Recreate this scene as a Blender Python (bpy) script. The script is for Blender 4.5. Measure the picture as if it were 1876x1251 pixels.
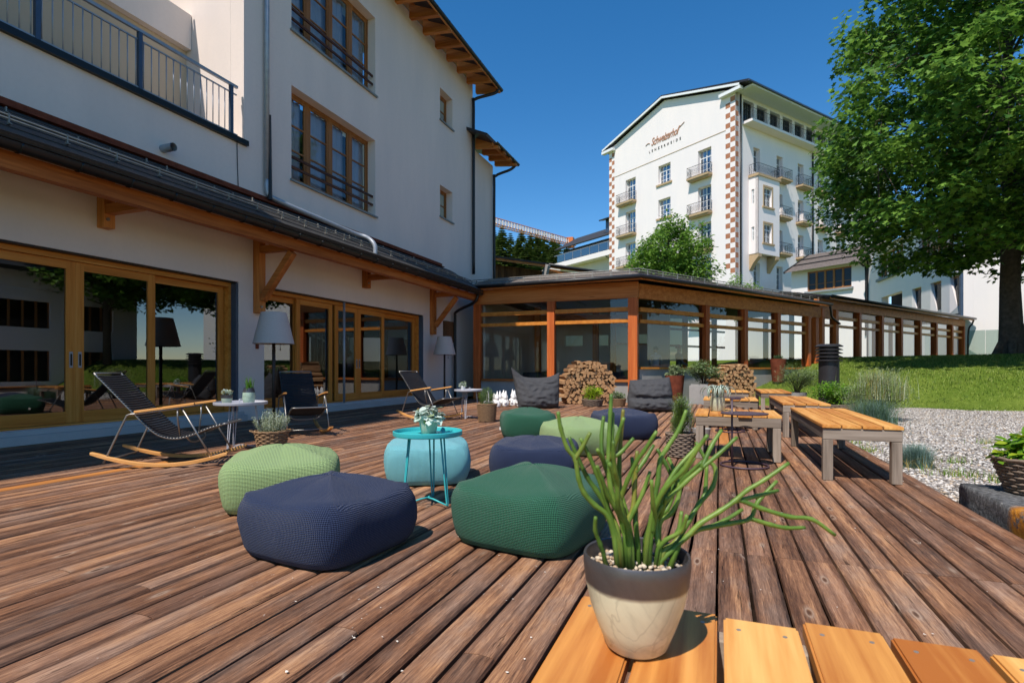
import bpy, bmesh, math, random
import numpy as np
from mathutils import Vector, Matrix, noise
R = math.radians
random.seed(7); rng = np.random.default_rng(11)
scene = bpy.context.scene
for o in list(bpy.data.objects): bpy.data.objects.remove(o, do_unlink=True)
COL = scene.collection

# ---------------------------------------------------------------- camera
YAW = math.atan2(380, 1000)
cam_d = bpy.data.cameras.new('camera'); cam = bpy.data.objects.new('camera', cam_d); COL.objects.link(cam)
cam.location = (0, 0, 1.0); cam.rotation_euler = (R(90), 0, YAW)
cam_d.sensor_width = 36; cam_d.lens = 36*1000/1876; cam_d.shift_y = 50.5/1876
cam_d.clip_start = 0.05; cam_d.clip_end = 3000
scene.camera = cam
cam_d.dof.use_dof = True; cam_d.dof.focus_distance = 3.4; cam_d.dof.aperture_fstop = 6.3
# ---------------------------------------------------------------- light
SUN_EL = 57.0; SUN_AZ = 13.0      # azimuth the shadows fall towards, degrees from +Y towards +X
sx, sy = math.sin(R(SUN_AZ)), math.cos(R(SUN_AZ))
w = bpy.data.worlds.new('World'); scene.world = w; w.use_nodes = True
nt = w.node_tree; bg = nt.nodes['Background']
sky = nt.nodes.new('ShaderNodeTexSky'); sky.sky_type = 'NISHITA'; sky.sun_disc = False
sky.sun_elevation = R(SUN_EL); sky.sun_rotation = math.atan2(-sx, -sy)
sky.altitude = 1200; sky.air_density = 1.0; sky.dust_density = 0.0; sky.ozone_density = 1.0
hs = nt.nodes.new('ShaderNodeHueSaturation'); hs.inputs['Saturation'].default_value = 1.38; hs.inputs['Hue'].default_value = 0.499
nt.links.new(sky.outputs[0], hs.inputs['Color']); nt.links.new(hs.outputs[0], bg.inputs[0]); bg.inputs[1].default_value = 0.13
sd = bpy.data.lights.new('sun', 'SUN'); sun = bpy.data.objects.new('sun', sd); COL.objects.link(sun)
sd.energy = 4.3; sd.angle = R(0.55); sd.color = (1.0, 0.93, 0.85)
ce = math.cos(R(SUN_EL)); D_ = Vector((sx*ce, sy*ce, -math.sin(R(SUN_EL))))
sun.rotation_euler = D_.to_track_quat('-Z', 'Y').to_euler(); sun.location = (-10, -30, 60)
vs = scene.view_settings; vs.view_transform = 'Standard'; vs.look = 'None'; vs.exposure = 0.38; vs.gamma = 1.0
vs.use_curve_mapping = False

# ---------------------------------------------------------------- helpers
def lin(r, g, b):
    def c(v):
        v /= 255.0
        return v/12.92 if v <= 0.04045 else ((v+0.055)/1.055)**2.4
    return (c(r), c(g), c(b), 1.0)
BASE = {}
def base_of(o):
    while o.parent is not None: o = o.parent
    return BASE.get(o.name, Vector((0, 0, 0)))
def tag(o, label=None, cat=None, group=None, kind=None):
    if label: o['label'] = label
    if cat: o['category'] = cat
    if group: o['group'] = group
    if kind: o['kind'] = kind
    return o
def thing(name, label, cat, loc=(0, 0, 0), rotz=0, group=None):
    o = bpy.data.objects.new(name, None); COL.objects.link(o); o.empty_display_size = 0.2
    o.location = loc; o.rotation_euler = (0, 0, rotz)
    BASE[o.name] = Vector(loc)
    return tag(o, label, cat, group)
def mkobj(name, me, parent=None, loc=(0, 0, 0), rot=(0, 0, 0), scale=(1, 1, 1)):
    o = bpy.data.objects.new(name, me); COL.objects.link(o)
    if parent is not None: o.parent = parent
    o.location = loc; o.rotation_euler = rot; o.scale = scale
    return o
class MB:
    def __init__(s): s.v = []; s.f = []; s.m = []
    def add(s, vs_, fs, m=0):
        n = len(s.v); s.v.extend([tuple(p) for p in vs_])
        for f in fs: s.f.append(tuple(i+n for i in f)); s.m.append(m)
        return s
    def box(s, x0, x1, y0, y1, z0, z1, m=0):
        return s.add([(x0,y0,z0),(x1,y0,z0),(x1,y1,z0),(x0,y1,z0),(x0,y0,z1),(x1,y0,z1),(x1,y1,z1),(x0,y1,z1)],
            [(0,3,2,1),(4,5,6,7),(0,1,5,4),(1,2,6,5),(2,3,7,6),(3,0,4,7)], m)
    def quad(s, a, b, c, d, m=0): return s.add([a,b,c,d],[(0,1,2,3)],m)
    def bar(s, p, q, w_, h, up=(0,0,1), m=0):
        p, q = Vector(p), Vector(q); d = (q-p).normalized(); u = Vector(up)
        sdv = d.cross(u)
        if sdv.length < 1e-4: sdv = d.cross(Vector((0,1,0)))
        sdv.normalize(); u = sdv.cross(d).normalized()
        a, b = sdv*(w_/2), u*(h/2)
        return s.add([p-a-b,p+a-b,p+a+b,p-a+b,q-a-b,q+a-b,q+a+b,q-a+b],
            [(0,1,2,3),(7,6,5,4),(0,4,5,1),(1,5,6,2),(2,6,7,3),(3,7,4,0)], m)
    def tube(s, pts, r, n=8, cap=True, m=0, closed=False):
        pts = [Vector(p) for p in pts]; k = len(pts)
        rr = r if isinstance(r, (list, tuple)) else [r]*k
        rings = []; ref = None
        for i in range(k):
            if closed: d = pts[(i+1) % k]-pts[i-1]
            else: d = pts[min(i+1,k-1)]-pts[max(i-1,0)]
            if d.length < 1e-9: d = Vector((0,0,1))
            d.normalize()
            if ref is None:
                ref = Vector((0,0,1)) if abs(d.z) < 0.9 else Vector((1,0,0))
            a = ref-d*ref.dot(d)
            if a.length < 1e-5: a = Vector((0,1,0))-d*d.y
            a.normalize(); ref = a; b = d.cross(a)
            rings.append([pts[i]+(a*math.cos(2*math.pi*j/n)+b*math.sin(2*math.pi*j/n))*rr[i] for j in range(n)])
        vsx = [p for ring in rings for p in ring]; fs = []
        for i in range(k if closed else k-1):
            i2 = (i+1) % k
            for j in range(n):
                j2 = (j+1) % n
                fs.append((i*n+j, i*n+j2, i2*n+j2, i2*n+j))
        if cap and not closed:
            fs.append(tuple(range(n-1,-1,-1))); fs.append(tuple((k-1)*n+j for j in range(n)))
        return s.add(vsx, fs, m)
    def lathe(s, prof, n=32, c=(0,0,0), m=0, cap0=True, cap1=False, mats=None):
        k = len(prof); vsx = []
        for r_, z in prof:
            for j in range(n):
                a = 2*math.pi*j/n; vsx.append((c[0]+r_*math.cos(a), c[1]+r_*math.sin(a), c[2]+z))
        base = len(s.v)
        for i in range(k-1):
            fs = []
            for j in range(n):
                j2 = (j+1) % n; fs.append((i*n+j, i*n+j2, (i+1)*n+j2, (i+1)*n+j))
            s.f.extend([tuple(q+base for q in f) for f in fs]); s.m.extend([(mats[i] if mats else m)]*n)
        s.v.extend(vsx)
        if cap0: s.f.append(tuple(base+j for j in range(n-1,-1,-1))); s.m.append(mats[0] if mats else m)
        if cap1: s.f.append(tuple(base+(k-1)*n+j for j in range(n))); s.m.append(mats[-1] if mats else m)
        return s
    def mesh(s, name, mats, smooth=False, off=None):
        me = bpy.data.meshes.new(name)
        vv = s.v if off is None else [(p[0]-off[0], p[1]-off[1], p[2]-off[2]) for p in s.v]
        me.from_pydata(vv, [], s.f)
        for m_ in (mats if isinstance(mats, (list, tuple)) else [mats]): me.materials.append(m_)
        if any(s.m): me.polygons.foreach_set('material_index', s.m)
        if smooth: me.polygons.foreach_set('use_smooth', [True]*len(s.f))
        me.update(); return me
    def build(s, name, mats, parent=None, smooth=False, world=True, bevel=0, auto=None):
        off = base_of(parent) if (parent is not None and world) else None
        me = s.mesh(name, mats, smooth, off)
        if bevel:
            bm = bmesh.new(); bm.from_mesh(me)
            bmesh.ops.bevel(bm, geom=bm.edges[:], offset=bevel, segments=2 if bevel > .004 else 1, affect='EDGES', profile=.7, clamp_overlap=True)
            bm.to_mesh(me); bm.free()
        if auto is not None:
            me.polygons.foreach_set('use_smooth', [True]*len(me.polygons))
            try: me.set_sharp_from_angle(angle=R(auto))
            except Exception: pass
        return mkobj(name, me, parent)
def np_mesh(name, V, Fc, mats, smooth=False, mi=None):
    """V (n,3), Fc (m,k) arrays"""
    V = np.asarray(V, dtype=np.float32); Fc = np.asarray(Fc, dtype=np.int32)
    me = bpy.data.meshes.new(name); me.vertices.add(len(V)); me.vertices.foreach_set('co', V.ravel())
    m_, k = Fc.shape; me.loops.add(m_*k); me.loops.foreach_set('vertex_index', Fc.ravel())
    me.polygons.add(m_); me.polygons.foreach_set('loop_start', np.arange(0, m_*k, k, dtype=np.int32))
    try: me.polygons.foreach_set('loop_total', np.full(m_, k, dtype=np.int32))
    except Exception: pass
    for q in (mats if isinstance(mats, (list, tuple)) else [mats]): me.materials.append(q)
    if mi is not None: me.polygons.foreach_set('material_index', np.asarray(mi, dtype=np.int32))
    if smooth: me.polygons.foreach_set('use_smooth', np.ones(m_, dtype=bool))
    me.update(calc_edges=True); me.validate(); return me
def copy_tree(o, parent=None, loc=None, rotz=None, label=None, group=None):
    c = o.copy(); COL.objects.link(c)
    if parent is not None: c.parent = parent
    if loc is not None: c.location = loc
    if rotz is not None: c.rotation_euler = (0, 0, rotz)
    if label: c['label'] = label
    if group: c['group'] = group
    for ch in [x for x in bpy.data.objects if x.parent == o]: copy_tree(ch, c)
    return c
def cr(pts, n=6):
    """Catmull-Rom through points"""
    P = [Vector(p) for p in pts]; P = [P[0]*2-P[1]]+P+[P[-1]*2-P[-2]]; out = []
    for i in range(1, len(P)-2):
        a,b,c,d = P[i-1],P[i],P[i+1],P[i+2]
        for k in range(n):
            t = k/n
            out.append(0.5*((2*b)+(c-a)*t+(2*a-5*b+4*c-d)*t*t+(3*b-a-3*c+d)*t**3))
    out.append(P[-2]); return out

# ---------------------------------------------------------------- materials
class NG:
    def __init__(s, name, rough=0.6, spec=0.3):
        s.mat = bpy.data.materials.new(name); s.mat.use_nodes = True
        s.nt = s.mat.node_tree; s.b = s.nt.nodes['Principled BSDF']
        s.b.inputs['Roughness'].default_value = rough
        s.b.inputs['Specular IOR Level'].default_value = spec
    def n(s, t, **kw):
        q = s.nt.nodes.new(t)
        for k, v in kw.items():
            if k.startswith('i_'):
                q.inputs[k[2:].replace('_', ' ')].default_value = v
            else: setattr(q, k, v)
        return q
    def l(s, a, b): s.nt.links.new(a, b)
    def coord(s, scale=(1,1,1), rand=True, kind='Object'):
        tc = s.n('ShaderNodeTexCoord'); mp = s.n('ShaderNodeMapping'); mp.inputs['Scale'].default_value = scale
        if rand:
            oi = s.n('ShaderNodeObjectInfo'); vm = s.n('ShaderNodeVectorMath', operation='MULTIPLY_ADD')
            cv = s.n('ShaderNodeCombineXYZ'); mu = s.n('ShaderNodeMath', operation='MULTIPLY'); mu.inputs[1].default_value = 53.0
            s.l(oi.outputs['Random'], mu.inputs[0])
            for k in range(3): s.l(mu.outputs[0], cv.inputs[k])
            s.l(tc.outputs[kind], vm.inputs[0]); vm.inputs[1].default_value = scale; s.l(cv.outputs[0], vm.inputs[2])
            return vm.outputs[0]
        s.l(tc.outputs[kind], mp.inputs['Vector']); return mp.outputs[0]
    def noise(s, vec, scale, detail=4, rough=.55, dist=0):
        q = s.n('ShaderNodeTexNoise'); q.inputs['Scale'].default_value = scale; q.inputs['Detail'].default_value = detail
        q.inputs['Roughness'].default_value = rough; q.inputs['Distortion'].default_value = dist
        if vec is not None: s.l(vec, q.inputs['Vector'])
        return q.outputs[0]
    def ramp(s, fac, stops, interp='LINEAR'):
        q = s.n('ShaderNodeValToRGB'); cr_ = q.color_ramp; cr_.interpolation = interp
        while len(cr_.elements) < len(stops): cr_.elements.new(0.5)
        for e, (p, c) in zip(cr_.elements, stops): e.position = p; e.color = c if len(c) == 4 else (*c, 1)
        s.l(fac, q.inputs[0]); return q.outputs[0]
    def mix(s, fac, a, b, mode='MIX'):
        q = s.n('ShaderNodeMix', data_type='RGBA', blend_type=mode)
        if isinstance(fac, (int, float)): q.inputs[0].default_value = fac
        else: s.l(fac, q.inputs[0])
        for v, i in ((a, 6), (b, 7)):
            if isinstance(v, (tuple, list)): q.inputs[i].default_value = v if len(v) == 4 else (*v, 1)
            else: s.l(v, q.inputs[i])
        return q.outputs[2]
    def math(s, op, a, b=0.0, clamp=False):
        q = s.n('ShaderNodeMath', operation=op); q.use_clamp = clamp
        for v, i in ((a, 0), (b, 1)):
            if isinstance(v, (int, float)): q.inputs[i].default_value = v
            else: s.l(v, q.inputs[i])
        return q.outputs[0]
    def bump(s, h, strength=.3, dist=.01):
        q = s.n('ShaderNodeBump'); q.inputs['Strength'].default_value = strength; q.inputs['Distance'].default_value = dist
        s.l(h, q.inputs['Height']); s.l(q.outputs[0], s.b.inputs['Normal']); return q
    def col(s, c):
        if isinstance(c, (tuple, list)): s.b.inputs['Base Color'].default_value = c if len(c) == 4 else (*c, 1)
        else: s.l(c, s.b.inputs['Base Color'])
        return s
    def orand(s): return s.n('ShaderNodeObjectInfo').outputs['Random']
def sc(c, k): return (c[0]*k, c[1]*k, c[2]*k, 1.0)
def plain(name, c, rough=.5, metal=0, spec=.3, var=.12, scale=8, bump=0):
    g = NG(name, rough, spec); v = g.coord()
    nz = g.noise(v, scale, 4)
    g.col(g.ramp(nz, [(.25, sc(c, 1-var)), (.75, sc(c, 1+var))])); g.b.inputs['Metallic'].default_value = metal
    if bump: g.bump(g.noise(v, scale*6, 5), bump, .005)
    return g.mat
def wood(name, dark, mid, light, axis=1, rough=.6, grain=45, bump=.25, rvar=.35, knots=True, spec=.25):
    g = NG(name, rough, spec); st = [1,1,1]; st[axis] = .05; v = g.coord(tuple(st))
    st2 = [1,1,1]; st2[axis] = .16; v2 = g.coord(tuple(st2))
    fine = g.noise(v, grain, 5, .6); broad = g.noise(v, grain*.25, 3, .5, .6)
    f = g.math('ADD', g.math('MULTIPLY', fine, .45), g.math('MULTIPLY', broad, .55))
    f = g.math('ADD', f, g.math('MULTIPLY', g.math('SUBTRACT', g.orand(), .5), rvar), True)
    c = g.ramp(f, [(.3, dark), (.5, mid), (.7, light)])
    if knots:
        vo = g.n('ShaderNodeTexVoronoi'); vo.inputs['Scale'].default_value = 3.2; g.l(v2, vo.inputs['Vector'])
        kf = g.ramp(vo.outputs['Distance'], [(.03, (1,1,1)), (.075, (0,0,0))])
        c = g.mix(g.math('MULTIPLY', kf, .6), c, sc(dark, .55))
    g.col(c); g.bump(fine, bump, .004)
    return g.mat
M = {}
# weathered deck boards: brown, tan and grey bands along the grain, pale worn patches, knots
def deck_mat():
    g = NG('deck_wood', .66, .2); v = g.coord((1,.05,1)); v2 = g.coord((1,.30,1)); v3 = g.coord((1,.40,1)); rnd = g.orand()
    tcx = g.n('ShaderNodeTexCoord'); sx_ = g.n('ShaderNodeSeparateXYZ'); g.l(tcx.outputs['Object'], sx_.inputs[0])
    # growth rings: distorted bands running along the board
    wv = g.n('ShaderNodeTexWave', wave_type='BANDS', bands_direction='X', wave_profile='SAW'); wv.inputs['Scale'].default_value = 9; wv.inputs['Distortion'].default_value = 16.0
    wv.inputs['Detail'].default_value = 4; wv.inputs['Detail Scale'].default_value = 2.2; wv.inputs['Detail Roughness'].default_value = .62; g.l(v, wv.inputs['Vector'])
    fine = g.noise(v, 210, 5, .75, .3); band = g.noise(v, 24, 4, .6, .6); blot = g.noise(v3, 3.4, 5, .65)
    wear = g.ramp(g.math('ADD', g.math('MULTIPLY', g.math('ABSOLUTE', sx_.outputs[0]), 12.0), g.math('MULTIPLY', g.math('SUBTRACT', g.noise(v3, 2.4, 3), .5), 1.1)), [(.12, (1,1,1)), (.62, (0,0,0))])
    f = g.math('ADD', g.math('ADD', g.math('MULTIPLY', fine, .46), g.math('MULTIPLY', band, .46)), g.math('MULTIPLY', wv.outputs['Fac'], .07))
    f = g.math('ADD', f, g.math('MULTIPLY', g.math('SUBTRACT', rnd, .5), .13), True)
    f = g.math('ADD', f, g.math('MULTIPLY', g.math('SUBTRACT', wear, .45), .055), True)
    c = g.ramp(f, [(.30, lin(50,33,25)), (.41, lin(96,66,49)), (.52, lin(138,98,72)), (.66, lin(190,142,102))])
    grey = g.ramp(blot, [(.44, (0,0,0)), (.64, (1,1,1))])
    c = g.mix(g.math('MULTIPLY', grey, .62), c, g.ramp(f, [(.3, lin(64,54,48)), (.5, lin(118,102,92)), (.66, lin(164,146,132))]))
    red = g.ramp(g.noise(v3, 1.7, 3), [(.50, (0,0,0)), (.72, (1,1,1))]); c = g.mix(g.math('MULTIPLY', red, .34), c, g.ramp(f, [(.3, lin(92,52,32)), (.66, lin(184,118,74))]))
    # knots with pale rim
    vo = g.n('ShaderNodeTexVoronoi'); vo.inputs['Scale'].default_value = 6.5; vo.inputs['Randomness'].default_value = .9; g.l(v2, vo.inputs['Vector'])
    ring = g.ramp(vo.outputs['Distance'], [(.05, (0,0,0)), (.085, (1,1,1)), (.12, (.3,.3,.3)), (.17, (0,0,0))])
    c = g.mix(g.math('MULTIPLY', ring, .6), c, lin(172,150,130))
    core = g.ramp(vo.outputs['Distance'], [(.035, (1,1,1)), (.075, (0,0,0))]); c = g.mix(g.math('MULTIPLY', core, .8), c, lin(70,48,36))
    crack = g.ramp(g.noise(v, 30, 5, .68, 1.2), [(.31, (1,1,1)), (.365, (0,0,0))]); c = g.mix(g.math('MULTIPLY', crack, .75), c, lin(34,23,18))
    # scuffs and chalky specks
    spk = g.ramp(g.noise(g.coord((1,.45,1)), 55, 3, .6), [(.70, (0,0,0)), (.745, (1,1,1))]); pm_ = g.ramp(g.noise(v3, 4.5, 3), [(.5, (0,0,0)), (.62, (1,1,1))])
    c = g.mix(g.math('MULTIPLY', g.math('MULTIPLY', spk, pm_), .75), c, lin(206,192,178))
    g.col(c)
    h = g.math('ADD', g.math('ADD', fine, g.math('MULTIPLY', wv.outputs['Fac'], .12)), g.math('MULTIPLY', crack, -1.2)); h = g.math('ADD', h, g.math('MULTIPLY', ring, .5))
    g.bump(h, .75, .006)
    g.l(g.ramp(blot, [(.3, (.52,.52,.52)), (.7, (.8,.8,.8))]), g.b.inputs['Roughness'])
    return g.mat
M['deck'] = deck_mat()
M['larch_new'] = wood('larch_new', lin(186,116,48), lin(214,146,70), lin(232,172,96), 1, .5, 26, .12, .3, False)
M['larch_deck'] = wood('larch_deck', lin(160,98,46), lin(190,126,66), lin(212,152,88), 1, .6, 30, .2, .2)
M['slat'] = wood('bench_slat', lin(170,100,44), lin(208,145,74), lin(232,178,104), 1, .5, 42, .2, .24, False)
M['grey_wood'] = wood('weathered_grey_wood', lin(84,73,62), lin(128,114,100), lin(162,147,132), 0, .75, 40, .3, .25)
M['grey_wood_z'] = wood('weathered_grey_post', lin(84,73,62), lin(128,114,100), lin(162,147,132), 2, .75, 40, .3, .25)
M['grey_wood_y'] = wood('weathered_grey_rail', lin(76,66,58), lin(112,100,90), lin(150,136,124), 1, .75, 40, .3, .25)
def timb(n, ax): return wood(n, lin(148,82,36), lin(188,114,56), lin(210,140,78), ax, .55, 34, .18, .25)
M['timber_x'] = timb('timber_x', 0); M['timber_y'] = timb('timber_y', 1); M['timber_z'] = timb('timber_z', 2)
def joinery(n, ax): return wood(n, lin(168,96,34), lin(200,126,50), lin(216,148,70), ax, .45, 40, .08, .1, False)
M['frame_y'] = joinery('joinery_y', 1); M['frame_z'] = joinery('joinery_z', 2)
M['brown_frame'] = wood('brown_window_frame', lin(120,74,36), lin(150,98,52), lin(170,116,66), 2, .5, 40, .08, .1, False)
M['dark_rail'] = wood('dark_window_rail', lin(58,34,22), lin(84,50,32), lin(104,66,44), 1, .55, 40, .1, .2, False)
M['clad'] = wood('vertical_cladding', lin(70,46,28), lin(104,72,46), lin(128,92,62), 2, .7, 30, .3, .3)
def plaster(name, c, stain=.07):
    g = NG(name, .9, .15); v = g.coord((1,1,1), False); v2 = g.coord((1,1,.25), False)
    a = g.noise(v2, .9, 5, .6); b = g.noise(v, 14, 5, .6)
    cc = g.mix(g.ramp(a, [(.35, (0,0,0)), (.75, (1,1,1))]), c, sc((c[0]*.98, c[1], c[2]*1.02), 1-stain*1.6))
    cc = g.mix(g.math('MULTIPLY', g.ramp(b, [(.45, (0,0,0)), (.8, (1,1,1))]), .35), cc, sc(c, 1-stain*2))
    g.col(cc); g.bump(g.noise(v, 60, 4, .7), .12, .01); return g.mat
M['plaster'] = plaster('white_plaster', (.80,.685,.61,1))
M['plaster_hotel'] = plaster('hotel_plaster', (.84,.765,.73,1), .03)
M['plaster_beige'] = plaster('beige_plaster', lin(196,176,150))
M['plaster_pink'] = plaster('warm_plaster', (.72,.62,.55,1))
M['concrete'] = plaster('concrete', lin(170,166,160), .2)
M['stone_sill'] = plaster('sill_stone', lin(140,146,146), .15)
M['sand_stone'] = plaster('sandstone', lin(186,160,126), .12)
M['slab_grey'] = plaster('door_step_grey', lin(196,190,184), .1)
M['black_metal'] = plain('black_metal', lin(28,28,30), .38, .0, .4, .2, 12)
M['dark_sheet'] = plain('dark_sheet_metal', lin(50,48,50), .45, .2, .4, .25, 5)
M['galv'] = plain('galvanised_steel', lin(158,162,168), .4, .35, .5, .12, 10)
M['blue_steel'] = plain('painted_blue_steel', lin(74,88,108), .45, .4, .5, .1, 6)
M['chrome'] = plain('brushed_steel', lin(150,147,142), .42, .8, .5, .08, 20)
M['grey_paint'] = plain('light_grey_powder_coat', lin(178,178,184), .4, .0, .5, .04, 6)
M['turq_paint'] = plain('turquoise_powder_coat', lin(58,176,180), .38, 0, .5, .04, 6)
M['purple_paint'] = plain('dark_purple_powder_coat', lin(74,56,66), .45, 0, .5, .08, 6)
M['dark_wood_stem'] = plain('dark_brown_pole', lin(62,48,40), .5, 0, .4, .1, 6)
M['lampshade'] = plain('grey_fabric_shade', lin(196,182,172), .9, 0, .1, .04, 40, .2)
M['lamella'] = plain('charcoal_lamella', lin(40,40,43), .55, 0, .25, .1, 10)
M['rust'] = plain('rusty_steel', lin(118,62,44), .8, .2, .2, .35, 7, .3)
M['soil'] = plain('soil', lin(60,46,36), .95, 0, .1, .3, 30, .6)
M['snow_stop'] = plain('weathered_steel', lin(150,146,138), .5, .5, .4, .2, 10)
M['white_ceramic'] = plain('white_ceramic', (.82,.81,.79,1), .35, 0, .5, .03, 10)
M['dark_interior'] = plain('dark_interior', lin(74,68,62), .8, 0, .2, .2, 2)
M['interior_floor'] = plain('interior_floor', lin(108,84,62), .4, 0, .4, .15, 3)
M['white_frame'] = plain('white_window_frame', (.78,.78,.77,1), .5, 0, .4, .03, 6)
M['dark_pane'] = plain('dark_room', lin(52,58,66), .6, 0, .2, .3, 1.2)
M['terracotta_paint'] = plain('terracotta_paint', lin(170,116,88), .85, 0, .15, .18, 3)
M['text_brown'] = plain('sign_brown', lin(176,132,108), .7, 0, .2, .06, 4)
M['text_grey'] = plain('sign_grey', lin(110,104,100), .7, 0, .2, .06, 4)
M['curtain'] = plain('pale_curtain', lin(196,200,208), .95, 0, .1, .05, 6)
M['crane_white'] = plain('crane_white', lin(210,200,190), .6, 0, .3, .1, 3)
M['crane_orange'] = plain('crane_orange', lin(206,116,62), .6, 0, .3, .1, 3)
def glass(name, tint=(.55,.58,.58), base=.05, gain=1.0, rough=0.0):
    g = NG(name); nt_ = g.nt; out = nt_.nodes['Material Output']; nt_.nodes.remove(g.b)
    tr = nt_.nodes.new('ShaderNodeBsdfTransparent'); tr.inputs[0].default_value = (*tint, 1)
    gl = nt_.nodes.new('ShaderNodeBsdfGlossy'); gl.inputs[0].default_value = (.95,.97,1,1); gl.inputs['Roughness'].default_value = rough
    fr = nt_.nodes.new('ShaderNodeFresnel'); fr.inputs[0].default_value = 1.52
    m1 = nt_.nodes.new('ShaderNodeMath'); m1.operation = 'MULTIPLY_ADD'; m1.use_clamp = True
    m1.inputs[1].default_value = gain; m1.inputs[2].default_value = base
    mx = nt_.nodes.new('ShaderNodeMixShader'); nt_.links.new(fr.outputs[0], m1.inputs[0]); nt_.links.new(m1.outputs[0], mx.inputs[0])
    nt_.links.new(tr.outputs[0], mx.inputs[1]); nt_.links.new(gl.outputs[0], mx.inputs[2]); nt_.links.new(mx.outputs[0], out.inputs[0])
    return g.mat
M['glass'] = glass('window_glass', (.50,.53,.54), .10, 1.5)
M['glass_far'] = glass('far_window_glass', (.45,.47,.48), .01, .3)
M['glass_up'] = glass('curtained_window_glass', (.80,.82,.84), .03, .9)
M['dark_frame'] = plain('dark_window_frame', lin(70,66,62), .5, 0, .4, .1, 6)
M['glass_clear'] = glass('conservatory_glass', (.90,.93,.92), .015, 1.0)
M['glass_green'] = glass('greenish_glass', (.68,.76,.73), .02, .25)
# ================================================================ GROUND
def sstep(t): t = max(0.0, min(1.0, t)); return t*t*(3-2*t)
def hf(x, y):
    """ground height: flat terrace, a grass bank rising behind it, wooded hill far to the back left"""
    z = -0.12
    edge = 17.7 - 0.12*(x-4)
    a = sstep((y-edge)/3.2) * sstep((y-17.6)*.07+(x-1.2)*.062)
    z += 1.62*a
    far = math.hypot(x, y)
    if far > 75: z += 26*sstep((far-75)/130)*sstep((40-x)/120 if y > 0 else 0)
    return z
def grid_axis(lo, hi, near0, near1, d, far_n):
    a = list(np.arange(near0, near1+1e-6, d))
    l = [near0-(near0-lo)*(k/far_n)**2.2 for k in range(far_n, 0, -1)]
    h = [near1+(hi-near1)*(k/far_n)**2.2 for k in range(1, far_n+1)]
    return l+a+h
gx = grid_axis(-1400, 1400, -14, 26, .8, 22); gy = grid_axis(-600, 1600, 2, 48, .8, 22)
mb = MB()
for y in gy:
    for x in gx:
        z = hf(x, y) + (0.03*noise.noise(Vector((x*.35, y*.35, 0))) if y > 19 else 0)
        mb.v.append((x, y, z))
nx = len(gx)
for j in range(len(gy)-1):
    for i in range(nx-1):
        mb.f.append((j*nx+i, j*nx+i+1, (j+1)*nx+i+1, (j+1)*nx+i)); mb.m.append(0)
def grass_ground():
    g = NG('meadow_ground', .95, .1); v = g.coord((1,1,1), False)
    a = g.noise(v, .45, 4); b = g.noise(v, 9, 5, .7)
    c = g.ramp(a, [(.35, lin(84,104,34)), (.65, lin(120,134,56))])
    c = g.mix(g.ramp(b, [(.4, (0,0,0)), (.75, (.8,.8,.8))]), c, lin(58,82,22)); g.col(c)
    g.bump(b, .6, .04); return g.mat
M['meadow'] = grass_ground()
ground = mb.build('ground', M['meadow'], smooth=True); tag(ground, kind='structure')

# lawn blades on the bank in view (uncountable)
def blades(name, pts, h0, h1, w0, mats, lean=.5, mi_p=None, seg=2, parent=None, off=(0,0,0), up=None):
    n = len(pts); pts = np.asarray(pts, dtype=np.float32)
    az = rng.uniform(0, 2*np.pi, n); h = rng.uniform(h0, h1, n); ln = rng.uniform(.1, 1, n)*lean*h
    w_ = w0*rng.uniform(.6, 1.3, n)
    dx, dy = np.cos(az), np.sin(az); px, py = -dy, dx
    V = np.zeros((n, 5, 3), np.float32)
    for k, (t, ww) in enumerate([(0, 1), (0, -1), (.55, .75), (.55, -.75), (1, 0)]):
        V[:, k, 0] = pts[:, 0]+dx*ln*t*t+px*w_*.5*ww
        V[:, k, 1] = pts[:, 1]+dy*ln*t*t+py*w_*.5*ww
        V[:, k, 2] = pts[:, 2]+h*(t-.18*t*t*ln/np.maximum(h, 1e-4))
    b_ = (np.arange(n)*5)[:, None]
    T = np.concatenate([b_+np.array([0,1,3]), b_+np.array([0,3,2]), b_+np.array([2,3,4])], axis=0)
    mi = None
    if isinstance(mats, (list, tuple)) and len(mats) > 1:
        mm = rng.choice(len(mats), n, p=mi_p); mi = np.concatenate([mm, mm, mm])
    V = V.reshape(-1, 3)
    me = np_mesh(name, V, T, mats, False, mi)
    o = mkobj(name, me, parent, off)
    if parent is not None: o['kind'] = 'stuff'
    return o
def leafmat(name, c, var=.25, trans=.35, rough=.55, hue=None):
    g = NG(name, rough, .3); v = g.coord((1,1,1), False)
    a = g.noise(v, 3.5, 3); c2 = hue or sc(c, 1+var)
    cc = g.ramp(a, [(.3, sc(c, 1-var)), (.7, c2)]); g.col(cc)
    # leaf translucency
    tl = g.n('ShaderNodeBsdfTranslucent'); g.l(cc, tl.inputs[0]); mx = g.n('ShaderNodeMixShader'); mx.inputs[0].default_value = trans
    out = g.nt.nodes['Material Output']; g.l(g.b.outputs[0], mx.inputs[1]); g.l(tl.outputs[0], mx.inputs[2]); g.l(mx.outputs[0], out.inputs[0])
    return g.mat
M['grass_a'] = leafmat('grass_blade', lin(116,142,52)); M['grass_b'] = leafmat('grass_blade_light', lin(156,168,84)); M['grass_c'] = leafmat('grass_blade_dark', lin(80,108,36))
pts = []
while len(pts) < 90000:
    x = random.uniform(1.5, 17); y = random.uniform(17.2, 34)
    if y < 17.8-0.12*(x-4)+.25*noise.noise(Vector((x*1.3, y*1.3, 3))): continue
    if x > y*.55+2.5 or y > 24+x*1.05: continue
    if random.random() < max(0, (y-22)/16): continue
    pts.append((x, y, hf(x, y)-.01))
lawn = blades('lawn_grass', pts, .035, .085, .016, [M['grass_a'], M['grass_b'], M['grass_c']], .8, [.5,.28,.22])
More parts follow.
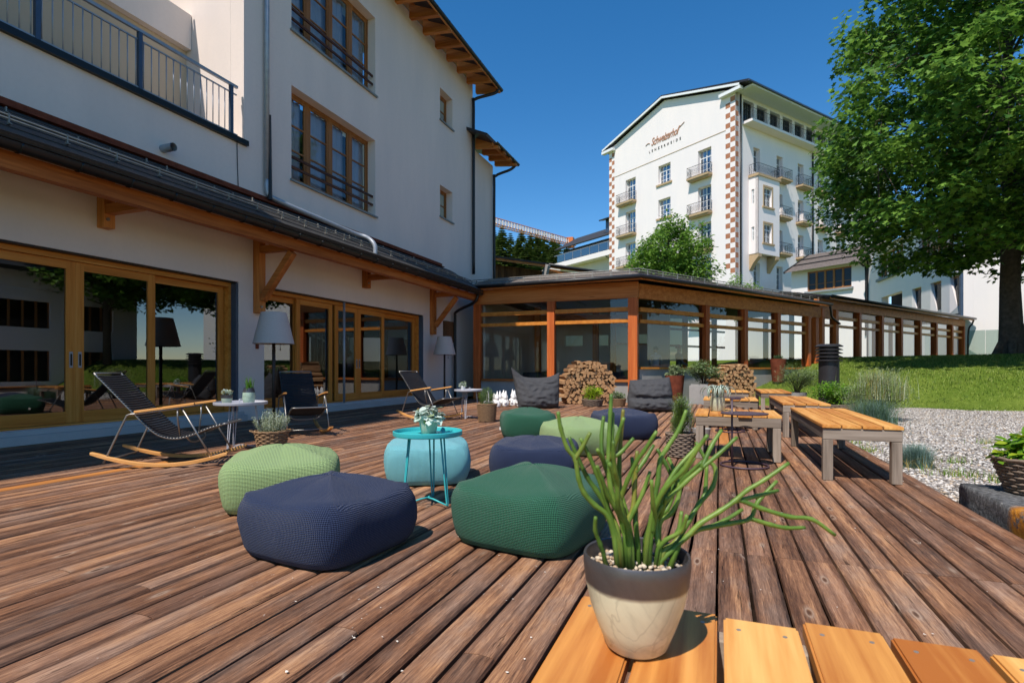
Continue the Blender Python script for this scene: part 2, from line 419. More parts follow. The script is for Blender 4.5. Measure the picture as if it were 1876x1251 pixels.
tag(lawn, 'short bright green lawn grass on the rising bank by the maple', 'grass', kind='stuff')

# ---------------------------------------------------------------- gravel
def gravel_mat():
    g = NG('gravel_bed', .9, .2); v = g.coord((1,1,1), False)
    vo = g.n('ShaderNodeTexVoronoi'); vo.inputs['Scale'].default_value = 42; g.l(v, vo.inputs['Vector'])
    sp = g.n('ShaderNodeSeparateColor'); g.l(vo.outputs['Color'], sp.inputs[0])
    c = g.ramp(sp.outputs[0], [(0, lin(128,120,112)), (.35, lin(176,166,156)), (.7, lin(206,197,187)), (1, lin(230,222,213))])
    c = g.mix(g.ramp(vo.outputs['Distance'], [(.35, (0,0,0)), (.62, (.7,.7,.7))]), c, lin(96,88,78))
    c = g.mix(g.ramp(g.noise(v, .8, 4), [(.55, (0,0,0)), (.8, (.35,.35,.35))]), c, lin(150,140,112)); g.col(c)
    g.bump(g.math('MULTIPLY', vo.outputs['Distance'], -1), .9, .02); return g.mat
M['gravel'] = gravel_mat()
mb = MB(); GX = np.arange(1.62, 18.1, .5); 
def grav_edge(x): return 18.0-0.12*(x-4)+.35*noise.noise(Vector((x*.9, 2.2, 0)))
rows = 40
for i, x in enumerate(GX):
    y1 = grav_edge(x)
    for j in range(rows+1):
        y = -2+(y1+2)*j/rows
        mb.v.append((x, y, hf(x, y)+.035+.012*noise.noise(Vector((x*1.2, y*1.2, 5)))))
for i in range(len(GX)-1):
    for j in range(rows):
        a = i*(rows+1)+j; mb.f.append((a, a+rows+1, a+rows+2, a+1)); mb.m.append(0)
gb = mb.build('gravel_bed', M['gravel'], smooth=True); tag(gb, kind='structure')
def gstone(n, c): return plain(n, c, .8, 0, .25, .15, 30)
gm = [gstone('gravel_stone_pale', lin(206,200,192)), gstone('gravel_stone_grey', lin(150,146,142)), gstone('gravel_stone_dark', lin(100,94,88)), gstone('gravel_stone_warm', lin(182,164,142))]
ico = bmesh.new(); bmesh.ops.create_icosphere(ico, subdivisions=1, radius=1); iv = np.array([v.co[:] for v in ico.verts], np.float32); iff = np.array([[v.index for v in f.verts] for f in ico.faces]); ico.free()
def stones(name, P, smin, smax, mats, p, flat=.6):
    n = len(P); P = np.asarray(P, np.float32); s = rng.uniform(smin, smax, n); az = rng.uniform(0, 6.283, n)
    k = np.stack([s*rng.uniform(.7, 1.35, n), s*rng.uniform(.6, 1.0, n), s*flat*rng.uniform(.7, 1.1, n)], 1)
    L = iv[None]*k[:, None, :]*rng.uniform(.82, 1.15, (n, len(iv), 1))
    X = L[..., 0]*np.cos(az)[:, None]-L[..., 1]*np.sin(az)[:, None]; Y = L[..., 0]*np.sin(az)[:, None]+L[..., 1]*np.cos(az)[:, None]
    V = np.stack([X, Y, L[..., 2]], 2)+P[:, None, :]
    Fc = (iff[None]+(np.arange(n)*len(iv))[:, None, None]).reshape(-1, 3)
    mi = np.repeat(rng.choice(len(mats), n, p=p), len(iff))
    return np_mesh(name, V.reshape(-1, 3), Fc, mats, True, mi)
P = []
while len(P) < 26000:
    y = 3.5+14.3*random.random()**1.6; x = 1.66+random.random()*min(7, .45*y+1.2-1.0)
    if y > grav_edge(x)-.05: continue
    P.append((x, y, hf(x, y)+.042))
go = mkobj('gravel_stones', stones('gravel_stones', P, .009, .022, gm, [.42,.3,.13,.15])); tag(go, 'loose pale grey gravel spread beside the wooden deck', 'gravel', kind='stuff')

# ================================================================ DECK
PITCH = .142; DX0 = -8.53; DX1 = 1.63; DY0 = -1.0; DY1 = 16.55
mb = MB()
for k in range(40):
    y = DY0+.2+k*.45
    if y < DY1: mb.box(DX0, DX1-.03, y-.03, y+.03, -.12, -.041)
mb.box(DX0, DX1-.02, DY0, DY1, -.125, -.118)
M['joist'] = plain('dark_joist', lin(38,28,22), .9, 0, .1, .2, 5)
deck = mb.build('deck', M['joist']); tag(deck, kind='structure')
def plank_mesh(name, L, W, T, mat, crown=.004, ch=.006, seed=0):
    rd = random.Random(seed); prof = []
    for t in (-.5, -.5+ch/W*1.2, -.25, 0, .25, .5-ch/W*1.2, .5):
        e = abs(t)*2; z = -crown*e*e - (ch if e > .98 else 0); prof.append((t*W, z))
    mb = MB(); ny = max(4, int(L/.55)); np_ = len(prof)
    for j in range(ny+1):
        y = L*j/ny; wob = rd.uniform(-.0015, .0015)
        for (x, z) in prof: mb.v.append((x+wob, y, z))
        mb.v.append((W/2+wob, y, -T)); mb.v.append((-W/2+wob, y, -T))
    k = np_+2
    for j in range(ny):
        for i in range(k):
            a, b = j*k+i, j*k+(i+1) % k; mb.f.append((a, b, b+k, a+k)); mb.m.append(0)
    mb.f.append(tuple(range(k-1, -1, -1))); mb.m.append(0); mb.f.append(tuple(ny*k+i for i in range(k))); mb.m.append(0)
    return mb.mesh(name, mat)
LEN = 4.6; GAP = .004
cache = {}
def get_plank(L, W, mat, crown, v):
    k = (round(L, 3), round(W, 3), mat.name, crown, v)
    if k not in cache: cache[k] = plank_mesh('plank', L, W, .034, mat, crown, .006, v)
    return cache[k]
nrow = int(round((DX1-DX0)/PITCH)); 
for r in range(nrow):
    xc = DX0+PITCH*(r+.5); right = xc > -.30
    W = PITCH-(.012 if right else .013)-random.uniform(0, .006)
    cuts = [DY0]
    if right: cuts += [3.22, 7.82, 12.42]
    else:
        o = [1.1, 3.22, 2.2, 4.1][r % 4]+random.choice([0, .45, -.45]); cuts += [o, o+LEN, o+2*LEN]
    if abs(xc+5.62) < .071: cuts = [DY0, .4, 4.25, 8.85, 13.45]
    cuts = [c for c in cuts if c < DY1-.3]+[DY1]
    for a, b in zip(cuts[:-1], cuts[1:]):
        mat = M['deck']
        if right and .0 < xc < .29 and a > 5 and a < 8 and r % 2 == 0: mat = M['larch_deck']
        if abs(xc+5.62) < .071 and abs(a-.4) < .01: mat = M['larch_deck']
        me = get_plank(b-a-GAP, W if False else round(W, 3), mat, .002 if right else .0075, random.randint(0, 3))
        o = mkobj('plank', me, deck, (xc+random.uniform(-.001, .001), a+GAP/2, random.uniform(-.004, 0)), (0, R(random.uniform(-.7, .7)), 0))
# outer edge board
# ================================================================ MAIN BUILDING (white chalet, long side in shade)
FX = -8.57
bld = thing('white_chalet', 'tall white plastered chalet with timber eaves and sliding doors along the deck', 'building', (FX, 8, 0))
def wall_holes(mb, axis_fn, u0, u1, z0, z1, holes, depth, m=0, mr=None, back=True):
    """plastered wall with real openings: front skin, back skin and reveals. axis_fn(u, z, d) -> xyz, d = depth into the wall"""
    us = sorted(set([u0, u1]+[h[0] for h in holes]+[h[1] for h in holes])); zs = sorted(set([z0, z1]+[h[2] for h in holes]+[h[3] for h in holes]))
    us = [u for u in us if u0 <= u <= u1]; zs = [z for z in zs if z0 <= z <= z1]
    for a, b in zip(us[:-1], us[1:]):
        for c, d in zip(zs[:-1], zs[1:]):
            mu, mz = (a+b)/2, (c+d)/2
            if any(h[0] < mu < h[1] and h[2] < mz < h[3] for h in holes): continue
            mb.quad(axis_fn(a,c,0), axis_fn(b,c,0), axis_fn(b,d,0), axis_fn(a,d,0), m)
            if back: mb.quad(axis_fn(b,c,depth), axis_fn(a,c,depth), axis_fn(a,d,depth), axis_fn(b,d,depth), m)
    for h in holes:
        a, b, c, d = h[:4]; q = m if mr is None else mr; A = axis_fn
        mb.quad(A(a,c,0), A(b,c,0), A(b,c,depth), A(a,c,depth), q); mb.quad(A(a,d,depth), A(b,d,depth), A(b,d,0), A(a,d,0), q)
        mb.quad(A(a,c,depth), A(a,d,depth), A(a,d,0), A(a,c,0), q); mb.quad(A(b,c,0), A(b,d,0), A(b,d,depth), A(b,c,depth), q)
    for (a, b, c, d) in ((u0,u1,z0,z0),(u0,u1,z1,z1)): mb.quad(axis_fn(a,c,0), axis_fn(b,d,0), axis_fn(b,d,depth), axis_fn(a,c,depth), m)
    for u in (u0, u1): mb.quad(axis_fn(u,z0,0), axis_fn(u,z1,0), axis_fn(u,z1,depth), axis_fn(u,z0,depth), m)
fa = lambda u, z, d: (FX-d, u, z)
WD = .34
holes = [(1.6, 7.88, .19, 2.66), (8.50, 14.84, .19, 2.66), (9.25, 12.30, 5.07, 7.08), (9.25, 12.30, 8.28, 10.34), (15.9, 16.8, 9.2, 10.24), (15.9, 16.8, 6.02, 7.05)]
mb = MB()
wall_holes(mb, fa, 8.0, 18.44, 0, 11.55, [h for h in holes if h[0] > 8], WD)
wall_holes(mb, fa, -3.0, 8.0, 0, 5.30, [holes[0]], WD)
mb.box(-14, FX, -12, 2.6, 5.302, 11.5); mb.box(FX-WD, FX, -12, -3.002, 0, 5.30)
wall = mb.build('wall', M['plaster'], bld)
# end wall facing the back, loggia recess: side wall in the sun, back wall, floor, parapet of the floor above
mb = MB(); mb.box(-16, FX-WD-.002, 18.08, 18.44, 0, 11.5); mb.build('end_wall', M['plaster'], bld)
mb = MB(); mb.box(-16, FX-WD-.003, 8.0, 8.3, 5.2, 11.5); mb.build('loggia_side_wall', M['plaster'], bld)
mb = MB(); mb.box(-10.35, -10.1, 2.602, 7.998, 5.2, 8.1); mb.build('loggia_back_wall', M['plaster_beige'], bld)
mb = MB(); mb.box(-10.098, FX-.02, -3, 7.99, 5.18, 5.28); mb.build('loggia_floor', M['concrete'], bld)
mb = MB(); mb.box(-10.095, -9.95, 2.61, 7.99, 7.42, 8.12); mb.build('loggia_parapet', M['plaster'], bld)
sr = MB(); sr.box(-10.06, -10.02, 2.7, 7.35, 8.98, 9.06); so = sr.build('slat_railing', M['timber_y'], bld)
sl = MB(); sl.box(-.012, .012, -.045, .045, 8.13, 8.995); slm = sl.mesh('slat', M['timber_z'])
b0 = BASE[bld.name]
for k in range(26): mkobj('slat', slm, so, (-10.04-b0.x, 7.3-k*.14-b0.y, -b0.z))
# balcony edge and railing
mb = MB(); mb.box(FX-.06, FX+.07, -3, 8.06, 5.302, 5.40); mb.build('balcony_edge', M['black_metal'], bld)
rl = MB(); rx = FX-.06
rl.bar((rx, -3, 6.38), (rx, 7.9, 6.38), .05, .05); rl.bar((rx-.02, -3, 6.24), (rx-.02, 7.9, 6.24), .03, .02); rl.bar((rx, -3, 5.47), (rx, 7.9, 5.47), .03, .02)
rail = rl.build('balcony_railing', M['galv'], bld)
bm_ = MB(); bm_.tube([(0,0,5.478),(0,0,6.232)], .009, 6); bme = bm_.mesh('baluster', M['galv'], True)
pm_ = MB(); pm_.box(-.03, .03, -.03, .03, 5.40, 6.355); pme = pm_.mesh('railing_post', M['blue_steel'])
y = 7.62
posts = [7.76, 6.02, 4.62, 3.2]
for k in range(44):
    yy = 7.62-k*.128
    if all(abs(yy-p) > .05 for p in posts): mkobj('baluster', bme, rail, (rx-b0.x, yy-b0.y, 0))
for p in posts: mkobj('railing_post', pme, rail, (rx-b0.x+.0, p-b0.y, 0))
# roof with overhanging eave, rafters, soffit boards, gutter
mb = MB()
ex = -7.72
def slab(mb, pts, t, m=0):
    a = [Vector(p) for p in pts]; n_ = (a[1]-a[0]).cross(a[2]-a[0]).normalized(); b = [p-n_*t for p in a]; k = len(a)
    mb.add(a+b, [tuple(range(k)), tuple(range(2*k-1, k-1, -1))]+[(i, k+i, k+(i+1) % k, (i+1) % k) for i in range(k)], m)
for (ya, yb) in ((-12, 2.5), (7.7, 18.95)): slab(mb, [(ex, ya, 11.52), (ex, yb, 11.52), (-17, yb, 15.6), (-17, ya, 15.6)][::-1], -.10)
roof = mb.build('roof', M['dark_sheet'], bld)
mb = MB(); slab(mb, [(ex+.03, 7.75, 11.50), (ex+.03, 18.90, 11.50), (FX-.2, 18.90, 11.86), (FX-.2, 7.75, 11.86)], .03)
mb.build('soffit', M['timber_y'], roof)
mb = MB(); mb.bar((ex+.06, 7.72, 11.42), (ex+.06, 18.92, 11.42), .04, .2); mb.build('fascia', M['timber_y'], roof)
rf = MB()
rf.add([(FX+.002,-.07,11.36),(FX+.002,.07,11.36),(ex+.12,.07,11.24),(ex+.12,-.07,11.24),(FX+.002,-.07,11.77),(FX+.002,.07,11.77),(ex+.03,.07,11.46),(ex+.03,-.07,11.46)],
       [(0,3,2,1),(4,5,6,7),(0,1,5,4),(1,2,6,5),(2,3,7,6),(3,0,4,7)])
rfm = rf.mesh('rafter', M['timber_x'], off=(b0.x, 0, 0))
for k in range(14): mkobj('rafter', rfm, roof, (0, 18.75-k*.78-b0.y, 0))
def gutter(name, x, z, y0, y1, r, parent, ring=.75):
    g_ = MB(); n = 10
    for y_ in (y0, y1):
        for k in range(n+1):
            a = math.pi+math.pi*k/n; g_.v.append((x+r*math.cos(a), y_, z+r*math.sin(a)))
        for k in range(n+1):
            a = math.pi+math.pi*k/n; g_.v.append((x+(r-.008)*math.cos(a), y_, z+(r-.008)*math.sin(a)))
    q = 2*(n+1)
    for k in range(n):
        g_.f.append((k, k+1, q+k+1, q+k)); g_.m.append(0); g_.f.append((n+1+k+1, n+1+k, q+n+1+k, q+n+2+k)); g_.m.append(0)
        for e in (0, q): g_.f.append((e+k, e+n+1+k, e+n+2+k, e+k+1)); g_.m.append(0)
    o = g_.build(name, M['black_metal'], parent, auto=40)
    rg = MB(); rg.tube([(r*1.02*math.cos(math.pi+math.pi*k/8), 0, r*1.02*math.sin(math.pi+math.pi*k/8)) for k in range(9)], .014, 5)
    me = rg.mesh('gutter_bracket', M['black_metal'], True); bb = base_of(parent); y_ = y0+.2; br = []
    while y_ < y1: br.append(y_); y_ += ring
    for y_ in br: mkobj('gutter_bracket', me, parent, (x-bb.x, y_-bb.y, z-bb.z))
    return o
gutter('gutter', ex+.08, 11.44, 7.7, 18.98, .085, roof)
# downpipes
mb = MB(); mb.tube(cr([(ex+.08,18.7,11.38),(ex-.05,18.66,11.2),(FX+.12,18.36,10.95),(FX+.09,18.33,10.6),(FX+.09,18.33,7),(FX+.09,18.33,4.5)], 5), .055, 10)
mb.build('downpipe', M['black_metal'], bld, smooth=True)
mb = MB(); mb.tube([(FX+.07,8.50,11.4),(FX+.07,8.50,4.75)], .05, 10); mb.build('downpipe', M['galv'], bld, smooth=True)
mb = MB(); mb.tube(cr([(FX+.075,8.50,4.8),(FX+.08,8.51,4.55),(FX+.12,8.62,4.46),(FX+.42,9.3,4.29),(FX+.72,10.4,4.12),(-7.62,10.62,4.04),(-7.44,10.65,3.86),(-7.42,10.65,3.62)], 5), .05, 10); mb.build('downpipe', M['galv'], bld, smooth=True)
mb = MB(); mb.tube([(FX+.13,8.53,6.1),(FX+.12,8.53,4.4)], [.02,.05], 6); mb.build('conductor_bracket', M['black_metal'], bld)
mb = MB(); mb.tube([(FX+.012,7.83,5.36),(FX+.012,7.84,4.9),(FX+.012,7.86,4.45)], .008, 5); mb.build('cable', M['black_metal'], bld)
# exhaust pipe, hollow
mb = MB(); c_ = (FX, 6.36, 4.62)
for r_, fl in ((.065, 1), (.055, -1)):
    rings = [[(FX-.05+t, c_[1]+r_*math.cos(2*math.pi*k/16), c_[2]+r_*math.sin(2*math.pi*k/16)) for k in range(16)] for t in (0, .30)]
    mb.add(rings[0]+rings[1], [(k, (k+1) % 16, 16+(k+1) % 16, 16+k) for k in range(16)])
mb.add([(FX+.02, c_[1]+.055*math.cos(2*math.pi*k/16), c_[2]+.055*math.sin(2*math.pi*k/16)) for k in range(16)], [tuple(range(16))], 1)
mb.build('exhaust_pipe', [M['galv'], M['black_metal']], bld, smooth=False)
# ---- windows upstairs
def casement_window(y0, y1, z0, z1, nc=4, rails=True):
    fr = MB(); d0 = FX-.24; t = .065; bb = BASE[bld.name]
    fr.box(d0-.05, d0, y0+.002, y1-.002, z0+.03, z0+.03+t); fr.box(d0-.05, d0, y0+.002, y1-.002, z1-t, z1-.002)
    wv = (y1-y0)/nc
    for k in range(nc+1):
        ww = .10 if 0 < k < nc else .055; yc = y0+k*wv; ya, yb = max(y0+.002, yc-ww/2), min(y1-.002, yc+ww/2)
        fr.box(d0-.052, d0+.004, ya, yb, z0+.032, z1-.004)
    wo = fr.build('window', M['brown_frame'], bld)
    for k in range(nc):
        ya, yb = y0+k*wv+.052, y0+(k+1)*wv-.052
        s_ = MB(); st = .05
        s_.box(d0-.045, d0-.004, ya, ya+st, z0+.10, z1-.07); s_.box(d0-.045, d0-.004, yb-st, yb, z0+.10, z1-.07)
        s_.box(d0-.044, d0-.005, ya+st, yb-st, z0+.10, z0+.10+st); s_.box(d0-.044, d0-.005, ya+st, yb-st, z1-.07-st, z1-.07)
        for f_ in ((.36,.67) if nc > 1 else (.5,)):
            zz = z0+.12+(z1-z0-.24)*f_; s_.box(d0-.04, d0-.008, ya+st, yb-st, zz-.016, zz+.016)
        s_.build('casement', M['brown_frame'], wo)
        p_ = MB(); p_.quad((d0-.03, ya+st-.005, z0+.14), (d0-.03, yb-st+.005, z0+.14), (d0-.03, yb-st+.005, z1-.11), (d0-.03, ya+st-.005, z1-.11)); p_.build('pane', M['glass_up'], wo)
    c_ = MB(); nn = 60
    for k in range(nn+1):
        yy = y0+.03+(y1-y0-.06)*k/nn; dd = d0-.16+.025*math.sin(k*1.7)
        c_.v += [(dd, yy, z0+.05), (dd, yy, z1-.05)]
    for k in range(nn):
        if k % 30 in (14, 15): continue
        c_.f.append((2*k, 2*k+2, 2*k+3, 2*k+1)); c_.m.append(0)
    if nc > 1: c_.build('curtain', M['curtain'], wo, smooth=True)
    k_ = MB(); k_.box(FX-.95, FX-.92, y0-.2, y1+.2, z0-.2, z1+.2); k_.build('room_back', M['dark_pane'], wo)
    s_ = MB(); s_.add([(FX+.06,y0-.05,z0-.055),(FX+.06,y1+.05,z0-.055),(d0,y1-.004,z0+.004),(d0,y0+.004,z0+.004),(FX+.06,y0-.05,z0-.01),(FX+.06,y1+.05,z0-.01),(d0,y1-.004,z0+.032),(d0,y0+.004,z0+.032)],
        [(0,3,2,1),(4,5,6,7),(0,1,5,4),(1,2,6,5),(2,3,7,6),(3,0,4,7)]); s_.build('sill', M['stone_sill'], wo)
    if rails:
        for zz in (z0+.30, z0+.52):
            q = MB(); q.bar((FX-.08, y0+.01, zz), (FX-.08, y1-.01, zz), .035, .055); q.build('guard_rail', M['dark_rail'], wo)
casement_window(9.25, 12.30, 5.07, 7.08); casement_window(9.25, 12.30, 8.28, 10.34)
casement_window(15.9, 16.8, 9.2, 10.24, 1, False); casement_window(15.9, 16.8, 6.02, 7.05, 1, False)
# ---- sliding doors
def sliding(y0, y1, splits, name, open_ix=()):
    z0, z1 = .19, 2.66; d0 = FX-.16
    f_ = MB(); f_.box(d0-.16, d0+.02, y0+.002, y1-.002, z1-.10, z1-.025); f_.box(d0-.16, d0+.02, y0+.002, y1-.002, z0, z0+.03)
    f_.box(d0-.16, d0+.018, y1-.10, y1-.004, z0+.03, z1-.10); f_.box(d0-.16, d0+.018, y0+.004, y0+.10, z0+.03, z1-.10)
    do = f_.build(name, M['frame_y'], bld)
    bl = MB(); bl.box(d0-.02, FX-.03, y0+.004, y1-.004, z1-.022, z1-.002); bl.build('blind_slot', M['black_metal'], do)
    jb = MB(); jb.box(d0+.0205, FX-.012, y1-.05, y1-.003, z0+.012, z1-.03); jb.build('jamb', M['blue_steel'], do)
    for k, (a, b, lay, hnd) in enumerate(splits):
        dx = d0-.02-lay*.07; st = .115
        for (ya, yb) in ((a, a+st), (b-st, b)): s_ = MB(); s_.box(dx-.05, dx, ya, yb, z0+.035, z1-.105); s_.build('sash_stile', M['frame_z'], do)
        for (za, zb) in ((z0+.035, z0+.035+st+.05), (z1-.105-st, z1-.105)): s_ = MB(); s_.box(dx-.049, dx-.001, a+st, b-st, za, zb); s_.build('sash_rail', M['frame_y'], do)
        p_ = MB(); p_.quad((dx-.025, a+st-.004, z0+.19), (dx-.025, b-st+.004, z0+.19), (dx-.025, b-st+.004, z1-.21), (dx-.025, a+st-.004, z1-.21)); p_.build('pane', M['glass'], do)
        if hnd:
            yy = (b-st/2) if hnd > 0 else (a+st/2); h_ = MB(); h_.box(dx+.0005, dx+.008, yy-.022, yy+.022, 1.02, 1.25); h_.box(dx+.006, dx+.010, yy-.012, yy+.012, 1.05, 1.22, 1); h_.build('handle', [M['galv'], M['black_metal']], do)
    return do
sliding(1.6, 7.88, [(1.72, 3.4, 1, 0), (3.4, 5.16, 0, 1), (5.162, 6.36, 0, -1), (6.30, 7.76, 1, 0)], 'sliding_door')
sliding(8.50, 14.84, [(8.62, 9.70, 1, 0), (9.60, 10.80, 0, 0), (10.90, 11.80, 0, 1), (11.80, 12.98, 0, -1), (12.92, 14.72, 1, 0)], 'sliding_door')
mb = MB(); mb.tube([(FX+.06, 10.93, .19), (FX+.06, 10.93, 2.62)], .028, 10); mb.build('awning_guide', M['galv'], bld, smooth=True)
# steps in front of the doors
mb = MB(); mb.box(FX-.17, FX+.10, 1.2, 8.0, .004, .125); mb.box(FX-.17, FX+.04, 1.2, 7.98, .125, .189); mb.box(FX-.17, FX+.10, 8.44, 14.95, .004, .125); mb.box(FX-.17, FX+.04, 8.46, 14.93, .125, .189)
mb.build('door_step', M['slab_grey'], bld, bevel=.004)
# room behind the doors
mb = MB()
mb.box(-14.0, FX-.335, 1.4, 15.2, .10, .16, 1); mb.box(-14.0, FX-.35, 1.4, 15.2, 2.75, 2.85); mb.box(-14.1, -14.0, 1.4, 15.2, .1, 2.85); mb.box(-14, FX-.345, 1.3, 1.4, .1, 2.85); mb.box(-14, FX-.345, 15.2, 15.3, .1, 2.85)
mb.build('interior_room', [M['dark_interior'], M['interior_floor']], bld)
# ---- canopy over the doors
mb = MB()
slab(mb, [(-7.33, -3, 3.60), (-7.33, 16.62, 3.60), (FX-.01, 16.62, 4.36), (FX-.01, -3, 4.36)], .05)
M['slate_dark'] = plain('dark_roof_slates', lin(58,56,54), .6, .1, .4, .3, 9, .4)
can = mb.build('canopy', M['slate_dark'], bld)
# courses of roof slates, each a strip proud of the one below
for k in range(5):
    t0, t1 = k/5, (k+1)/5+.03
    x0_, x1_ = -7.33+(FX+7.33)*t0, -7.33+(FX+7.33)*min(t1, .995); za, zb = 3.60+.76*t0+.018, 3.60+.76*min(t1, .995)+.004
    q = MB(); slab(q, [(x0_, -3, za), (x0_, 16.6, za), (x1_, 16.6, zb), (x1_, -3, zb)], .012); q.build('slate_course', M['slate_dark'], can)
mb = MB(); mb.box(FX+.001, FX+.03, -3, 16.0, 4.36, 4.47); mb.bar((FX+.06,-3,4.355),(FX+.06,16.0,4.355),.12,.02); mb.build('flashing', M['rust'], can)
mb = MB(); mb.bar((-7.62,-3,3.375),(-7.62,16.75,3.375),.15,.20); mb.build('eave_beam', M['timber_y'], can)
mb = MB(); slab(mb, [(-7.36,-3,3.535),(-7.36,16.6,3.535),(FX+.01,16.6,4.285),(FX+.01,-3,4.285)], .02); mb.build('soffit', M['timber_y'], can)
gutter('gutter', -7.40, 3.53, -2.0, 16.6, .09, can, .62)
# snow guard: pipe and little brackets
mb = MB(); 
for dz in (.07, .11): mb.tube([(-7.62,-2,3.80+dz),(-7.62,16.4,3.80+dz)], .012, 6)
mb.build('snow_guard', M['snow_stop'], can, smooth=True)
q = MB(); q.box(-.015, .015, -.008, .008, 0, .13); q.box(-.05, .05, -.012, .012, 0, .012); qm = q.mesh('snow_guard_bracket', M['snow_stop'])
for k in range(30):
    mkobj('snow_guard_bracket', qm, can, (-7.62-b0.x, -1.6+k*.6-b0.y, 3.80))
for k in range(26):
    xx = random.choice([-7.85, -8.05]); mkobj('snow_hook', qm, can, (xx-b0.x, 2.5+k*.52+random.uniform(-.1,.1)-b0.y, 3.63+(-7.33-xx)*.613+.02), (0,0,0), (.8,.8,.55))
# brackets carrying the canopy
def bracket(y, full):
    o_ = MB(); zb = 2.10 if full else 3.08
    o_.box(FX+.002, FX+.16, y-.08, y+.08, zb, 4.0); po = o_.build('bracket_post', M['timber_z'], can, bevel=.006)
    o_ = MB(); o_.bar((FX+.162, y, 3.345), (-7.70, y, 3.345), .12, .14); o_.build('bracket_tie', M['timber_x'], can)
    if full:
        o_ = MB(); o_.bar((FX+.165, y, 2.36), (-7.66, y, 3.24), .12, .13, (0,1,0)); o_.build('bracket_brace', M['timber_x'], can)
    o_ = MB(); o_.tube([(FX+.155, y-.03, zb+.12), (FX+.185, y-.03, zb+.12)], .025, 8); o_.build('bracket_bolt', M['chrome'], can)
for y, f_ in ((1.6, True), (5.42, False), (8.30, True), (11.8, False), (15.3, True)): bracket(y, f_)
# electrics box and small fittings
mb = MB(); mb.box(FX+.002, FX+.10, 16.1, 16.75, 1.9, 2.6); mb.build('wall_box', M['clad'], bld)
mb = MB(); mb.box(FX+.002, FX+.03, 8.28, 8.34, 1.40, 1.56); mb.build('wall_switch', M['rust'], bld)
mb = MB(); mb.tube(cr([(-7.44,16.45,3.45),(-7.6,16.45,3.2),(-8.3,16.6,2.95),(-8.42,16.7,2.7),(-8.42,16.7,1.5),(-8.42,16.7,.02)],5), .05, 8); mb.build('downpipe', M['black_metal'], bld, smooth=True)
# ---- lower neighbour volume behind
nb = thing('white_side_wing', 'narrow white side wing behind the tall chalet with lower eave', 'building', (-12, 19.4, 0))
mb = MB(); mb.box(-16, FX-.05, 18.47, 20.49, 0, 9.25); mb.build('wall', M['plaster'], nb)
mb = MB(); slab(mb, [(-7.75, 17.9, 9.42), (-7.75, 20.9, 9.42), (-17, 20.9, 13.4), (-17, 17.9, 13.4)][::-1], -.1); nr = mb.build('roof', M['dark_sheet'], nb)
mb = MB(); mb.bar((-7.8,18.5,9.3),(-7.8,20.85,9.3),.05,.16); mb.build('fascia', M['timber_y'], nr)
rb = BASE[nb.name]; rfm2 = rf.mesh('rafter', M['timber_x'], off=(rb.x+.0, 0, 2.08))
for k in range(4): mkobj('rafter', rfm2, nr, (0, 20.6-k*.62-rb.y, 0))
gutter('gutter', -7.68, 9.34, 18.5, 20.92, .08, nr)
mb = MB(); mb.tube(cr([(-7.68,20.7,9.26),(-7.9,20.6,9.05),(-8.48,20.42,8.8),(-8.52,20.40,8.4),(-8.52,20.40,4)],5), .055, 8); mb.build('downpipe', M['black_metal'], nb, smooth=True)
# ================================================================ GLAZED CONSERVATORY AND CORRIDOR
P0 = Vector((-2.46, 16.9, 0)); D3 = Vector((.5630, .8264, 0)); N3 = Vector((-.8264, .5630, 0))   # along the right wall, and inwards
con = thing('glazed_conservatory', 'low timber framed conservatory with large panes and dark shallow roof beyond the deck', 'building', (-3, 19, 0))
CB = BASE[con.name]
def pt(s, d, z): v = P0+D3*s+N3*d; return (v.x, v.y, z)
def dbox(mb, s0, s1, d0, d1, z0, z1, m=0):
    a = [pt(s0,d0,z0),pt(s1,d0,z0),pt(s1,d1,z0),pt(s0,d1,z0),pt(s0,d0,z1),pt(s1,d0,z1),pt(s1,d1,z1),pt(s0,d1,z1)]
    mb.add(a, [(0,3,2,1),(4,5,6,7),(0,1,5,4),(1,2,6,5),(2,3,7,6),(3,0,4,7)], m)
YF = 16.9
M['red_post'] = wood('stained_timber_post', lin(146,68,28), lin(184,92,42), lin(206,116,58), 2, .5, 34, .15, .2, False)
# --- front wall (faces the deck)
mb = MB(); mb.box(-7.62, -2.60, YF-.02, YF+.22, -.1, .60); fw = mb.build('low_wall', M['concrete'], con)
mb = MB(); mb.box(-7.50, -2.58, YF-.10, YF+.10, .602, .68); mb.build('sill', M['timber_x'], con, bevel=.004)
mb = MB(); mb.box(-7.75, -2.30, YF-.10, YF+.10, 3.17, 3.66); mb.build('front_beam', M['timber_x'], con, bevel=.006)
pmb = MB(); pmb.box(-.12, .12, -.14, .12, .0, 3.168); pme_ = None
for x in (-7.65, -5.05):
    q = MB(); q.box(x-.12, x+.12, YF-.14, YF+.12, .0 if x < -7 else .1, 3.168); q.build('post', M['red_post'], con, bevel=.008)
q = MB(); q.box(-2.60, -2.32, YF-.14, YF+.14, .0, 3.168); q.build('post', M['red_post'], con, bevel=.008)
for a, b in ((-7.528, -5.172), (-4.928, -2.602)):
    for z0, z1 in ((2.77, 2.90), (2.42, 2.53)):
        q = MB(); q.box(a, b, YF-.06, YF+.06, z0, z1); q.build('transom', M['frame_y'], con, bevel=.004)
    for z0, z1 in ((.685, 2.42), (2.53, 2.77), (2.90, 3.168)):
        q = MB(); q.quad((a-.004,YF+.01,z0), (b+.004,YF+.01,z0), (b+.004,YF+.01,z1), (a-.004,YF+.01,z1)); q.build('pane', M['glass_clear'], con)
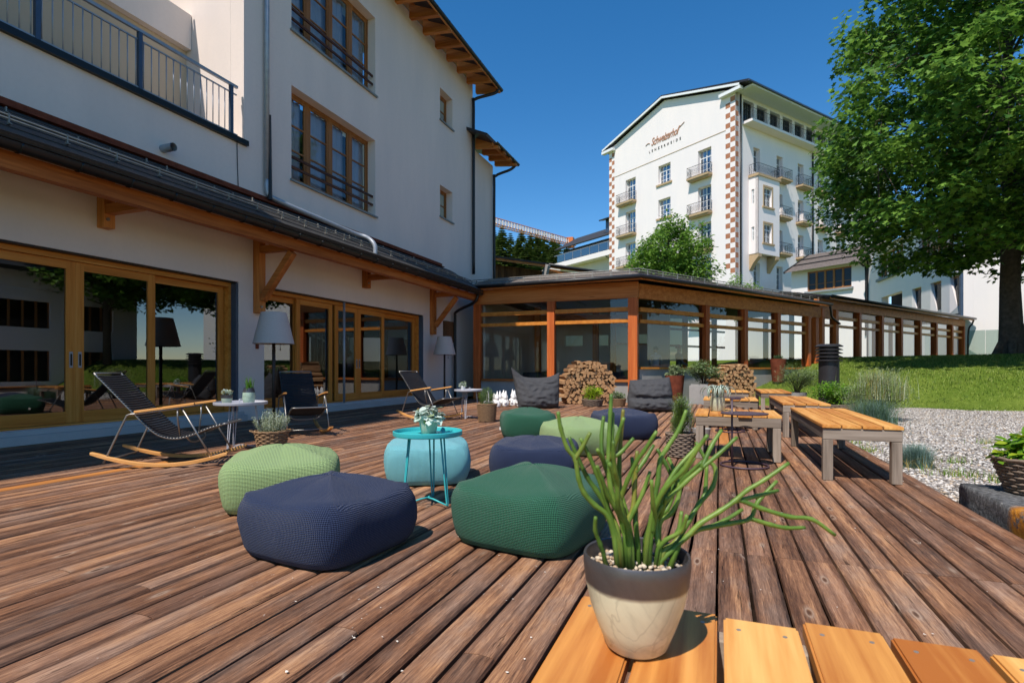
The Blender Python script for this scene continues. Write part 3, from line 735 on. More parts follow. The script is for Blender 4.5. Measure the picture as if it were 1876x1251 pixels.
# --- right wall, first section (level), second section stepped up
S1 = [0.14, 3.52, 5.80, 8.03, 10.35]; S2 = [12.72, 14.97, 17.36, 19.64, 22.09, 24.39, 26.86, 28.82]
def side(Ss, zb, zt, zsill, first):
    for i, s in enumerate(Ss):
        if first and i == 0: continue
        q = MB(); dbox(q, s-.11, s+.11, -.14, .14, zsill(s)-.25, zt); q.build('post', M['red_post'], con, bevel=.006)
    for a, b in zip(Ss[:-1], Ss[1:]):
        a_, b_ = a+.112, b-.112; zs = zsill((a+b)/2)
        for z0, z1 in ((zt-.40, zt-.27), (zt-.75, zt-.64)):
            q = MB(); dbox(q, a_, b_, -.06, .06, z0, z1); q.build('transom', M['frame_y'], con)
        for z0, z1 in ((zs+.062, zt-.75), (zt-.64, zt-.40), (zt-.27, zt)):
            q = MB(); q.quad(pt(a_-.004,.01,z0), pt(b_+.004,.01,z0), pt(b_+.004,.01,z1), pt(a_-.004,.01,z1)); q.build('pane', M['glass_clear'], con)
        q = MB(); dbox(q, a_, b_, -.10, .10, zs, zs+.06); q.build('sill', M['frame_y'], con)
        q = MB(); dbox(q, a_-.02, b_+.02, -.05, .16, -.3, zs-.002); q.build('low_wall', M['concrete'], con)
side(S1, 0, 3.17, lambda s: 1.0, True)
q = MB(); dbox(q, .16, 12.4, -.10, .10, 3.172, 3.62); q.build('side_beam', M['timber_y'], con, bevel=.006)
side([11.5]+S2, 0, 3.58, lambda s: 1.28+.03*(s-11), False)
q = MB(); dbox(q, 11.2, 29.0, -.12, .12, 3.585, 3.98); q.build('side_beam', M['timber_y'], con, bevel=.006)
# end posts cluster at the step
q = MB(); dbox(q, 10.9, 11.15, -.12, .12, .6, 3.16); q.build('post', M['red_post'], con)
# --- roofs
WI = 4.4
mb = MB(); ze = 3.74
e0 = Vector((-7.95, YF-.42, ze)); cor = P0+D3*(-.1)+N3*(-.42)+Vector((.05,-.40,0)); cor.z = ze
eS = Vector(pt(11.4,-.45,ze)); rid = .62
r0 = Vector((-7.95, YF+1.9, ze+rid)); rc = P0+D3*1.75+N3*1.75; rc = Vector((-2.9, YF+1.9, ze+rid)); rS = Vector(pt(11.4, 1.9, ze+rid+.1))
bS = Vector(pt(11.4, 4.4, ze)); bc = Vector(pt(3.0, 4.6, ze)); b0_ = Vector((-7.95, 23.2, ze))
def sl4(mb, pts, t=.06, m=0): slab(mb, pts, t, m)
sl4(mb, [e0, cor, rc, r0]); sl4(mb, [cor, eS, rS, rc]); sl4(mb, [rS, bS, bc, rc]); sl4(mb, [rc, bc, b0_, r0])
croof = mb.build('roof', M['slate_dark'], con)
M['roof_board'] = wood('grey_roof_boards', lin(82,74,68), lin(118,108,100), lin(150,140,130), 0, .8, 30, .3, .25, False)
# roof covering courses on the slopes in view
for k in range(6):
    t0, t1 = k/6, (k+1.15)/6; t1 = min(t1, 1)
    for (A, B, C_, E_) in ((e0, cor, rc, r0), (cor, eS, rS, rc)):
        q = MB(); up = Vector((0,0,.02)); lo = Vector((0,0,.006))
        sl4(q, [A.lerp(E_,t0)+up, B.lerp(C_,t0)+up, B.lerp(C_,t1)+lo, A.lerp(E_,t1)+lo], .012); q.build('roof_course', M['roof_board'] if k > 0 else M['slate_dark'], croof)
mb = MB()
f0, f1 = Vector((-7.95, YF-.40, 3.66)), cor+Vector((-.02,.03,-.08)); f2 = Vector(pt(11.4,-.43,3.66))
mb.bar(f0, f1, .03, .10); mb.bar(f1, f2, .03, .10); mb.build('fascia', M['timber_x'], croof)
mb = MB(); mb.tube([f0+Vector((0,-.09,.04)), f1+Vector((.03,-.10,.04)), f2+Vector((.08,-.05,.04))], .06, 8); mb.build('gutter', M['black_metal'], croof, smooth=True)
mb = MB()
for z_ in (.10, .17): mb.tube([e0.lerp(r0,.14)+Vector((0,0,z_)), cor.lerp(rc,.14)+Vector((0,0,z_)), eS.lerp(rS,.14)+Vector((0,0,z_))], .014, 6)
mb.build('snow_guard', M['snow_stop'], croof, smooth=True)
for k in range(10):
    p = e0.lerp(r0,.14).lerp(cor.lerp(rc,.14), (k+.5)/10); mkobj('snow_guard_bracket', qm, croof, (p.x-CB.x, p.y-CB.y, p.z-CB.z), (0,0,0), (1,1,1.4))
for k in range(16):
    p = cor.lerp(rc,.14).lerp(eS.lerp(rS,.14), (k+.5)/16); mkobj('snow_guard_bracket', qm, croof, (p.x-CB.x, p.y-CB.y, p.z-CB.z), (0,0,0), (1,1,1.4))
# second roof, stepped up
mb = MB(); z2 = 4.06
a0, a1, r0b, r1b, c0b, c1b = [Vector(pt(s, d, z)) for s, d, z in ((11.3,-.5,z2),(29.2,-.5,z2),(11.3,1.6,z2+.42),(29.2,1.6,z2+.42),(11.3,3.7,z2),(29.2,3.7,z2))]
sl4(mb, [a0,a1,r1b,r0b]); sl4(mb, [r0b,r1b,c1b,c0b]); roof2 = mb.build('roof', M['dark_sheet'], con)
for k in range(5):
    t0, t1 = k/5, min(1,(k+1.15)/5); q = MB(); sl4(q, [a0.lerp(r0b,t0)+Vector((0,0,.02)), a1.lerp(r1b,t0)+Vector((0,0,.02)), a1.lerp(r1b,t1)+Vector((0,0,.006)), a0.lerp(r0b,t1)+Vector((0,0,.006))], .012); q.build('roof_course', M['slate_dark'], roof2)
mb = MB(); mb.bar(a0+Vector((0,0,-.09)), a1+Vector((0,0,-.09)), .03, .11); mb.build('fascia', M['frame_y'], roof2)
nb_ = Vector((.826,-.563,0)); mb = MB(); mb.tube([a0+nb_*.07+Vector((0,0,-.03)), a1+nb_*.07+Vector((0,0,-.03))], .065, 8); mb.build('gutter', M['black_metal'], roof2, smooth=True)
q = MB(); q.tube(cr([Vector(pt(11.25,-.52,3.62)),Vector(pt(11.35,-.5,3.40)),Vector(pt(11.8,-.34,3.2)),Vector(pt(12.6,-.2,3.05)),Vector(pt(12.9,-.16,2.98))],4), .045, 8); q.build('downpipe', M['black_metal'], con, smooth=True)
q = MB(); q.tube(cr([Vector(pt(29.1,-.5,3.95)),Vector(pt(29.15,-.4,3.7)),Vector(pt(29.1,-.25,3.3)),Vector(pt(29.1,-.22,1.5))],4), .05, 8); q.build('downpipe', M['black_metal'], con, smooth=True)
# --- inside: floor, ceiling, far white wall, inner posts and lit far windows
mb = MB(); mb.add([(-7.5,YF+.23,.12),(-2.4,YF+.23,.12),pt(3.4,.17,.12),pt(3.4,4.4,.12),(-7.5,22.9,.12)], [(0,1,2,3,4)]); dbox(mb, 3.4, 11.4, .17, 4.4, .32, .40); dbox(mb, 11.4, 29, .17, 3.2, .9, 1.15)
mb.build('floor', M['interior_floor'], con)
mb = MB(); mb.add([(-7.5,YF+.14,3.40),(-2.4,YF+.14,3.40),pt(11.3,.14,3.40),pt(11.3,4.4,3.40),(-7.5,22.9,3.40)], [(4,3,2,1,0)]); dbox(mb, 11.3, 29, .16, 3.3, 3.85, 3.9)
mb.build('ceiling', M['dark_interior'], con)
cw = lambda u, z, d: (-7.5+u*.95+d*.3, 22.6-u*.0+d, z)
mb = MB(); wall_holes(mb, lambda u, z, d: (-7.5+u, 23.0+.02*u+d, z), 0, 5.6, .1, 3.38, [(1.2,2.0,2.0,2.45),(2.6,3.1,2.0,2.45),(3.9,4.7,2.0,2.45)], .2); mb.build('far_wall', M['plaster'], con)
mb = MB(); mb.box(-7.62, -7.5, YF+.25, 23, .1, 3.38); mb.build('inner_wall', M['plaster'], con)
for x, y, w_ in ((-6.6,20.2,.2),(-4.6,21.5,.22),(-3.1,21.6,.32)):
    q = MB(); q.box(x-w_/2, x+w_/2, y-.12, y+.12, .13, 3.39); q.build('inner_post', M['timber_z'], con)
q = MB(); q.bar((-7.4,20.2,3.0),(-2.8,21.5,3.0),.14,.22); q.build('inner_beam', M['timber_x'], con)
for s in (3.6, 6.0, 8.2, 10.4, 12.8, 15.2, 17.6, 20, 22.4, 24.8, 27.2):
    q = MB(); d_ = 4.3 if s < 11 else 3.1; dbox(q, s-.09, s+.09, d_, d_+.18, .4 if s < 11 else 1.15, 3.4 if s < 11 else 3.84); q.build('inner_post', M['timber_z'], con)
q = MB(); dbox(q, 3.6, 11.3, 4.32, 4.44, .4, 1.0); q.build('low_wall', M['plaster'], con)
q = MB(); dbox(q, 11.5, 29, 3.12, 3.24, 1.15, 1.5); q.build('low_wall', M['concrete'], con)
for z_ in (2.0, 2.75):
    q = MB(); dbox(q, 3.7, 29, 3.2 if False else 4.34, 4.40, z_, z_+.08) if False else dbox(q, 3.7, 11.2, 4.34, 4.42, z_, z_+.09); q.build('transom', M['timber_y'], con)
# ================================================================ WOOD-CLAD OUTBUILDING BEHIND
ob = thing('timber_outbuilding', 'brown timber clad building with dark eave rising behind the conservatory roof', 'building', (-6, 30, 0))
u0 = Vector((-10.6, 24.3, 0)); dO = Vector((.555, .832, 0)); nO = Vector((-.832, .555, 0))
def op(s, d, z): v = u0+dO*s+nO*d; return (v.x, v.y, z)
def obox(mb, s0, s1, d0, d1, z0, z1):
    a = [op(s0,d0,z0),op(s1,d0,z0),op(s1,d1,z0),op(s0,d1,z0),op(s0,d0,z1),op(s1,d0,z1),op(s1,d1,z1),op(s0,d1,z1)]
    mb.add(a, [(0,3,2,1),(4,5,6,7),(0,1,5,4),(1,2,6,5),(2,3,7,6),(3,0,4,7)])
mb = MB(); obox(mb, 0, 16, .3, 7, 0, 6.2); mb.build('wall', M['plaster_beige'], ob)
bq = MB(); bq.box(-.085, .085, -.012, .012, 4.0, 6.18); bme2 = bq.mesh('board', M['clad'], off=(0,0,0))
for k in range(44):
    v = u0+dO*(.1+k*.18)+nO*.28; mkobj('board', bme2, ob, (v.x+6, v.y-30, 0), (0,0,math.atan2(dO.y,dO.x)))
mb = MB(); slab(mb, [op(-1,-.7,6.40),op(17,-.7,6.40),op(17,4,7.4),op(-1,4,7.4)], .1); oroof = mb.build('roof', M['slate_dark'], ob)
mb = MB(); mb.bar(op(-1,-.62,6.28), op(17,-.62,6.28), .04, .16); mb.build('fascia', M['timber_y'], oroof)
mb = MB(); mb.tube([op(3.3,-.78,6.30), op(17,-.78,6.30)], .08, 8); mb.build('gutter', M['black_metal'], oroof, smooth=True)
mb = MB(); mb.bar(op(3.4,-.55,5.95), op(16,-.1,5.95), .2, .34); mb.build('eave_beam', M['timber_y'], ob)
mb = MB(); mb.bar(op(3.25,-.75,6.3), op(3.25,-.45,5.55), .16, .30); mb.build('stone_corbel', M['concrete'], ob)
# ================================================================ GRAND HOTEL
dL = Vector((-.8052, .5930, 0)); dR = Vector((.5930, .8052, 0)); HC = Vector((1.52, 60.48, 0))
hot = thing('grand_hotel', 'tall white grand hotel with terracotta checkered corners and sign on its gable', 'building', HC)
def hp(a, b, z): v = HC+dL*a+dR*b; return (v.x, v.y, z)       # a along the gable side, b along the balcony side
def hbox(mb, a0, a1, b0, b1, z0, z1, m=0):
    q = [hp(a0,b0,z0),hp(a1,b0,z0),hp(a1,b1,z0),hp(a0,b1,z0),hp(a0,b0,z1),hp(a1,b0,z1),hp(a1,b1,z1),hp(a0,b1,z1)]
    mb.add(q, [(0,1,2,3),(7,6,5,4),(4,5,1,0),(5,6,2,1),(6,7,3,2),(7,4,0,3)], m)
HW = 18.7; HL = 34.0; ZE = 29.7; ZA = 32.4
gab = lambda u, z, d: hp(u, d, z)
sid = lambda u, z, d: hp(d, u, z)
gh = []; FH = 3.95
fl = [22.05, 18.0, 14.05, 10.1, 6.1]
for z in fl:
    gh += [(2.9, 4.62, z, z+2.8), (13.95, 15.7, z, z+2.8)]
for z in (22.75, 18.75, 14.8, 10.8): gh.append((8.45, 10.3, z, z+2.2))
mb = MB(); wall_holes(mb, gab, 0, HW, 0, ZE, gh, .55)
mb.add([hp(0,0,ZE),hp(HW,0,ZE),hp(HW/2,0,ZA)], [(0,1,2)])
sh = []
bcols = [3.1, 7.35, 11.55, 15.75, 20, 24.2, 28.4]
for j, z in enumerate([21.9, 17.75, 13.75, 9.75]):
    for i, b in enumerate(bcols):
        if i == 0 and j in (1, 2): continue
        sh.append((b, b+1.15, z, z+2.55))
for k in range(10): sh.append((1.3+k*2.4, 1.3+k*2.4+1.9, 26.75, 29.05))
mb2 = MB(); wall_holes(mb2, sid, .002, HL, 0, ZE, sh, .55)
hw = mb.build('gable_wall', M['plaster_hotel'], hot); hw2 = mb2.build('balcony_wall', M['plaster_hotel'], hot)
mb = MB(); hbox(mb, HW-.4, HW, .4, HL, 0, ZE); hbox(mb, .4, HW-.4, HL-.4, HL, 0, ZE); mb.build('rear_wall', M['plaster_hotel'], hot)
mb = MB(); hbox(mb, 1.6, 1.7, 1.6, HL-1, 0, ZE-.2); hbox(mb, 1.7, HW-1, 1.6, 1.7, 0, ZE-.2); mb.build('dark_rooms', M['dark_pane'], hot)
def hwin(fn, u0_, u1_, z0, z1, nb=2, rows=3, d=.38, frm='white_frame'):
    f_ = MB()
    def bx(a, b, c, e, dd0=d, dd1=d+.07):
        P_ = [fn(a,c,dd0),fn(b,c,dd0),fn(b,e,dd0),fn(a,e,dd0),fn(a,c,dd1),fn(b,c,dd1),fn(b,e,dd1),fn(a,e,dd1)]
        f_.add(P_, [(0,1,2,3),(7,6,5,4),(0,4,5,1),(1,5,6,2),(2,6,7,3),(3,7,4,0)])
    t = .09
    bx(u0_+.003, u0_+t, z0, z1-.003); bx(u1_-t, u1_-.003, z0, z1-.003); bx(u0_+t, u1_-t, z0, z0+t); bx(u0_+t, u1_-t, z1-t, z1-.003)
    for k in range(1, nb): u = u0_+(u1_-u0_)*k/nb; bx(u-.05, u+.05, z0+t, z1-t)
    zt = z0+(z1-z0)*.70; bx(u0_+t, u1_-t, zt-.045, zt+.045, d+.002, d+.068)
    for k in range(nb):
        a_, b_ = u0_+(u1_-u0_)*k/nb, u0_+(u1_-u0_)*(k+1)/nb; bx((a_+b_)/2-.018, (a_+b_)/2+.018, z0+t, z1-t, d+.01, d+.05)
    for r_ in range(1, rows): zz = z0+(zt-z0)*r_/rows; bx(u0_+t, u1_-t, zz-.018, zz+.018, d+.012, d+.052)
    w_ = f_.build('window', M[frm], hot)
    g_ = MB(); g_.quad(fn(u0_+t,z0+t,d+.03), fn(u1_-t,z0+t,d+.03), fn(u1_-t,z1-t,d+.03), fn(u0_+t,z1-t,d+.03)); g_.build('pane', M['glass_far'], w_)
    c_ = MB(); nn = 8
    for sgn in (0, 1):
        a_, b_ = (u0_+.1, u0_+.1+(u1_-u0_)*.28) if sgn == 0 else (u1_-.1-(u1_-u0_)*.28, u1_-.1)
        n0 = len(c_.v)
        for k in range(nn+1): u = a_+(b_-a_)*k/nn; dd = d+.25+.03*(k % 2); c_.v += [fn(u, z0+.05, dd), fn(u, z1-.05, dd)]
        for k in range(nn): c_.f.append((n0+2*k, n0+2*k+2, n0+2*k+3, n0+2*k+1)); c_.m.append(0)
    c_.build('curtain', M['curtain'], w_)
    return w_
for (a, b, c, e) in gh: hwin(gab, a, b, c, e)
for (a, b, c, e) in sh:
    if a < 22: hwin(sid, a, b, c, e, 2 if b-a < 1.5 else 3, 3, .38, 'white_frame' if c < 25 else 'dark_frame' if 'dark_frame' in M else 'white_frame')
# sandstone sills for the middle windows
for (a, b, c, e) in gh:
    if 8 < a < 9:
        q = MB(); hbox(q, a-.25, b+.25, -.14, .2, c-.22, c-.003); q.build('sill', M['sand_stone'], hot)
# balconies on the gable wall
def iron_rail(pts, z, h, parent, step=.16):
    r_ = MB(); P_ = [Vector(p) for p in pts]
    for zz in (z+.06, z+h): r_.tube([(p.x, p.y, zz) for p in P_], .025, 5)
    for p, q in zip(P_[:-1], P_[1:]):
        L = (q-p).length; n = max(2, int(L/step))
        for k in range(n+1):
            v = p.lerp(q, k/n); r_.tube([(v.x, v.y, z+.06), (v.x, v.y, z+h)], .011, 4, False)
            if k < n:
                v2 = p.lerp(q, (k+1)/n); r_.tube([(v.x,v.y,z+h*.15),((v.x+v2.x)/2,(v.y+v2.y)/2,z+h*.5),(v.x,v.y,z+h*.85)], .009, 4, False)
    return r_.build('railing', M['black_metal'], parent)
for z in fl:
    for (a, b) in ((2.75, 5.6), (13.8, 16.75)):
        q = MB(); hbox(q, a, b, -.75, -.003, z-.32, z-.10); hbox(q, a+.08, b-.08, -.65, -.004, z-.46, z-.325)
        bo = q.build('balcony', M['sand_stone'], hot)
        iron_rail([hp(a+.05,-.03,0), hp(a+.05,-.7,0), hp(b-.05,-.7,0), hp(b-.05,-.03,0)], z-.12, 1.15, bo)
# balconies and stone-framed windows on the long side
for j, z in enumerate([21.9, 17.75, 13.75]):
    for i, b in enumerate(bcols[:5]):
        if i == 0: continue
        q = MB(); hbox(q, -.85, -.003, b-.45, b+1.75, z-.30, z-.10); hbox(q, -.7, -.004, b-.3, b+1.6, z-.44, z-.305); bo = q.build('balcony', M['sand_stone'], hot)
        iron_rail([hp(-.03,b-.4,0), hp(-.8,b-.4,0), hp(-.8,b+1.7,0), hp(-.03,b+1.7,0)], z-.12, 1.1, bo, .2)
# long attic balcony under the eave
q = MB(); hbox(q, -1.15, -.003, 1.2, HL-1, 26.35, 26.62); lb = q.build('attic_balcony', M['plaster_hotel'], hot)
iron_rail([hp(-.05,1.25,0), hp(-1.08,1.25,0), hp(-1.08,24,0)], 26.6, 1.15, lb, .3)
# oriel bay
OB0, OB1, OD, OZ0, OZ1 = 2.3, 6.15, 1.05, 13.0, 21.0
ofn = lambda u, z, d: hp(-OD+d, u, z)
oside = lambda u, z, d: hp(-u, OB0+d, z)
q = MB(); wall_holes(q, ofn, OB0, OB1, OZ0, OZ1, [(3.35,4.75,18.0,20.0),(3.35,4.75,14.2,16.2)], .3); 
wall_holes(q, oside, .003, OD, OZ0, OZ1, [(.3,.62,18.2,19.7),(.3,.62,14.3,15.8)], .15); hbox(q, -OD+.3, -.004, OB1-.3, OB1-.003, OZ0, OZ1); hbox(q, -OD+.302, -.004, OB0+.3, OB1-.302, OZ1-.2, OZ1-.004); hbox(q, -.5, -.3, OB0+.4, OB1-.4, OZ0+.1, OZ1-.3)
orl = q.build('oriel', M['plaster_hotel'], hot)
for z in (18.0, 14.2):
    q = MB()
    for a, b, c, e in ((3.15,3.35,z-.02,z+2.2),(4.75,4.95,z-.02,z+2.2),(3.35,4.75,z+2.0,z+2.2)): P_ = [ofn(a,c,-.03),ofn(b,c,-.03),ofn(b,e,-.03),ofn(a,e,-.03),ofn(a,c,.02),ofn(b,c,.02),ofn(b,e,.02),ofn(a,e,.02)]; q.add(P_, [(0,1,2,3),(7,6,5,4),(0,4,5,1),(1,5,6,2),(2,6,7,3),(3,7,4,0)])
    q.build('window_surround', M['sand_stone'], orl)
    hwin(ofn, 3.35, 4.75, z, z+2.0, 2, 2, .2); hwin(oside, .3, .62, z+.15, z+1.65, 1, 2, .1)
    q = MB(); hbox(q, -OD-.14, -OD+.1, 3.0, 5.1, z-.2, z-.022); q.build('sill', M['sand_stone'], orl)
q = MB(); hbox(q, -OD-.12, -.005, OB0-.12, OB1+.12, OZ1-.001, OZ1+.26); q.build('cornice', M['sand_stone'], orl)
iron_rail([hp(-.05,OB0,0), hp(-OD,OB0,0), hp(-OD,OB1,0), hp(-.05,OB1,0)], OZ1+.24, 1.1, orl, .2)
q = MB()
for b in (OB0+.05, OB1-.65):
    q = MB(); q.add([hp(-.003,b,OZ0-.002),hp(-OD,b,OZ0-.002),hp(-OD,b,OZ0-.35),hp(-.5,b,OZ0-.9),hp(-.003,b,OZ0-1.7),hp(-.003,b+.6,OZ0-.002),hp(-OD,b+.6,OZ0-.002),hp(-OD,b+.6,OZ0-.35),hp(-.5,b+.6,OZ0-.9),hp(-.003,b+.6,OZ0-1.7)],
        [(0,1,2,3,4),(9,8,7,6,5),(0,5,6,1),(1,6,7,2),(2,7,8,3),(3,8,9,4)])
    q.build('corbel', M['sand_stone'], orl)
# roof with broad eaves
mb = MB(); ov = .9
for sgn in (0, 1):
    a_e = -ov-1.0 if sgn == 0 else HW+ov; zt = ZE-.25
    pts = [hp(a_e,-.55,zt+.35), hp(a_e,HL+.5,zt+.35), hp(HW/2,HL+.5,ZA+.45), hp(HW/2,-.55,ZA+.45)]
    if sgn: pts = pts[::-1]
    slab(mb, pts, .22)
hroof = mb.build('roof', M['dark_sheet'], hot)
q = MB()
q.bar(hp(-ov+.1,-.50,ZE+.04), hp(HW/2,-.50,ZA+.20), .12, .22, (0,0,1)); q.bar(hp(HW+ov-.1,-.50,ZE+.04), hp(HW/2,-.50,ZA+.20), .12, .22); q.build('verge_board', M['white_frame'], hroof)
q = MB(); hbox(q, -ov-.9, -.02, .3, HL, ZE-.28, ZE-.08); q.build('eave_box', M['white_frame'], hroof)
for a0_, a1_ in ((-ov, 1.6), (HW-1.2, HW+ov)): q = MB(); hbox(q, a0_, a1_, -.55, -.02, ZE-.42, ZE-.10); q.build('eave_return', M['white_frame'], hroof)
q = MB(); q.bar(hp(-ov-1.05,-.6,ZE-.06), hp(-ov-1.05,HL,ZE-.06), .14, .14); q.build('gutter', M['blue_steel'], hroof)
q = MB(); 
for z in (25.86,): hbox(q, 1.12, 17.65, -.035, -.002, z-.03, z+.03)
q.build('string_course', M['sand_stone'], hot)
q = MB(); hbox(q, -.05, HW+.05, -.05, -.003, 0, 10.95); hbox(q, -.05, -.003, -.003, HL, 0, 10.95); 
# checkered painted corners
q = MB(); CH = .52
for k in range(36):
    z0 = 29.1-CH*(k+1); z1 = z0+CH
    if z0 < 10.9: break
    for c in range(2):
        if (k+c) % 2 == 0: q.quad(hp(.02+.57*c,-.006,z0), hp(.57+.57*c,-.006,z0), hp(.57+.57*c,-.006,z1), hp(.02+.57*c,-.006,z1))
        if (k+c) % 2 == 1: q.quad(hp(HW-.02-.5*c,-.006,z0), hp(HW-.5-.5*c,-.006,z0), hp(HW-.5-.5*c,-.006,z1), hp(HW-.02-.5*c,-.006,z1))
    if k % 2 == 1: q.quad(hp(-.006,.02,z0), hp(-.006,.55,z0), hp(-.006,.55,z1), hp(-.006,.02,z1))
q.build('painted_checks', M['terracotta_paint'], hot)['kind'] = 'stuff'
q = MB(); q.tube([hp(-.12,.75,29.3), hp(-.12,.75,8)], .09, 8); q.build('downpipe', M['black_metal'], hot, smooth=True)
q = MB(); q.tube([hp(-.12,14.5,26.2), hp(-.12,14.5,8)], .09, 8); q.build('downpipe', M['black_metal'], hot, smooth=True)
# sign lettering: brush script with a long tail, small capitals below
def text_on(txt, a_left, a_right, z, size, mat, name, shear=0.0, rise=0.0, bold=.0, space=1.0):
    cu = bpy.data.curves.new(name, 'FONT'); cu.body = txt; cu.size = size; cu.shear = shear; cu.extrude = .02; cu.offset = bold; cu.space_character = space
    ob_ = bpy.data.objects.new(name, cu); COL.objects.link(ob_); bpy.context.view_layer.update()
    dg = bpy.context.evaluated_depsgraph_get(); me = bpy.data.meshes.new_from_object(ob_.evaluated_get(dg)); bpy.data.objects.remove(ob_)
    xs = [v.co.x for v in me.vertices]; x0, x1 = min(xs), max(xs); k = abs(a_left-a_right)/(x1-x0)
    for v in me.vertices:
        t = (v.co.x-x0)*k; a = a_left-t; h = v.co.y+rise*t
        q_ = Vector(hp(a, -.03-v.co.z, z+h))-HC; v.co = q_
    me.materials.clear(); me.materials.append(mat); return mkobj(name, me, hot)
text_on('Schweizerhof', 11.35, 7.05, 27.75, 1.25, M['text_brown'], 'sign_script', .42, .0, .012, .92)
text_on('LENZERHEIDE', 11.7, 6.95, 27.0, .40, M['text_grey'], 'sign_capitals', 0, 0, 0, 2.2)
q = MB(); q.tube(cr([hp(12.25,-.04,28.05), hp(11.9,-.04,28.2), hp(11.6,-.04,28.1)], 5), .04, 5); q.build('sign_flourish', M['text_brown'], hot)
q = MB(); q.tube(cr([hp(7.35,-.04,28.35), hp(7.0,-.04,28.5), hp(6.45,-.04,28.78)], 5), .04, 5); q.build('sign_flourish', M['text_brown'], hot)
# ---------------------------------------------------------------- lower wing of the hotel further back
wing = thing('hotel_rear_wing', 'warm white rear hotel wing with glass railed roof terrace and dark dormer', 'building', hp(24,4,0))
WB = 3.2
mb = MB(); wall_holes(mb, lambda u, z, d: hp(u, WB+d, z), HW+.02, 40, 0, 17.2, [(20.2+k*3.4, 21.9+k*3.4, 12.6, 14.9) for k in range(5)], .3); mb.build('wall', M['plaster_pink'], wing)
for k in range(5):
    a, b = 20.2+k*3.4, 21.9+k*3.4
    q = MB()
    for (u_, v_) in ((a, a+.1), (b-.1, b), ((a+b)/2-.06, (a+b)/2+.06)): hbox(q, u_, v_, WB+.2, WB+.26, 12.6, 14.9)
    hbox(q, a+.1, b-.1, WB+.2, WB+.26, 14.1, 14.2); hbox(q, a+.1, b-.1, WB+.3, WB+.33, 12.6, 14.9, 1); q.build('window', [M['white_frame'], M['dark_pane']], wing)
q = MB(); hbox(q, HW+.03, 33, WB-1.5, WB+.01, 16.55, 17.25); q.build('terrace_slab', M['plaster_hotel'], wing)
q = MB()
for k in range(7): hbox(q, HW+.2+k*1.9, HW+.25+k*1.9, WB-1.45, WB-1.40, 17.26, 18.4)
hbox(q, HW+.1, 32.9, WB-1.46, WB-1.38, 18.4, 18.46); gr = q.build('terrace_railing', M['galv'], wing)
for k in range(7):
    q = MB(); q.quad(hp(HW+.27+k*1.9,WB-1.42,17.35), hp(HW+2.05+k*1.9,WB-1.42,17.35), hp(HW+2.05+k*1.9,WB-1.42,18.38), hp(HW+.27+k*1.9,WB-1.42,18.38)); q.build('glass_panel', M['glass_green'], gr)
q = MB(); hbox(q, HW+.03, 33.5, WB+.8, WB+6, 17.3, 19.6); q.build('attic_wall', M['dark_pane'], wing)
q = MB(); slab(q, [hp(HW+.02,WB-.6,19.7), hp(HW+.02,WB+4,22.2), hp(34,WB+4,22.2), hp(34,WB-.6,19.7)], .18); wr = q.build('roof', M['slate_dark'], wing)
q = MB(); hbox(q, HW+.4, 23.5, WB+.6, WB+4, 20.4, 22.3); q.build('dormer', M['blue_steel'], wr)
q = MB(); slab(q, [hp(HW+.02,WB-.1,22.25), hp(HW+.02,WB+4.4,23.3), hp(24.2,WB+4.4,23.3), hp(24.2,WB-.1,22.25)], .15); q.build('dormer_roof', M['dark_sheet'], wr)
q = MB(); hbox(q, 20.2, 22.2, WB+2.0, WB+3.2, 22.4, 24.3); q.tube([hp(20.6,WB+2.6,24.3), hp(20.6,WB+2.6,25.5)], .12, 8); q.build('chimney', M['concrete'], wr)
q = MB(); q.tube(cr([hp(21.4,WB-1.3,16.5), hp(21.3,WB-.9,16.3), hp(20.3,WB-.1,15.9), hp(20.2,WB-.1,15.4), hp(20.2,WB-.1,9)],4), .07, 6); q.build('downpipe', M['black_metal'], wing, smooth=True)
# ================================================================ WHITE CHALET BUILDINGS ON THE RIGHT
PW = Vector((13.93, 40.96, 0)); dW = Vector((-.0928, .9957, 0)); nW = Vector((.9957, .0928, 0)); PA = PW+dW*16.14
wh = thing('white_house_with_funnel_windows', 'white plastered house with deep splayed funnel windows behind the maple', 'building', PW)
def wp(s, d, z): v = PW+dW*s+nW*d; return (v.x, v.y, z)
def wbox(mb, s0, s1, d0, d1, z0, z1, m=0):
    q = [wp(s0,d0,z0),wp(s1,d0,z0),wp(s1,d1,z0),wp(s0,d1,z0),wp(s0,d0,z1),wp(s1,d0,z1),wp(s1,d1,z1),wp(s0,d1,z1)]
    mb.add(q, [(0,1,2,3),(7,6,5,4),(4,5,1,0),(5,6,2,1),(6,7,3,2),(7,4,0,3)], m)
fun = [(.25,1.65,4.4,6.86),(2.75,4.25,4.4,6.86),(5.65,7.15,4.4,6.86)]
big = [(8.7,13.6,8.6,10.6),(1.2,6.0,8.6,10.6)]; rec = [(8.85,13.0,4.6,7.0)]
mb = MB(); wall_holes(mb, lambda u, z, d: wp(u,d,z), 0, 16.14, 0, 11.2, fun+big+rec, .5); mb.build('wall', M['plaster_hotel'], wh)
mb = MB(); wbox(mb, -.004, .5, .502, 20, 0, 11.2); mb.build('near_wall', M['plaster_hotel'], wh)
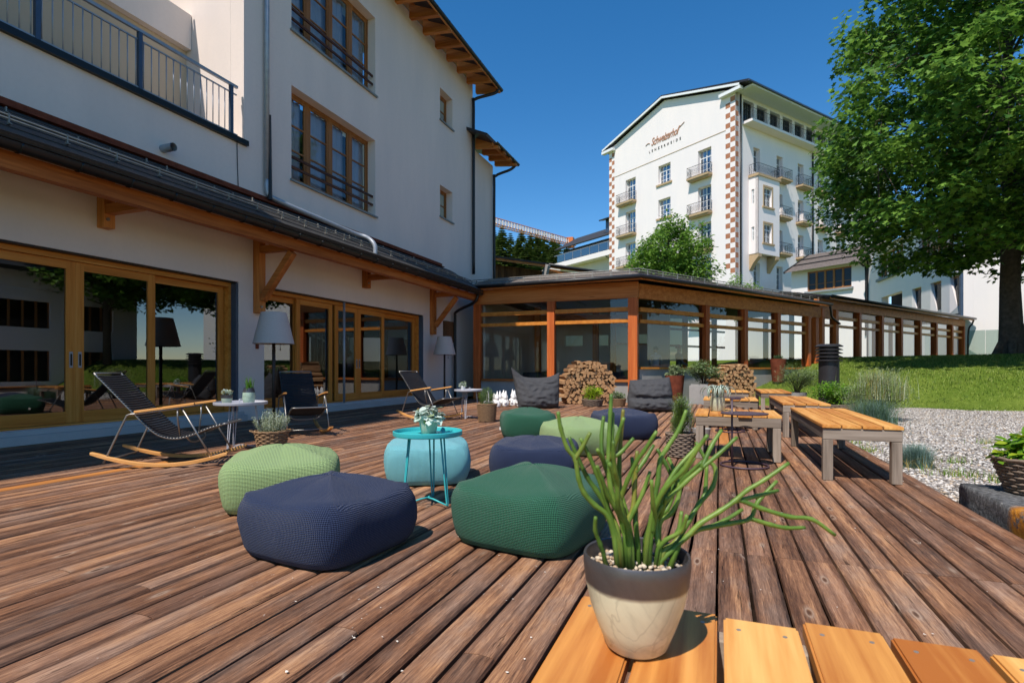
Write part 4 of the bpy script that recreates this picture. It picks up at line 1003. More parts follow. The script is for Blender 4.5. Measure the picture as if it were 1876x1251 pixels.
for (a, b, c, e) in fun:
    q = MB(); wbox(q, a+.02, b-.02, .20, .27, c, e-.02); fo = q.build('window', M['brown_frame'], wh)
    q = MB(); wbox(q, a+.14, b-.14, .185, .199, c+.2, e-.14); q.build('pane', M['glass_far'], fo)
    q = MB(); q.add([wp(b+.002,-.004,c),wp(b+.002,-.004,e),wp(b-.03,.195,e-.05),wp(b-.62,.183,c+.3),wp(b-.62,.183,c)], [(0,1,2,3,4)]); q.build('splayed_reveal', M['plaster_hotel'], fo)
    q = MB(); q.add([wp(a,-.05,c+.05),wp(b,-.05,c+.05),wp(b,.18,c+.55),wp(a,.18,c+.55)], [(0,1,2,3)]); q.build('sloped_sill', M['stone_sill'], fo)
for (a, b, c, e) in big:
    q = MB()
    for k in range(7): u = a+(b-a)*k/6; wbox(q, max(a,u-.09), min(b,u+.09), .2, .3, c, e)
    wbox(q, a+.1, b-.1, .21, .29, c, c+.12); wbox(q, a+.1, b-.1, .21, .29, e-.12, e); wo = q.build('window', M['brown_frame'], wh)
    q = MB(); q.quad(wp(a,.25,c), wp(b,.25,c), wp(b,.25,e), wp(a,.25,e)); q.build('pane', M['glass_far'], wo)
    q = MB(); wbox(q, a-.1, b+.1, -.2, .2, c-.22, c-.003); q.build('sill', M['stone_sill'], wo)
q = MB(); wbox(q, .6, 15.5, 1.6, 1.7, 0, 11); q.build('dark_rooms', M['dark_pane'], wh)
q = MB(); slab(q, [wp(-1.5,-1.0,11.3), wp(8.4,-1.0,11.3), wp(8.4,5,14.6), wp(-1.5,5,14.6)][::-1], .2); q.build('roof', M['roof_board'], wh)
q = MB(); slab(q, [wp(8.41,-1.0,11.32), wp(14.2,-1.0,11.32), wp(14.2,5,14.62), wp(8.41,5,14.62)][::-1], .2); q.build('roof', M['roof_board'], wh)
q = MB(); wbox(q, -.05, .12, -.16, -.02, 0, 9.0); q.build('downpipe', M['blue_steel'], wh)
q = MB(); wbox(q, 15.9, 16.0, -.16, -.04, 0, 11.0); q.build('downpipe', M['black_metal'], wh)
# greenish glass wind screen at the corner
sc_ = thing('glass_wind_screen', 'two greenish glass wind screen panels beside the maple trunk', 'screen', (14.2, 39.9, 1.4))
for (x0, y0, x1, y1, mm) in ((13.95,40.3,14.65,40.0,'glass_green'),(14.67,40.0,15.6,39.9,'glass_green')):
    q = MB(); q.add([(x0,y0,1.3),(x1,y1,1.3),(x1,y1,3.3),(x0,y0,3.3),(x0+.01,y0+.03,1.3),(x1+.01,y1+.03,1.3),(x1+.01,y1+.03,3.3),(x0+.01,y0+.03,3.3)], [(0,1,2,3),(7,6,5,4),(0,4,5,1),(1,5,6,2),(2,6,7,3),(3,7,4,0)]); q.build('glass_panel', M['glass_green'], sc_)
# annex with slate roof and a band of wooden windows
an = thing('white_annex', 'small white annex with grey shingle roof and band of wooden windows', 'building', PA)
def ap(a, b, z): v = PA+dL*a+dR*b; return (v.x, v.y, z)
def abox(mb, a0, a1, b0, b1, z0, z1, m=0):
    q = [ap(a0,b0,z0),ap(a1,b0,z0),ap(a1,b1,z0),ap(a0,b1,z0),ap(a0,b0,z1),ap(a1,b0,z1),ap(a1,b1,z1),ap(a0,b1,z1)]
    mb.add(q, [(0,1,2,3),(7,6,5,4),(4,5,1,0),(5,6,2,1),(6,7,3,2),(7,4,0,3)], m)
mb = MB(); wall_holes(mb, lambda u, z, d: ap(u,d,z), .01, 7.05, 0, 10.75, [(1.38,5.45,8.55,10.5)], .3); abox(mb, 6.75, 7.05, .3, 5, 0, 10.75); mb.build('wall', M['plaster_hotel'], an)
q = MB()
for k in range(6): u = 1.38+4.07*k/5; abox(q, max(1.381,u-.09), min(5.449,u+.09), .14, .24, 8.552, 10.498)
abox(q, 1.48, 5.35, .15, .23, 8.56, 8.7); abox(q, 1.48, 5.35, .15, .23, 10.36, 10.49); abox(q, 1.48, 5.35, .165, .2, 9.2, 9.24); wo = q.build('window', M['brown_frame'], an)
q = MB(); q.quad(ap(1.4,.19,8.6), ap(5.4,.19,8.6), ap(5.4,.19,10.45), ap(1.4,.19,10.45)); q.build('pane', M['glass_far'], wo)
q = MB(); abox(q, 1.2, 5.6, -.25, .14, 8.35, 8.549); q.build('sill', M['stone_sill'], wo)
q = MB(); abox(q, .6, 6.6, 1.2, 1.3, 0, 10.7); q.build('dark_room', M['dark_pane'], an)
M['shingle'] = plain('grey_brown_shingles', lin(116,106,100), .85, 0, .2, .25, 6, .4)
NR = 14
for k in range(NR):
    t0, t1 = k/NR, (k+1)/NR
    def rp(a, t, dz): return ap(a, -.95+4.6*t, 10.55+2.3*t+dz)
    q = MB(); slab(q, [rp(-.35,t0,.05), rp(-.35,t1+.02,.01), rp(7.25,t1+.02,.01), rp(7.25,t0,.05)], .035)
    if k == 0: ro = q.build('roof', M['shingle'], an)
    else: q.build('shingle_course', M['shingle'], ro)
for t in (.33, .66):
    q = MB(); q.tube([rp(-.3,t,.12), rp(7.2,t,.12)], .05, 6); q.build('snow_guard', M['black_metal'], ro)
q = MB(); q.bar(rp(7.28,0,.03), rp(7.28,1,.03), .08, .2); q.bar(rp(-.38,0,.03), rp(-.38,1,.03), .08, .2); q.build('verge', M['black_metal'], ro)
q = MB(); q.tube(cr([ap(.3,-.9,10.5), ap(.2,-.4,10.2), ap(.15,-.08,9.8), ap(.15,-.08,4)],4), .07, 6); q.build('downpipe', M['black_metal'], an, smooth=True)
# ================================================================ OPPOSITE CHALET (beyond the right edge of the view, mirrored in the sliding doors)
opp = thing('opposite_chalet', 'white two storey chalet across the garden reflected in the sliding doors', 'building', (13.5, 12, 0))
wf = lambda u, z, d: (13.5+d, u, z)
oh = [(3+k*3.0, 5.2+k*3.0, 3.0, 4.3) for k in range(6)]+[(3+k*3.0, 5.2+k*3.0, .4, 1.9) for k in range(6)]
mb = MB(); wall_holes(mb, wf, 1.5, 21.5, -.3, 5.7, oh, .3); mb.box(13.8, 21, 21.2, 21.5, -.3, 5.7); mb.box(13.8, 21, 1.5, 1.8, -.3, 5.7); mb.build('wall', M['plaster_hotel'], opp)
for (a, b, c, e) in oh:
    q = MB()
    for k in range(5): u = a+(b-a)*k/4; q.box(13.62, 13.70, max(a,u-.05), min(b,u+.05), c, e)
    wo = q.build('window', M['brown_frame'], opp); q = MB(); q.quad((13.66,a,c),(13.66,b,c),(13.66,b,e),(13.66,a,e)); q.build('pane', M['glass_far'], wo)
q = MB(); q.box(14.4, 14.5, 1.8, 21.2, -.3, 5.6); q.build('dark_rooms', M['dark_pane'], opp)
q = MB(); slab(q, [(12.6,1,5.75),(12.6,22,5.75),(17.5,22,7.6),(17.5,1,7.6)][::-1], .2); slab(q, [(22,1,5.75),(22,22,5.75),(17.5,22,7.6),(17.5,1,7.6)], .2); q.build('roof', M['slate_dark'], opp)
# ================================================================ CRANE
crn = thing('tower_crane', 'distant orange and white lattice crane jib above the spruce trees', 'crane', (-40, 110, 14))
J0 = Vector((-46.0, 103.5, 31.6)); J1 = Vector((-33.9, 132.6, 31.6))
def truss(name, A, B, w_, h, n, mat, parent, r_=.10):
    q = MB(); d = (B-A).normalized(); s_ = d.cross(Vector((0,0,1))).normalized()*w_/2; u = Vector((0,0,h))
    q.tube([A+u, B+u], r_, 5)
    for sg in (-1, 1): q.tube([A+s_*sg, B+s_*sg], r_, 5)
    o1 = q.build(name, mat[0], parent); q = MB()
    for k in range(n):
        p, p2 = A.lerp(B, k/n), A.lerp(B, (k+1)/n); m_ = (p+p2)/2+u
        for sg in (-1, 1): q.tube([p+s_*sg, m_], r_*.55, 4, False); q.tube([m_, p2+s_*sg], r_*.55, 4, False)
        q.tube([p+s_, p-s_], r_*.5, 4, False)
    q.build('lacing', mat[1], o1); return o1

jb = truss('jib', J0, J1, 1.3, 1.5, 34, (M['crane_orange'], M['crane_white']), crn, .11)
truss('mast', Vector((-46.2,103,0)), Vector((-46.2,103.01,36)), 1.6, .01, 2, (M['crane_orange'], M['crane_white']), crn, .14)
q = MB(); q.box(-35.2,-33.6,130.4,132.2,31.0,33.4); q.build('counterweight', M['crane_orange'], crn)
# ================================================================ TREES
M['bark'] = plain('maple_bark', lin(92,82,72), .9, 0, .1, .35, 9, .9)
M['bark_dark'] = plain('dark_bark', lin(64,54,46), .9, 0, .1, .3, 9, .6)
M['maple_a'] = leafmat('maple_leaf', lin(84,124,46), .3, .4, .42, lin(112,152,60)); M['maple_b'] = leafmat('maple_leaf_light', lin(128,166,70), .2, .45, .42); M['maple_c'] = leafmat('maple_leaf_dark', lin(56,92,40), .25, .3, .4)
M['lime_leaf'] = leafmat('young_leaf', lin(116,150,56), .25, .42, .5); M['lime_leaf2'] = leafmat('young_leaf_dark', lin(84,122,44), .25, .4, .5)
M['spruce'] = leafmat('spruce_needles', lin(112,134,72), .3, .1, .7, lin(134,150,84)); M['spruce2'] = leafmat('spruce_needles_dark', lin(78,100,58), .3, .1, .7)
# outline of a five-lobed leaf, unit size, stalk at origin, folded a little along the midrib
LOBE = np.array([(0,0,0),(-.16,.10,.03),(-.48,.16,.09),(-.30,.34,.05),(-.52,.62,.10),(-.20,.60,.03),(0,1.0,0),(.20,.60,.03),(.52,.62,.10),(.30,.34,.05),(.48,.16,.09),(.16,.10,.03)], np.float32)
LOBE[:, 2] -= .12*LOBE[:, 1]**2
LT = np.array([(0,1,11),(1,2,3),(1,3,5),(3,4,5),(1,5,6),(1,6,11),(11,6,7),(11,7,9),(7,8,9),(11,9,10)])
OVAL = np.array([(0,0,0),(-.22,.35,.05),(-.18,.72,.03),(0,1,-.06),(.18,.72,.03),(.22,.35,.05)], np.float32); OT = np.array([(0,1,5),(1,2,5),(2,4,5),(2,3,4)])
STRAP = np.array([(-.06,0,0),(.06,0,0),(.08,.5,.0),(-.08,.5,.0),(0,1,-.12)], np.float32); ST = np.array([(0,1,2),(0,2,3),(3,2,4)])
def leaf_mesh(name, pos, size, mats, p, shape=LOBE, tris=LT, droop=.35, tilt=.5, out=None, outw=.5):
    """leaves at pos (n,3); each faces roughly upward and leans outward"""
    n = len(pos); pos = np.asarray(pos, np.float32)
    if np.isscalar(size): size = np.full(n, size)
    s = size*rng.uniform(.7, 1.25, n)
    az = rng.uniform(0, 2*np.pi, n)
    if out is not None:
        a0 = np.arctan2(out[:, 1], out[:, 0]); az = np.where(rng.random(n) < outw, a0+rng.normal(0, .7, n), az)
    f = np.stack([np.cos(az), np.sin(az), -droop+rng.normal(0, tilt, n)], 1); f /= np.linalg.norm(f, axis=1, keepdims=True)
    up = np.stack([rng.normal(0, tilt*.7, n), rng.normal(0, tilt*.7, n), np.ones(n)], 1)
    sd_ = np.cross(f, up); sd_ /= np.linalg.norm(sd_, axis=1, keepdims=True); u = np.cross(sd_, f)
    V = pos[:, None, :]+s[:, None, None]*(shape[None, :, 0:1]*sd_[:, None]+shape[None, :, 1:2]*f[:, None]+shape[None, :, 2:3]*u[:, None])
    Fc = (tris[None]+(np.arange(n)*len(shape))[:, None, None]).reshape(-1, 3)
    mi = np.repeat(rng.choice(len(mats), n, p=p), len(tris))
    return np_mesh(name, V.reshape(-1, 3), Fc, mats, False, mi)
def limb(mb, a, b, r0, r1, bend, n=7, k=8):
    a, b = Vector(a), Vector(b); mid = (a+b)/2+Vector(bend); pts = []
    for i in range(n+1):
        t = i/n; pts.append(a*(1-t)**2+mid*2*t*(1-t)+b*t*t)
    mb.tube(pts, [r0+(r1-r0)*i/n for i in range(n+1)], k); return pts
# ---- the big maple on the bank
MX, MY = 9.95, 25.1; MZ = hf(MX, MY)-.05
mp = thing('maple_tree', 'big leafy maple with thick trunk standing on the grass bank', 'tree', (MX, MY, MZ))
tr = MB()
tp = [(.25,.1,0),(.1,.05,.5),(0,0,1.2),(-.02,.02,2.5),(.0,0,4.0),(.05,.05,5.5),(.0,.1,7.5),(-.1,.1,9.5),(0,.2,12.5),(.1,.2,15)]
tr.tube(tp, [.62,.44,.34,.30,.28,.26,.22,.17,.10,.03], 14)
rd = random.Random(5)
for k in range(6):
    a = k*1.05; tr.tube([(.32*math.cos(a)+.1,.32*math.sin(a),.55),(.55*math.cos(a)+.12,.55*math.sin(a),.12),(.8*math.cos(a)+.15,.8*math.sin(a),-.15)], [.16,.13,.05], 7)
CC = Vector((-.3, -2.0, 8.8)); CR = Vector((7.0, 7.2, 6.3))
clumps = []
tries = 0
while len(clumps) < 440 and tries < 20000:
    tries += 1
    zz = 3.2+15.2*rd.random()**1.25; a_ = rd.uniform(0, 6.283); q = rd.random()**.40
    hw = float(np.interp(zz, [3.0,4.0,5.5,7.0,9.5,12.0,14.5,17.0,18.6], [3.0,4.4,5.6,6.0,5.7,4.9,3.8,2.3,.6]))*(1+.16*noise.noise(Vector((math.cos(a_)*1.4+4, math.sin(a_)*1.4, zz*.33))))
    if rd.random() > (hw/6.2): continue
    c = Vector((-.3+hw*q*math.cos(a_), -2.0+hw*1.15*q*math.sin(a_), zz))
    if c.z < 3.4 or (c.z < 5.0 and math.hypot(c.x, c.y) < 1.6): continue
    if any((c-o).length < .58 for o in clumps): continue
    clumps.append(c)
tips = []
for k in range(26):
    a = k*2.399; zz = 3.6+k*.32; r_ = CR.x*(.8 if zz < 10 else .6)*rd.uniform(.7, .95)
    e = (r_*math.cos(a)+CC.x, r_*math.sin(a)+CC.y, min(zz+rd.uniform(.8, 2.8), 15))
    L = limb(tr, (0, .05, zz), e, .10-.002*k, .02, (0, 0, rd.uniform(.2, 1.0)), 7, 7); tips.append(L)
for c in clumps:
    L = min(tips, key=lambda L_: min((p-c).length for p in L_)); p = min(L, key=lambda q_: (q_-c).length)
    if (p-c).length > .3: limb(tr, p, c, .022, .006, (0,0,.1), 3, 4)
tr.build('trunk', M['bark'], mp, world=False, auto=60)
pos = []; outv = []
for c in clumps:
    e = (c-CC); en = e.normalized(); rad = rd.uniform(.75, 1.2); n = int(165*rad)
    th = rng.normal(0, 1, (n, 3)); th /= np.linalg.norm(th, axis=1, keepdims=True); rr = rng.random(n)**.45
    L = th*rr[:, None]*np.array([rad, rad, rad*.55])
    L[:, 2] -= .12*(L[:, 0]**2+L[:, 1]**2)
    pos.append(L+np.array(c[:])); outv.append(th+np.array(en[:])*.6)
pos = np.concatenate(pos); outv = np.concatenate(outv)
mkobj('crown', leaf_mesh('crown', pos, .21, [M['maple_a'], M['maple_b'], M['maple_c']], [.5,.28,.22], LOBE, LT, .45, .38, outv, .7), mp)
# shoots at the trunk foot
sh_ = rng.normal(0, .4, (260, 3))*np.array([.6,.5,.6])+np.array([.75,-.1,.9]); mkobj('basal_shoots', leaf_mesh('basal_shoots', sh_, .13, [M['maple_a'], M['maple_c']], [.5,.5]), mp)
# ---- young tree behind the conservatory
def round_tree(name, label, loc, h, cr_, cz, nclump, leaf, lsize, mats, p, seed, trunk_r=.12, group=None, shape=OVAL, tri=OT, spread=.8, per=130, sq=.8):
    t = thing(name, label, 'tree', loc, 0, group); rd_ = random.Random(seed); b_ = MB()
    b_.tube([(0,0,0),(.05,0,h*.3),(0,.05,h*.6),(0,0,h*.92)], [trunk_r, trunk_r*.8, trunk_r*.5, .02], 9)
    cl = []
    for _ in range(nclump):
        d = Vector((rd_.gauss(0,1), rd_.gauss(0,1), rd_.gauss(0,1))).normalized(); q = rd_.random()**.45; lm = 1+.28*noise.noise(d*2.1+Vector((seed,0,0)))
        cl.append(Vector((d.x*cr_[0], d.y*cr_[1], cz+d.z*cr_[2]))*1.0 if False else Vector((d.x*cr_[0]*q*lm, d.y*cr_[1]*q*lm, cz+d.z*cr_[2]*q*lm)))
    for c in cl[::2]: limb(b_, (0, 0, max(.2*h, min(c.z-.8, h*.8))), c, trunk_r*.25, .01, (0,0,.15), 4, 5)
    b_.build('trunk', M['bark'], t, world=False, smooth=True)
    ps = []; ov = []
    for c in cl:
        n = per; th = rng.normal(0, 1, (n, 3)); th /= np.linalg.norm(th, axis=1, keepdims=True); L = th*(rng.random(n)**.45)[:, None]*np.array([spread, spread, spread*sq])
        ps.append(L+np.array(c[:])); ov.append(th)
    ps = np.concatenate(ps); mkobj('crown', leaf_mesh('crown', ps, lsize, mats, p, shape, tri, .3, .5, np.concatenate(ov), .6), t); return t
round_tree('young_tree', 'light green young tree in front of the hotel gable', (-3.3, 39.4, 0), 11.8, (3.0,2.8,3.9), 7.5, 230, None, .25, [M['lime_leaf'], M['lime_leaf2'], M['maple_b']], [.5,.3,.2], 3, .14, None, OVAL, OT, .62, 105, 1.0)
round_tree('young_tree', 'thin airy sapling at the foot of the hotel corner', (1.4, 42.0, 0), 7.6, (1.2,1.2,1.5), 6.2, 26, None, .20, [M['lime_leaf'], M['maple_b']], [.6,.4], 9, .07, None, OVAL, OT, .5, 60, 1.0)
round_tree('garden_tree', 'leafy garden tree right of the maple, mirrored in the sliding doors', (12.6, 19.3, hf(12.6,19.3)), 9.5, (4.2,4.2,3.4), 6.2, 150, None, .24, [M['maple_a'], M['maple_b'], M['maple_c']], [.5,.2,.3], 21, .2, None, LOBE, LT, .8, 70, .7)
# ---- spruces on the far hill
def spruce_meshes(seed):
    r_ = random.Random(seed); V = []; T = []; H = 24
    for k in range(46):
        t = k/46; z = 2+t*(H-2); rad = (1-t)**.85*4.3*r_.uniform(.85, 1.1)+.15; nb_ = 16
        for j in range(nb_):
            a = r_.uniform(0, 6.283); L = rad*r_.uniform(.75, 1.1); w_ = .5+.28*L*.5
            ca, sa = math.cos(a), math.sin(a); n0 = len(V)
            for (u, s_, dz) in ((0,0,.15),(.35,1,-.05),(.35,-1,-.05),(.75,.75,-.28),(.75,-.75,-.28),(1,0,-.22)):
                V.append((ca*L*u-sa*w_*s_*.5, sa*L*u+ca*w_*s_*.5, z+dz*L))
            T += [(n0,n0+1,n0+2),(n0+1,n0+3,n0+4),(n0+1,n0+4,n0+2),(n0+3,n0+5,n0+4)]
    mi = [r_.choice([0,0,1]) for _ in T]
    cr_me = np_mesh('crown', np.array(V), np.array(T), [M['spruce'], M['spruce2']], False, mi)
    b_ = MB(); b_.tube([(0,0,0),(0,0,H*.95)], [.35,.03], 7); return cr_me, b_.mesh('trunk', M['bark_dark'])
SM = [spruce_meshes(k) for k in range(3)]
for k, (x, y, zt) in enumerate([(-48.4,120.7,34.7),(-50.1,130.7,35.4),(-44.1,122.3,33.9),(-42.2,120.9,31.2),(-43.7,127.8,34.5),(-43.6,133.2,36.1),(-44.9,143.4,37.9),(-42.9,144.2,37.6),(-44.3,154.3,38.8),(-54,129.2,36.1),(-52.3,140.6,35.6),(-54,123.9,35.6),(-46.5,126,31.5),(-40.5,150,36.5),(-41,139,34.5)]):
    zb = hf(x, y)-.3; t = thing('spruce_tree', 'dark spruce in the wood on the hill below the crane jib', 'tree', (x, y, zb), k*1.3, 'spruces on the far hill')
    s_ = (zt+.8-zb)/24; cm, tm = SM[k % 3]
    mkobj('crown', cm, t, (0,0,0), (0,0,0), (s_*1.7, s_*1.7, s_)); mkobj('trunk', tm, t, (0,0,0), (0,0,0), (s_, s_, s_))
# ================================================================ BENCHES AND LOW TABLES
def bench(name, label, x0, x1, y0, y1, npl, group, zt=.50, seed=0, jit=.006):
    t = thing(name, label, 'bench' if name == 'bench' else 'table', ((x0+x1)/2, (y0+y1)/2, 0), 0, group); rd_ = random.Random(seed); T = BASE[t.name]
    pw = (x1-x0)/npl
    for k in range(npl):
        a, b = x0+k*pw+.006, x0+(k+1)*pw-.006; q = MB(); q.box(-(b-a)/2, (b-a)/2, -(y1-y0)/2, (y1-y0)/2, -.03, 0); me = q.mesh('slat', M['slat'])
        bm = bmesh.new(); bm.from_mesh(me); bmesh.ops.bevel(bm, geom=bm.edges[:], offset=.004, segments=2, affect='EDGES'); bm.to_mesh(me); bm.free()
        o = mkobj('slat', me, t, ((a+b)/2-T.x, rd_.uniform(-jit, jit)*(3 if name != 'bench' else 1), zt+rd_.uniform(-.002, .002)))
        for yy in (y0+.05, y1-.05):
            for dx in (-.04, .04):
                s_ = MB(); s_.lathe([(.0042,-.001),(.0042,.0008),(.003,.001)], 10, cap1=True); mkobj('screw', s_.mesh('screw', M['snow_stop']), o, (dx, yy-T.y, 0)) if y0 < 1 else None
    i = .012; h = .10; zr = zt-.032
    for yy in (y0+i, y1-i-.04):
        q = MB(); q.box(x0+i, x1-i, yy, yy+.04, zr-h, zr); q.build('end_rail', M['grey_wood'], t, bevel=.004)
    for xx in (x0+i+.002, x1-i-.042):
        q = MB(); q.box(xx, xx+.04, y0+i+.042, y1-i-.042, zr-h+.002, zr-.001); q.build('side_rail', M['grey_wood_y'], t, bevel=.003)
    for xx in (x0+i+.001, x1-i-.081):
        for yy in (y0+i+.001, y1-i-.081):
            q = MB(); q.box(xx, xx+.08, yy, yy+.08, .0, zr-h-.002); q.build('leg', M['grey_wood_z'], t, bevel=.004)
    return t
bench('bench', 'long slatted bench with bright larch top and grey legs at the gravel edge', .86, 1.49, 5.58, 7.98, 4, 'slatted benches along the deck edge', .50, 1)
bench('bench', 'second slatted bench in line behind the long one, beside the wicker bed', .86, 1.49, 8.88, 11.3, 4, 'slatted benches along the deck edge', .50, 2)
bench('bench', 'farthest slatted bench on the deck, near the potted olive shrub', .84, 1.46, 13.1, 15.2, 4, 'slatted benches along the deck edge', .50, 3)
bench('low_table', 'square low slatted table carrying the pencil cactus pot', -.29, .585, .30, 1.20, 6, 'square slatted tables', .50, 4)
bench('low_table', 'square low slatted table carrying the airplant pot', -.26, .63, 6.45, 7.35, 6, 'square slatted tables', .50, 5)
bench('low_table', 'square low slatted table behind the airplant table', -.26, .60, 9.75, 10.65, 6, 'square slatted tables', .50, 6)
bench('low_table', 'last square slatted table, beside the second woodpile', -.2, .62, 13.3, 14.2, 6, 'square slatted tables', .50, 7)
# ================================================================ POUFS
def knit(name, c):
    g = NG(name, .95, .08); v = g.coord((1,1,1), False)
    tc = g.n('ShaderNodeTexCoord'); uv = tc.outputs['UV']
    w1 = g.n('ShaderNodeTexWave', wave_type='BANDS', bands_direction='X'); w1.inputs['Scale'].default_value = 24; w1.inputs['Distortion'].default_value = .8; w1.inputs['Detail Scale'].default_value = 3
    w2 = g.n('ShaderNodeTexWave', wave_type='BANDS', bands_direction='Y'); w2.inputs['Scale'].default_value = 16; w2.inputs['Distortion'].default_value = .8; w2.inputs['Detail Scale'].default_value = 3
    g.l(uv, w1.inputs[0]); g.l(uv, w2.inputs[0])
    h = g.math('MULTIPLY', g.math('ADD', w1.outputs['Fac'], .25), g.math('ADD', w2.outputs['Fac'], .25))
    cc = g.ramp(h, [(.05, sc(c, .55)), (.5, c), (1, sc(c, 1.22))]); cc = g.mix(g.math('MULTIPLY', g.noise(v, 5, 4), .35), cc, sc(c, .75)); g.col(cc)
    g.b.inputs['Sheen Weight'].default_value = .12; g.bump(h, .7, .012); return g.mat
M['knit_navy'] = knit('navy_knit', lin(46,57,86)); M['knit_green'] = knit('forest_green_knit', lin(50,102,78)); M['knit_light'] = knit('sage_green_knit', lin(158,184,124)); M['knit_turq'] = knit('turquoise_knit', lin(128,200,208))
def pouf_mesh(S, H1, H2, mat, seed):
    """soft square cushion: rounded vertical corners, seamed pyramid top; UV runs along the knit"""
    rd_ = random.Random(seed); NA = 72; prof = []
    for (f, z) in ((.80,.0),(.90,.012),(.955,.05),(1.0,.12),(1.015,.19),(1.002,.25),(.98,.285),(.95,.31),(.89,.335)): prof.append((f, z/.30*H1))
    top = [(.75,.38),(.6,.42),(.45,.455),(.3,.48),(.15,.497),(.04,.503)]
    prof += [(f, H1+(z-.30)/.203*(H2-H1)) for f, z in top]
    V = []; UV = []
    for i, (f, z) in enumerate(prof):
        for j in range(NA):
            a = 2*math.pi*j/NA; ca, sa = math.cos(a), math.sin(a)
            e = 4.6 if i < 8 else 6.0
            r_ = 1/((abs(ca)**e+abs(sa)**e)**(1/e))
            dg = abs(math.sin(2*a))     # 1 on the diagonals
            ridge = math.exp(-((1-dg)/.02)); zz = z
            if i >= 8: zz += .007*ridge-.016*(1-dg)*(1-(i-8)/8)
            n_ = noise.noise(Vector((ca*1.6+seed, sa*1.6, z*5)))*.02+noise.noise(Vector((ca*4, sa*4+seed, z*9)))*.006
            if i < 9: r_ *= 1+(.006*ridge)
            rr = S/2*f*r_*(1+n_*(1.6 if 1 < i < 9 else .5))
            V.append((rr*ca, rr*sa, zz*(1+.5*n_)))
    V.append((0,0,H2))
    mb = MB(); mb.v = V; n = len(prof)
    for i in range(n-1):
        for j in range(NA): j2 = (j+1) % NA; mb.f.append((i*NA+j, i*NA+j2, (i+1)*NA+j2, (i+1)*NA+j)); mb.m.append(0)
    for j in range(NA): mb.f.append(((n-1)*NA+j, (n-1)*NA+(j+1) % NA, len(V)-1)); mb.m.append(0)
    mb.f.append(tuple(range(NA-1,-1,-1))); mb.m.append(0)
    me = mb.mesh('pouf_cover', mat, True); uvl = me.uv_layers.new(name='UVMap')
    for p in me.polygons:
        c = p.center; side = p.normal.z < .55
        for li in p.loop_indices:
            v = me.vertices[me.loops[li].vertex_index].co
            if side:
                u = (v.x if abs(c.y) > abs(c.x) else v.y); uvl.data[li].uv = (u*1.35+3, v.z*2.2)
            else:
                if abs(c.y) > abs(c.x): uvl.data[li].uv = (v.x*1.35, abs(v.y)*2.2)
                else: uvl.data[li].uv = (v.y*1.35, abs(v.x)*2.2)
    return me
def pouf(label, loc, rz, S, mat, seed, H1=.30, H2=.425):
    t = thing('pouf', label, 'pouf', (*loc, 0.0), rz, 'knitted floor poufs')
    mkobj('cover', pouf_mesh(S, H1, H2, mat, seed), t)
    q = MB(); q.box(-S/2*1.0-.012, -S/2*.95, .10, .135, .09, .13); q.build('care_tag', M['white_ceramic'], t, world=False)
    return t
pouf('navy knitted pouf, the front one beside the sage green pouf', (-2.06, 2.53), R(-7), 0.78, M['knit_navy'], 1, .29, .405)
pouf('sage green knitted pouf behind the front navy pouf', (-3.08, 3.24), R(40), 0.81, M['knit_light'], 2, .31, .43)
pouf('turquoise knitted pouf behind the turquoise tray table', (-2.50, 4.40), R(29), 0.76, M['knit_turq'], 3, .30, .40)
pouf('forest green knitted pouf beside the pencil cactus pot', (-1.05, 3.10), R(-10), 0.78, M['knit_green'], 4, .30, .43)
pouf('navy knitted pouf right behind the front forest green pouf', (-1.62, 4.88), R(12), 0.81, M['knit_navy'], 5, .28, .37)
pouf('forest green knitted pouf in the back row, before the tall bean bag', (-2.66, 7.66), R(24), 0.81, M['knit_green'], 6, .32, .43)
pouf('sage green knitted pouf in the back row between green and navy', (-1.60, 6.50), R(40), 0.83, M['knit_light'], 7, .30, .42)
pouf('navy knitted pouf in the back row, before the sagging bean bag', (-1.33, 8.15), R(30), 0.85, M['knit_navy'], 8, .32, .42)
# ================================================================ TRAY TABLES
def tray_table(name, label, loc, rz, D_, H, paint, group=None, handle=False, nleg=3):
    t = thing(name, label, 'side table', (*loc, 0), rz, group); r_ = D_/2
    q = MB(); q.lathe([(0,-.006),(r_-.012,-.006),(r_-.002,-.002),(r_,.004),(r_,.03),(r_-.006,.033),(r_-.010,.028),(r_-.012,.004),(0,.002)], 48, (0,0,H), cap0=False); q.build('tray', paint, t, smooth=False, world=False, auto=35)
    for k in range(nleg):
        a = 2*math.pi*k/nleg+.4; q = MB(); ca, sa = math.cos(a), math.sin(a)
        for off in (-.13, .13):
            b_ = a+off
            pts_ = [(r_*.55*math.cos(b_), r_*.55*math.sin(b_), H-.008), (r_*.72*math.cos(a+off*.3), r_*.72*math.sin(a+off*.3), .06), (r_*.74*ca, r_*.74*sa, .012)]
            q.tube(cr(pts_, 5), .0065, 6)
        q.build('leg', paint, t, smooth=True, world=False)
        q = MB(); q.tube([(r_*.74*ca, r_*.74*sa, .013), (r_*.2*ca, r_*.2*sa, .045), (0,0,.05)], .0065, 6); q.build('foot_stretcher', paint, t, smooth=True, world=False)
    if handle:
        q = MB(); q.tube(cr([(r_*.1,.08,H), (r_*.1,.08,H+.05), (r_*.1,.06,H+.065), (r_*.1,-.06,H+.065), (r_*.1,-.08,H+.05), (r_*.1,-.08,H)], 4), .007, 6); q.build('handle', paint, t, smooth=True, world=False)
    return t
tray_table('tray_table', 'turquoise metal tray table in front of the turquoise pouf', (-2.02, 3.56), R(-35), .51, .515, M['turq_paint'])
tray_table('tray_table', 'light grey tray table with two pots beside the nearest rocking chair', (-5.62, 5.20), R(15), .62, .56, M['grey_paint'], 'light grey tray tables', True)
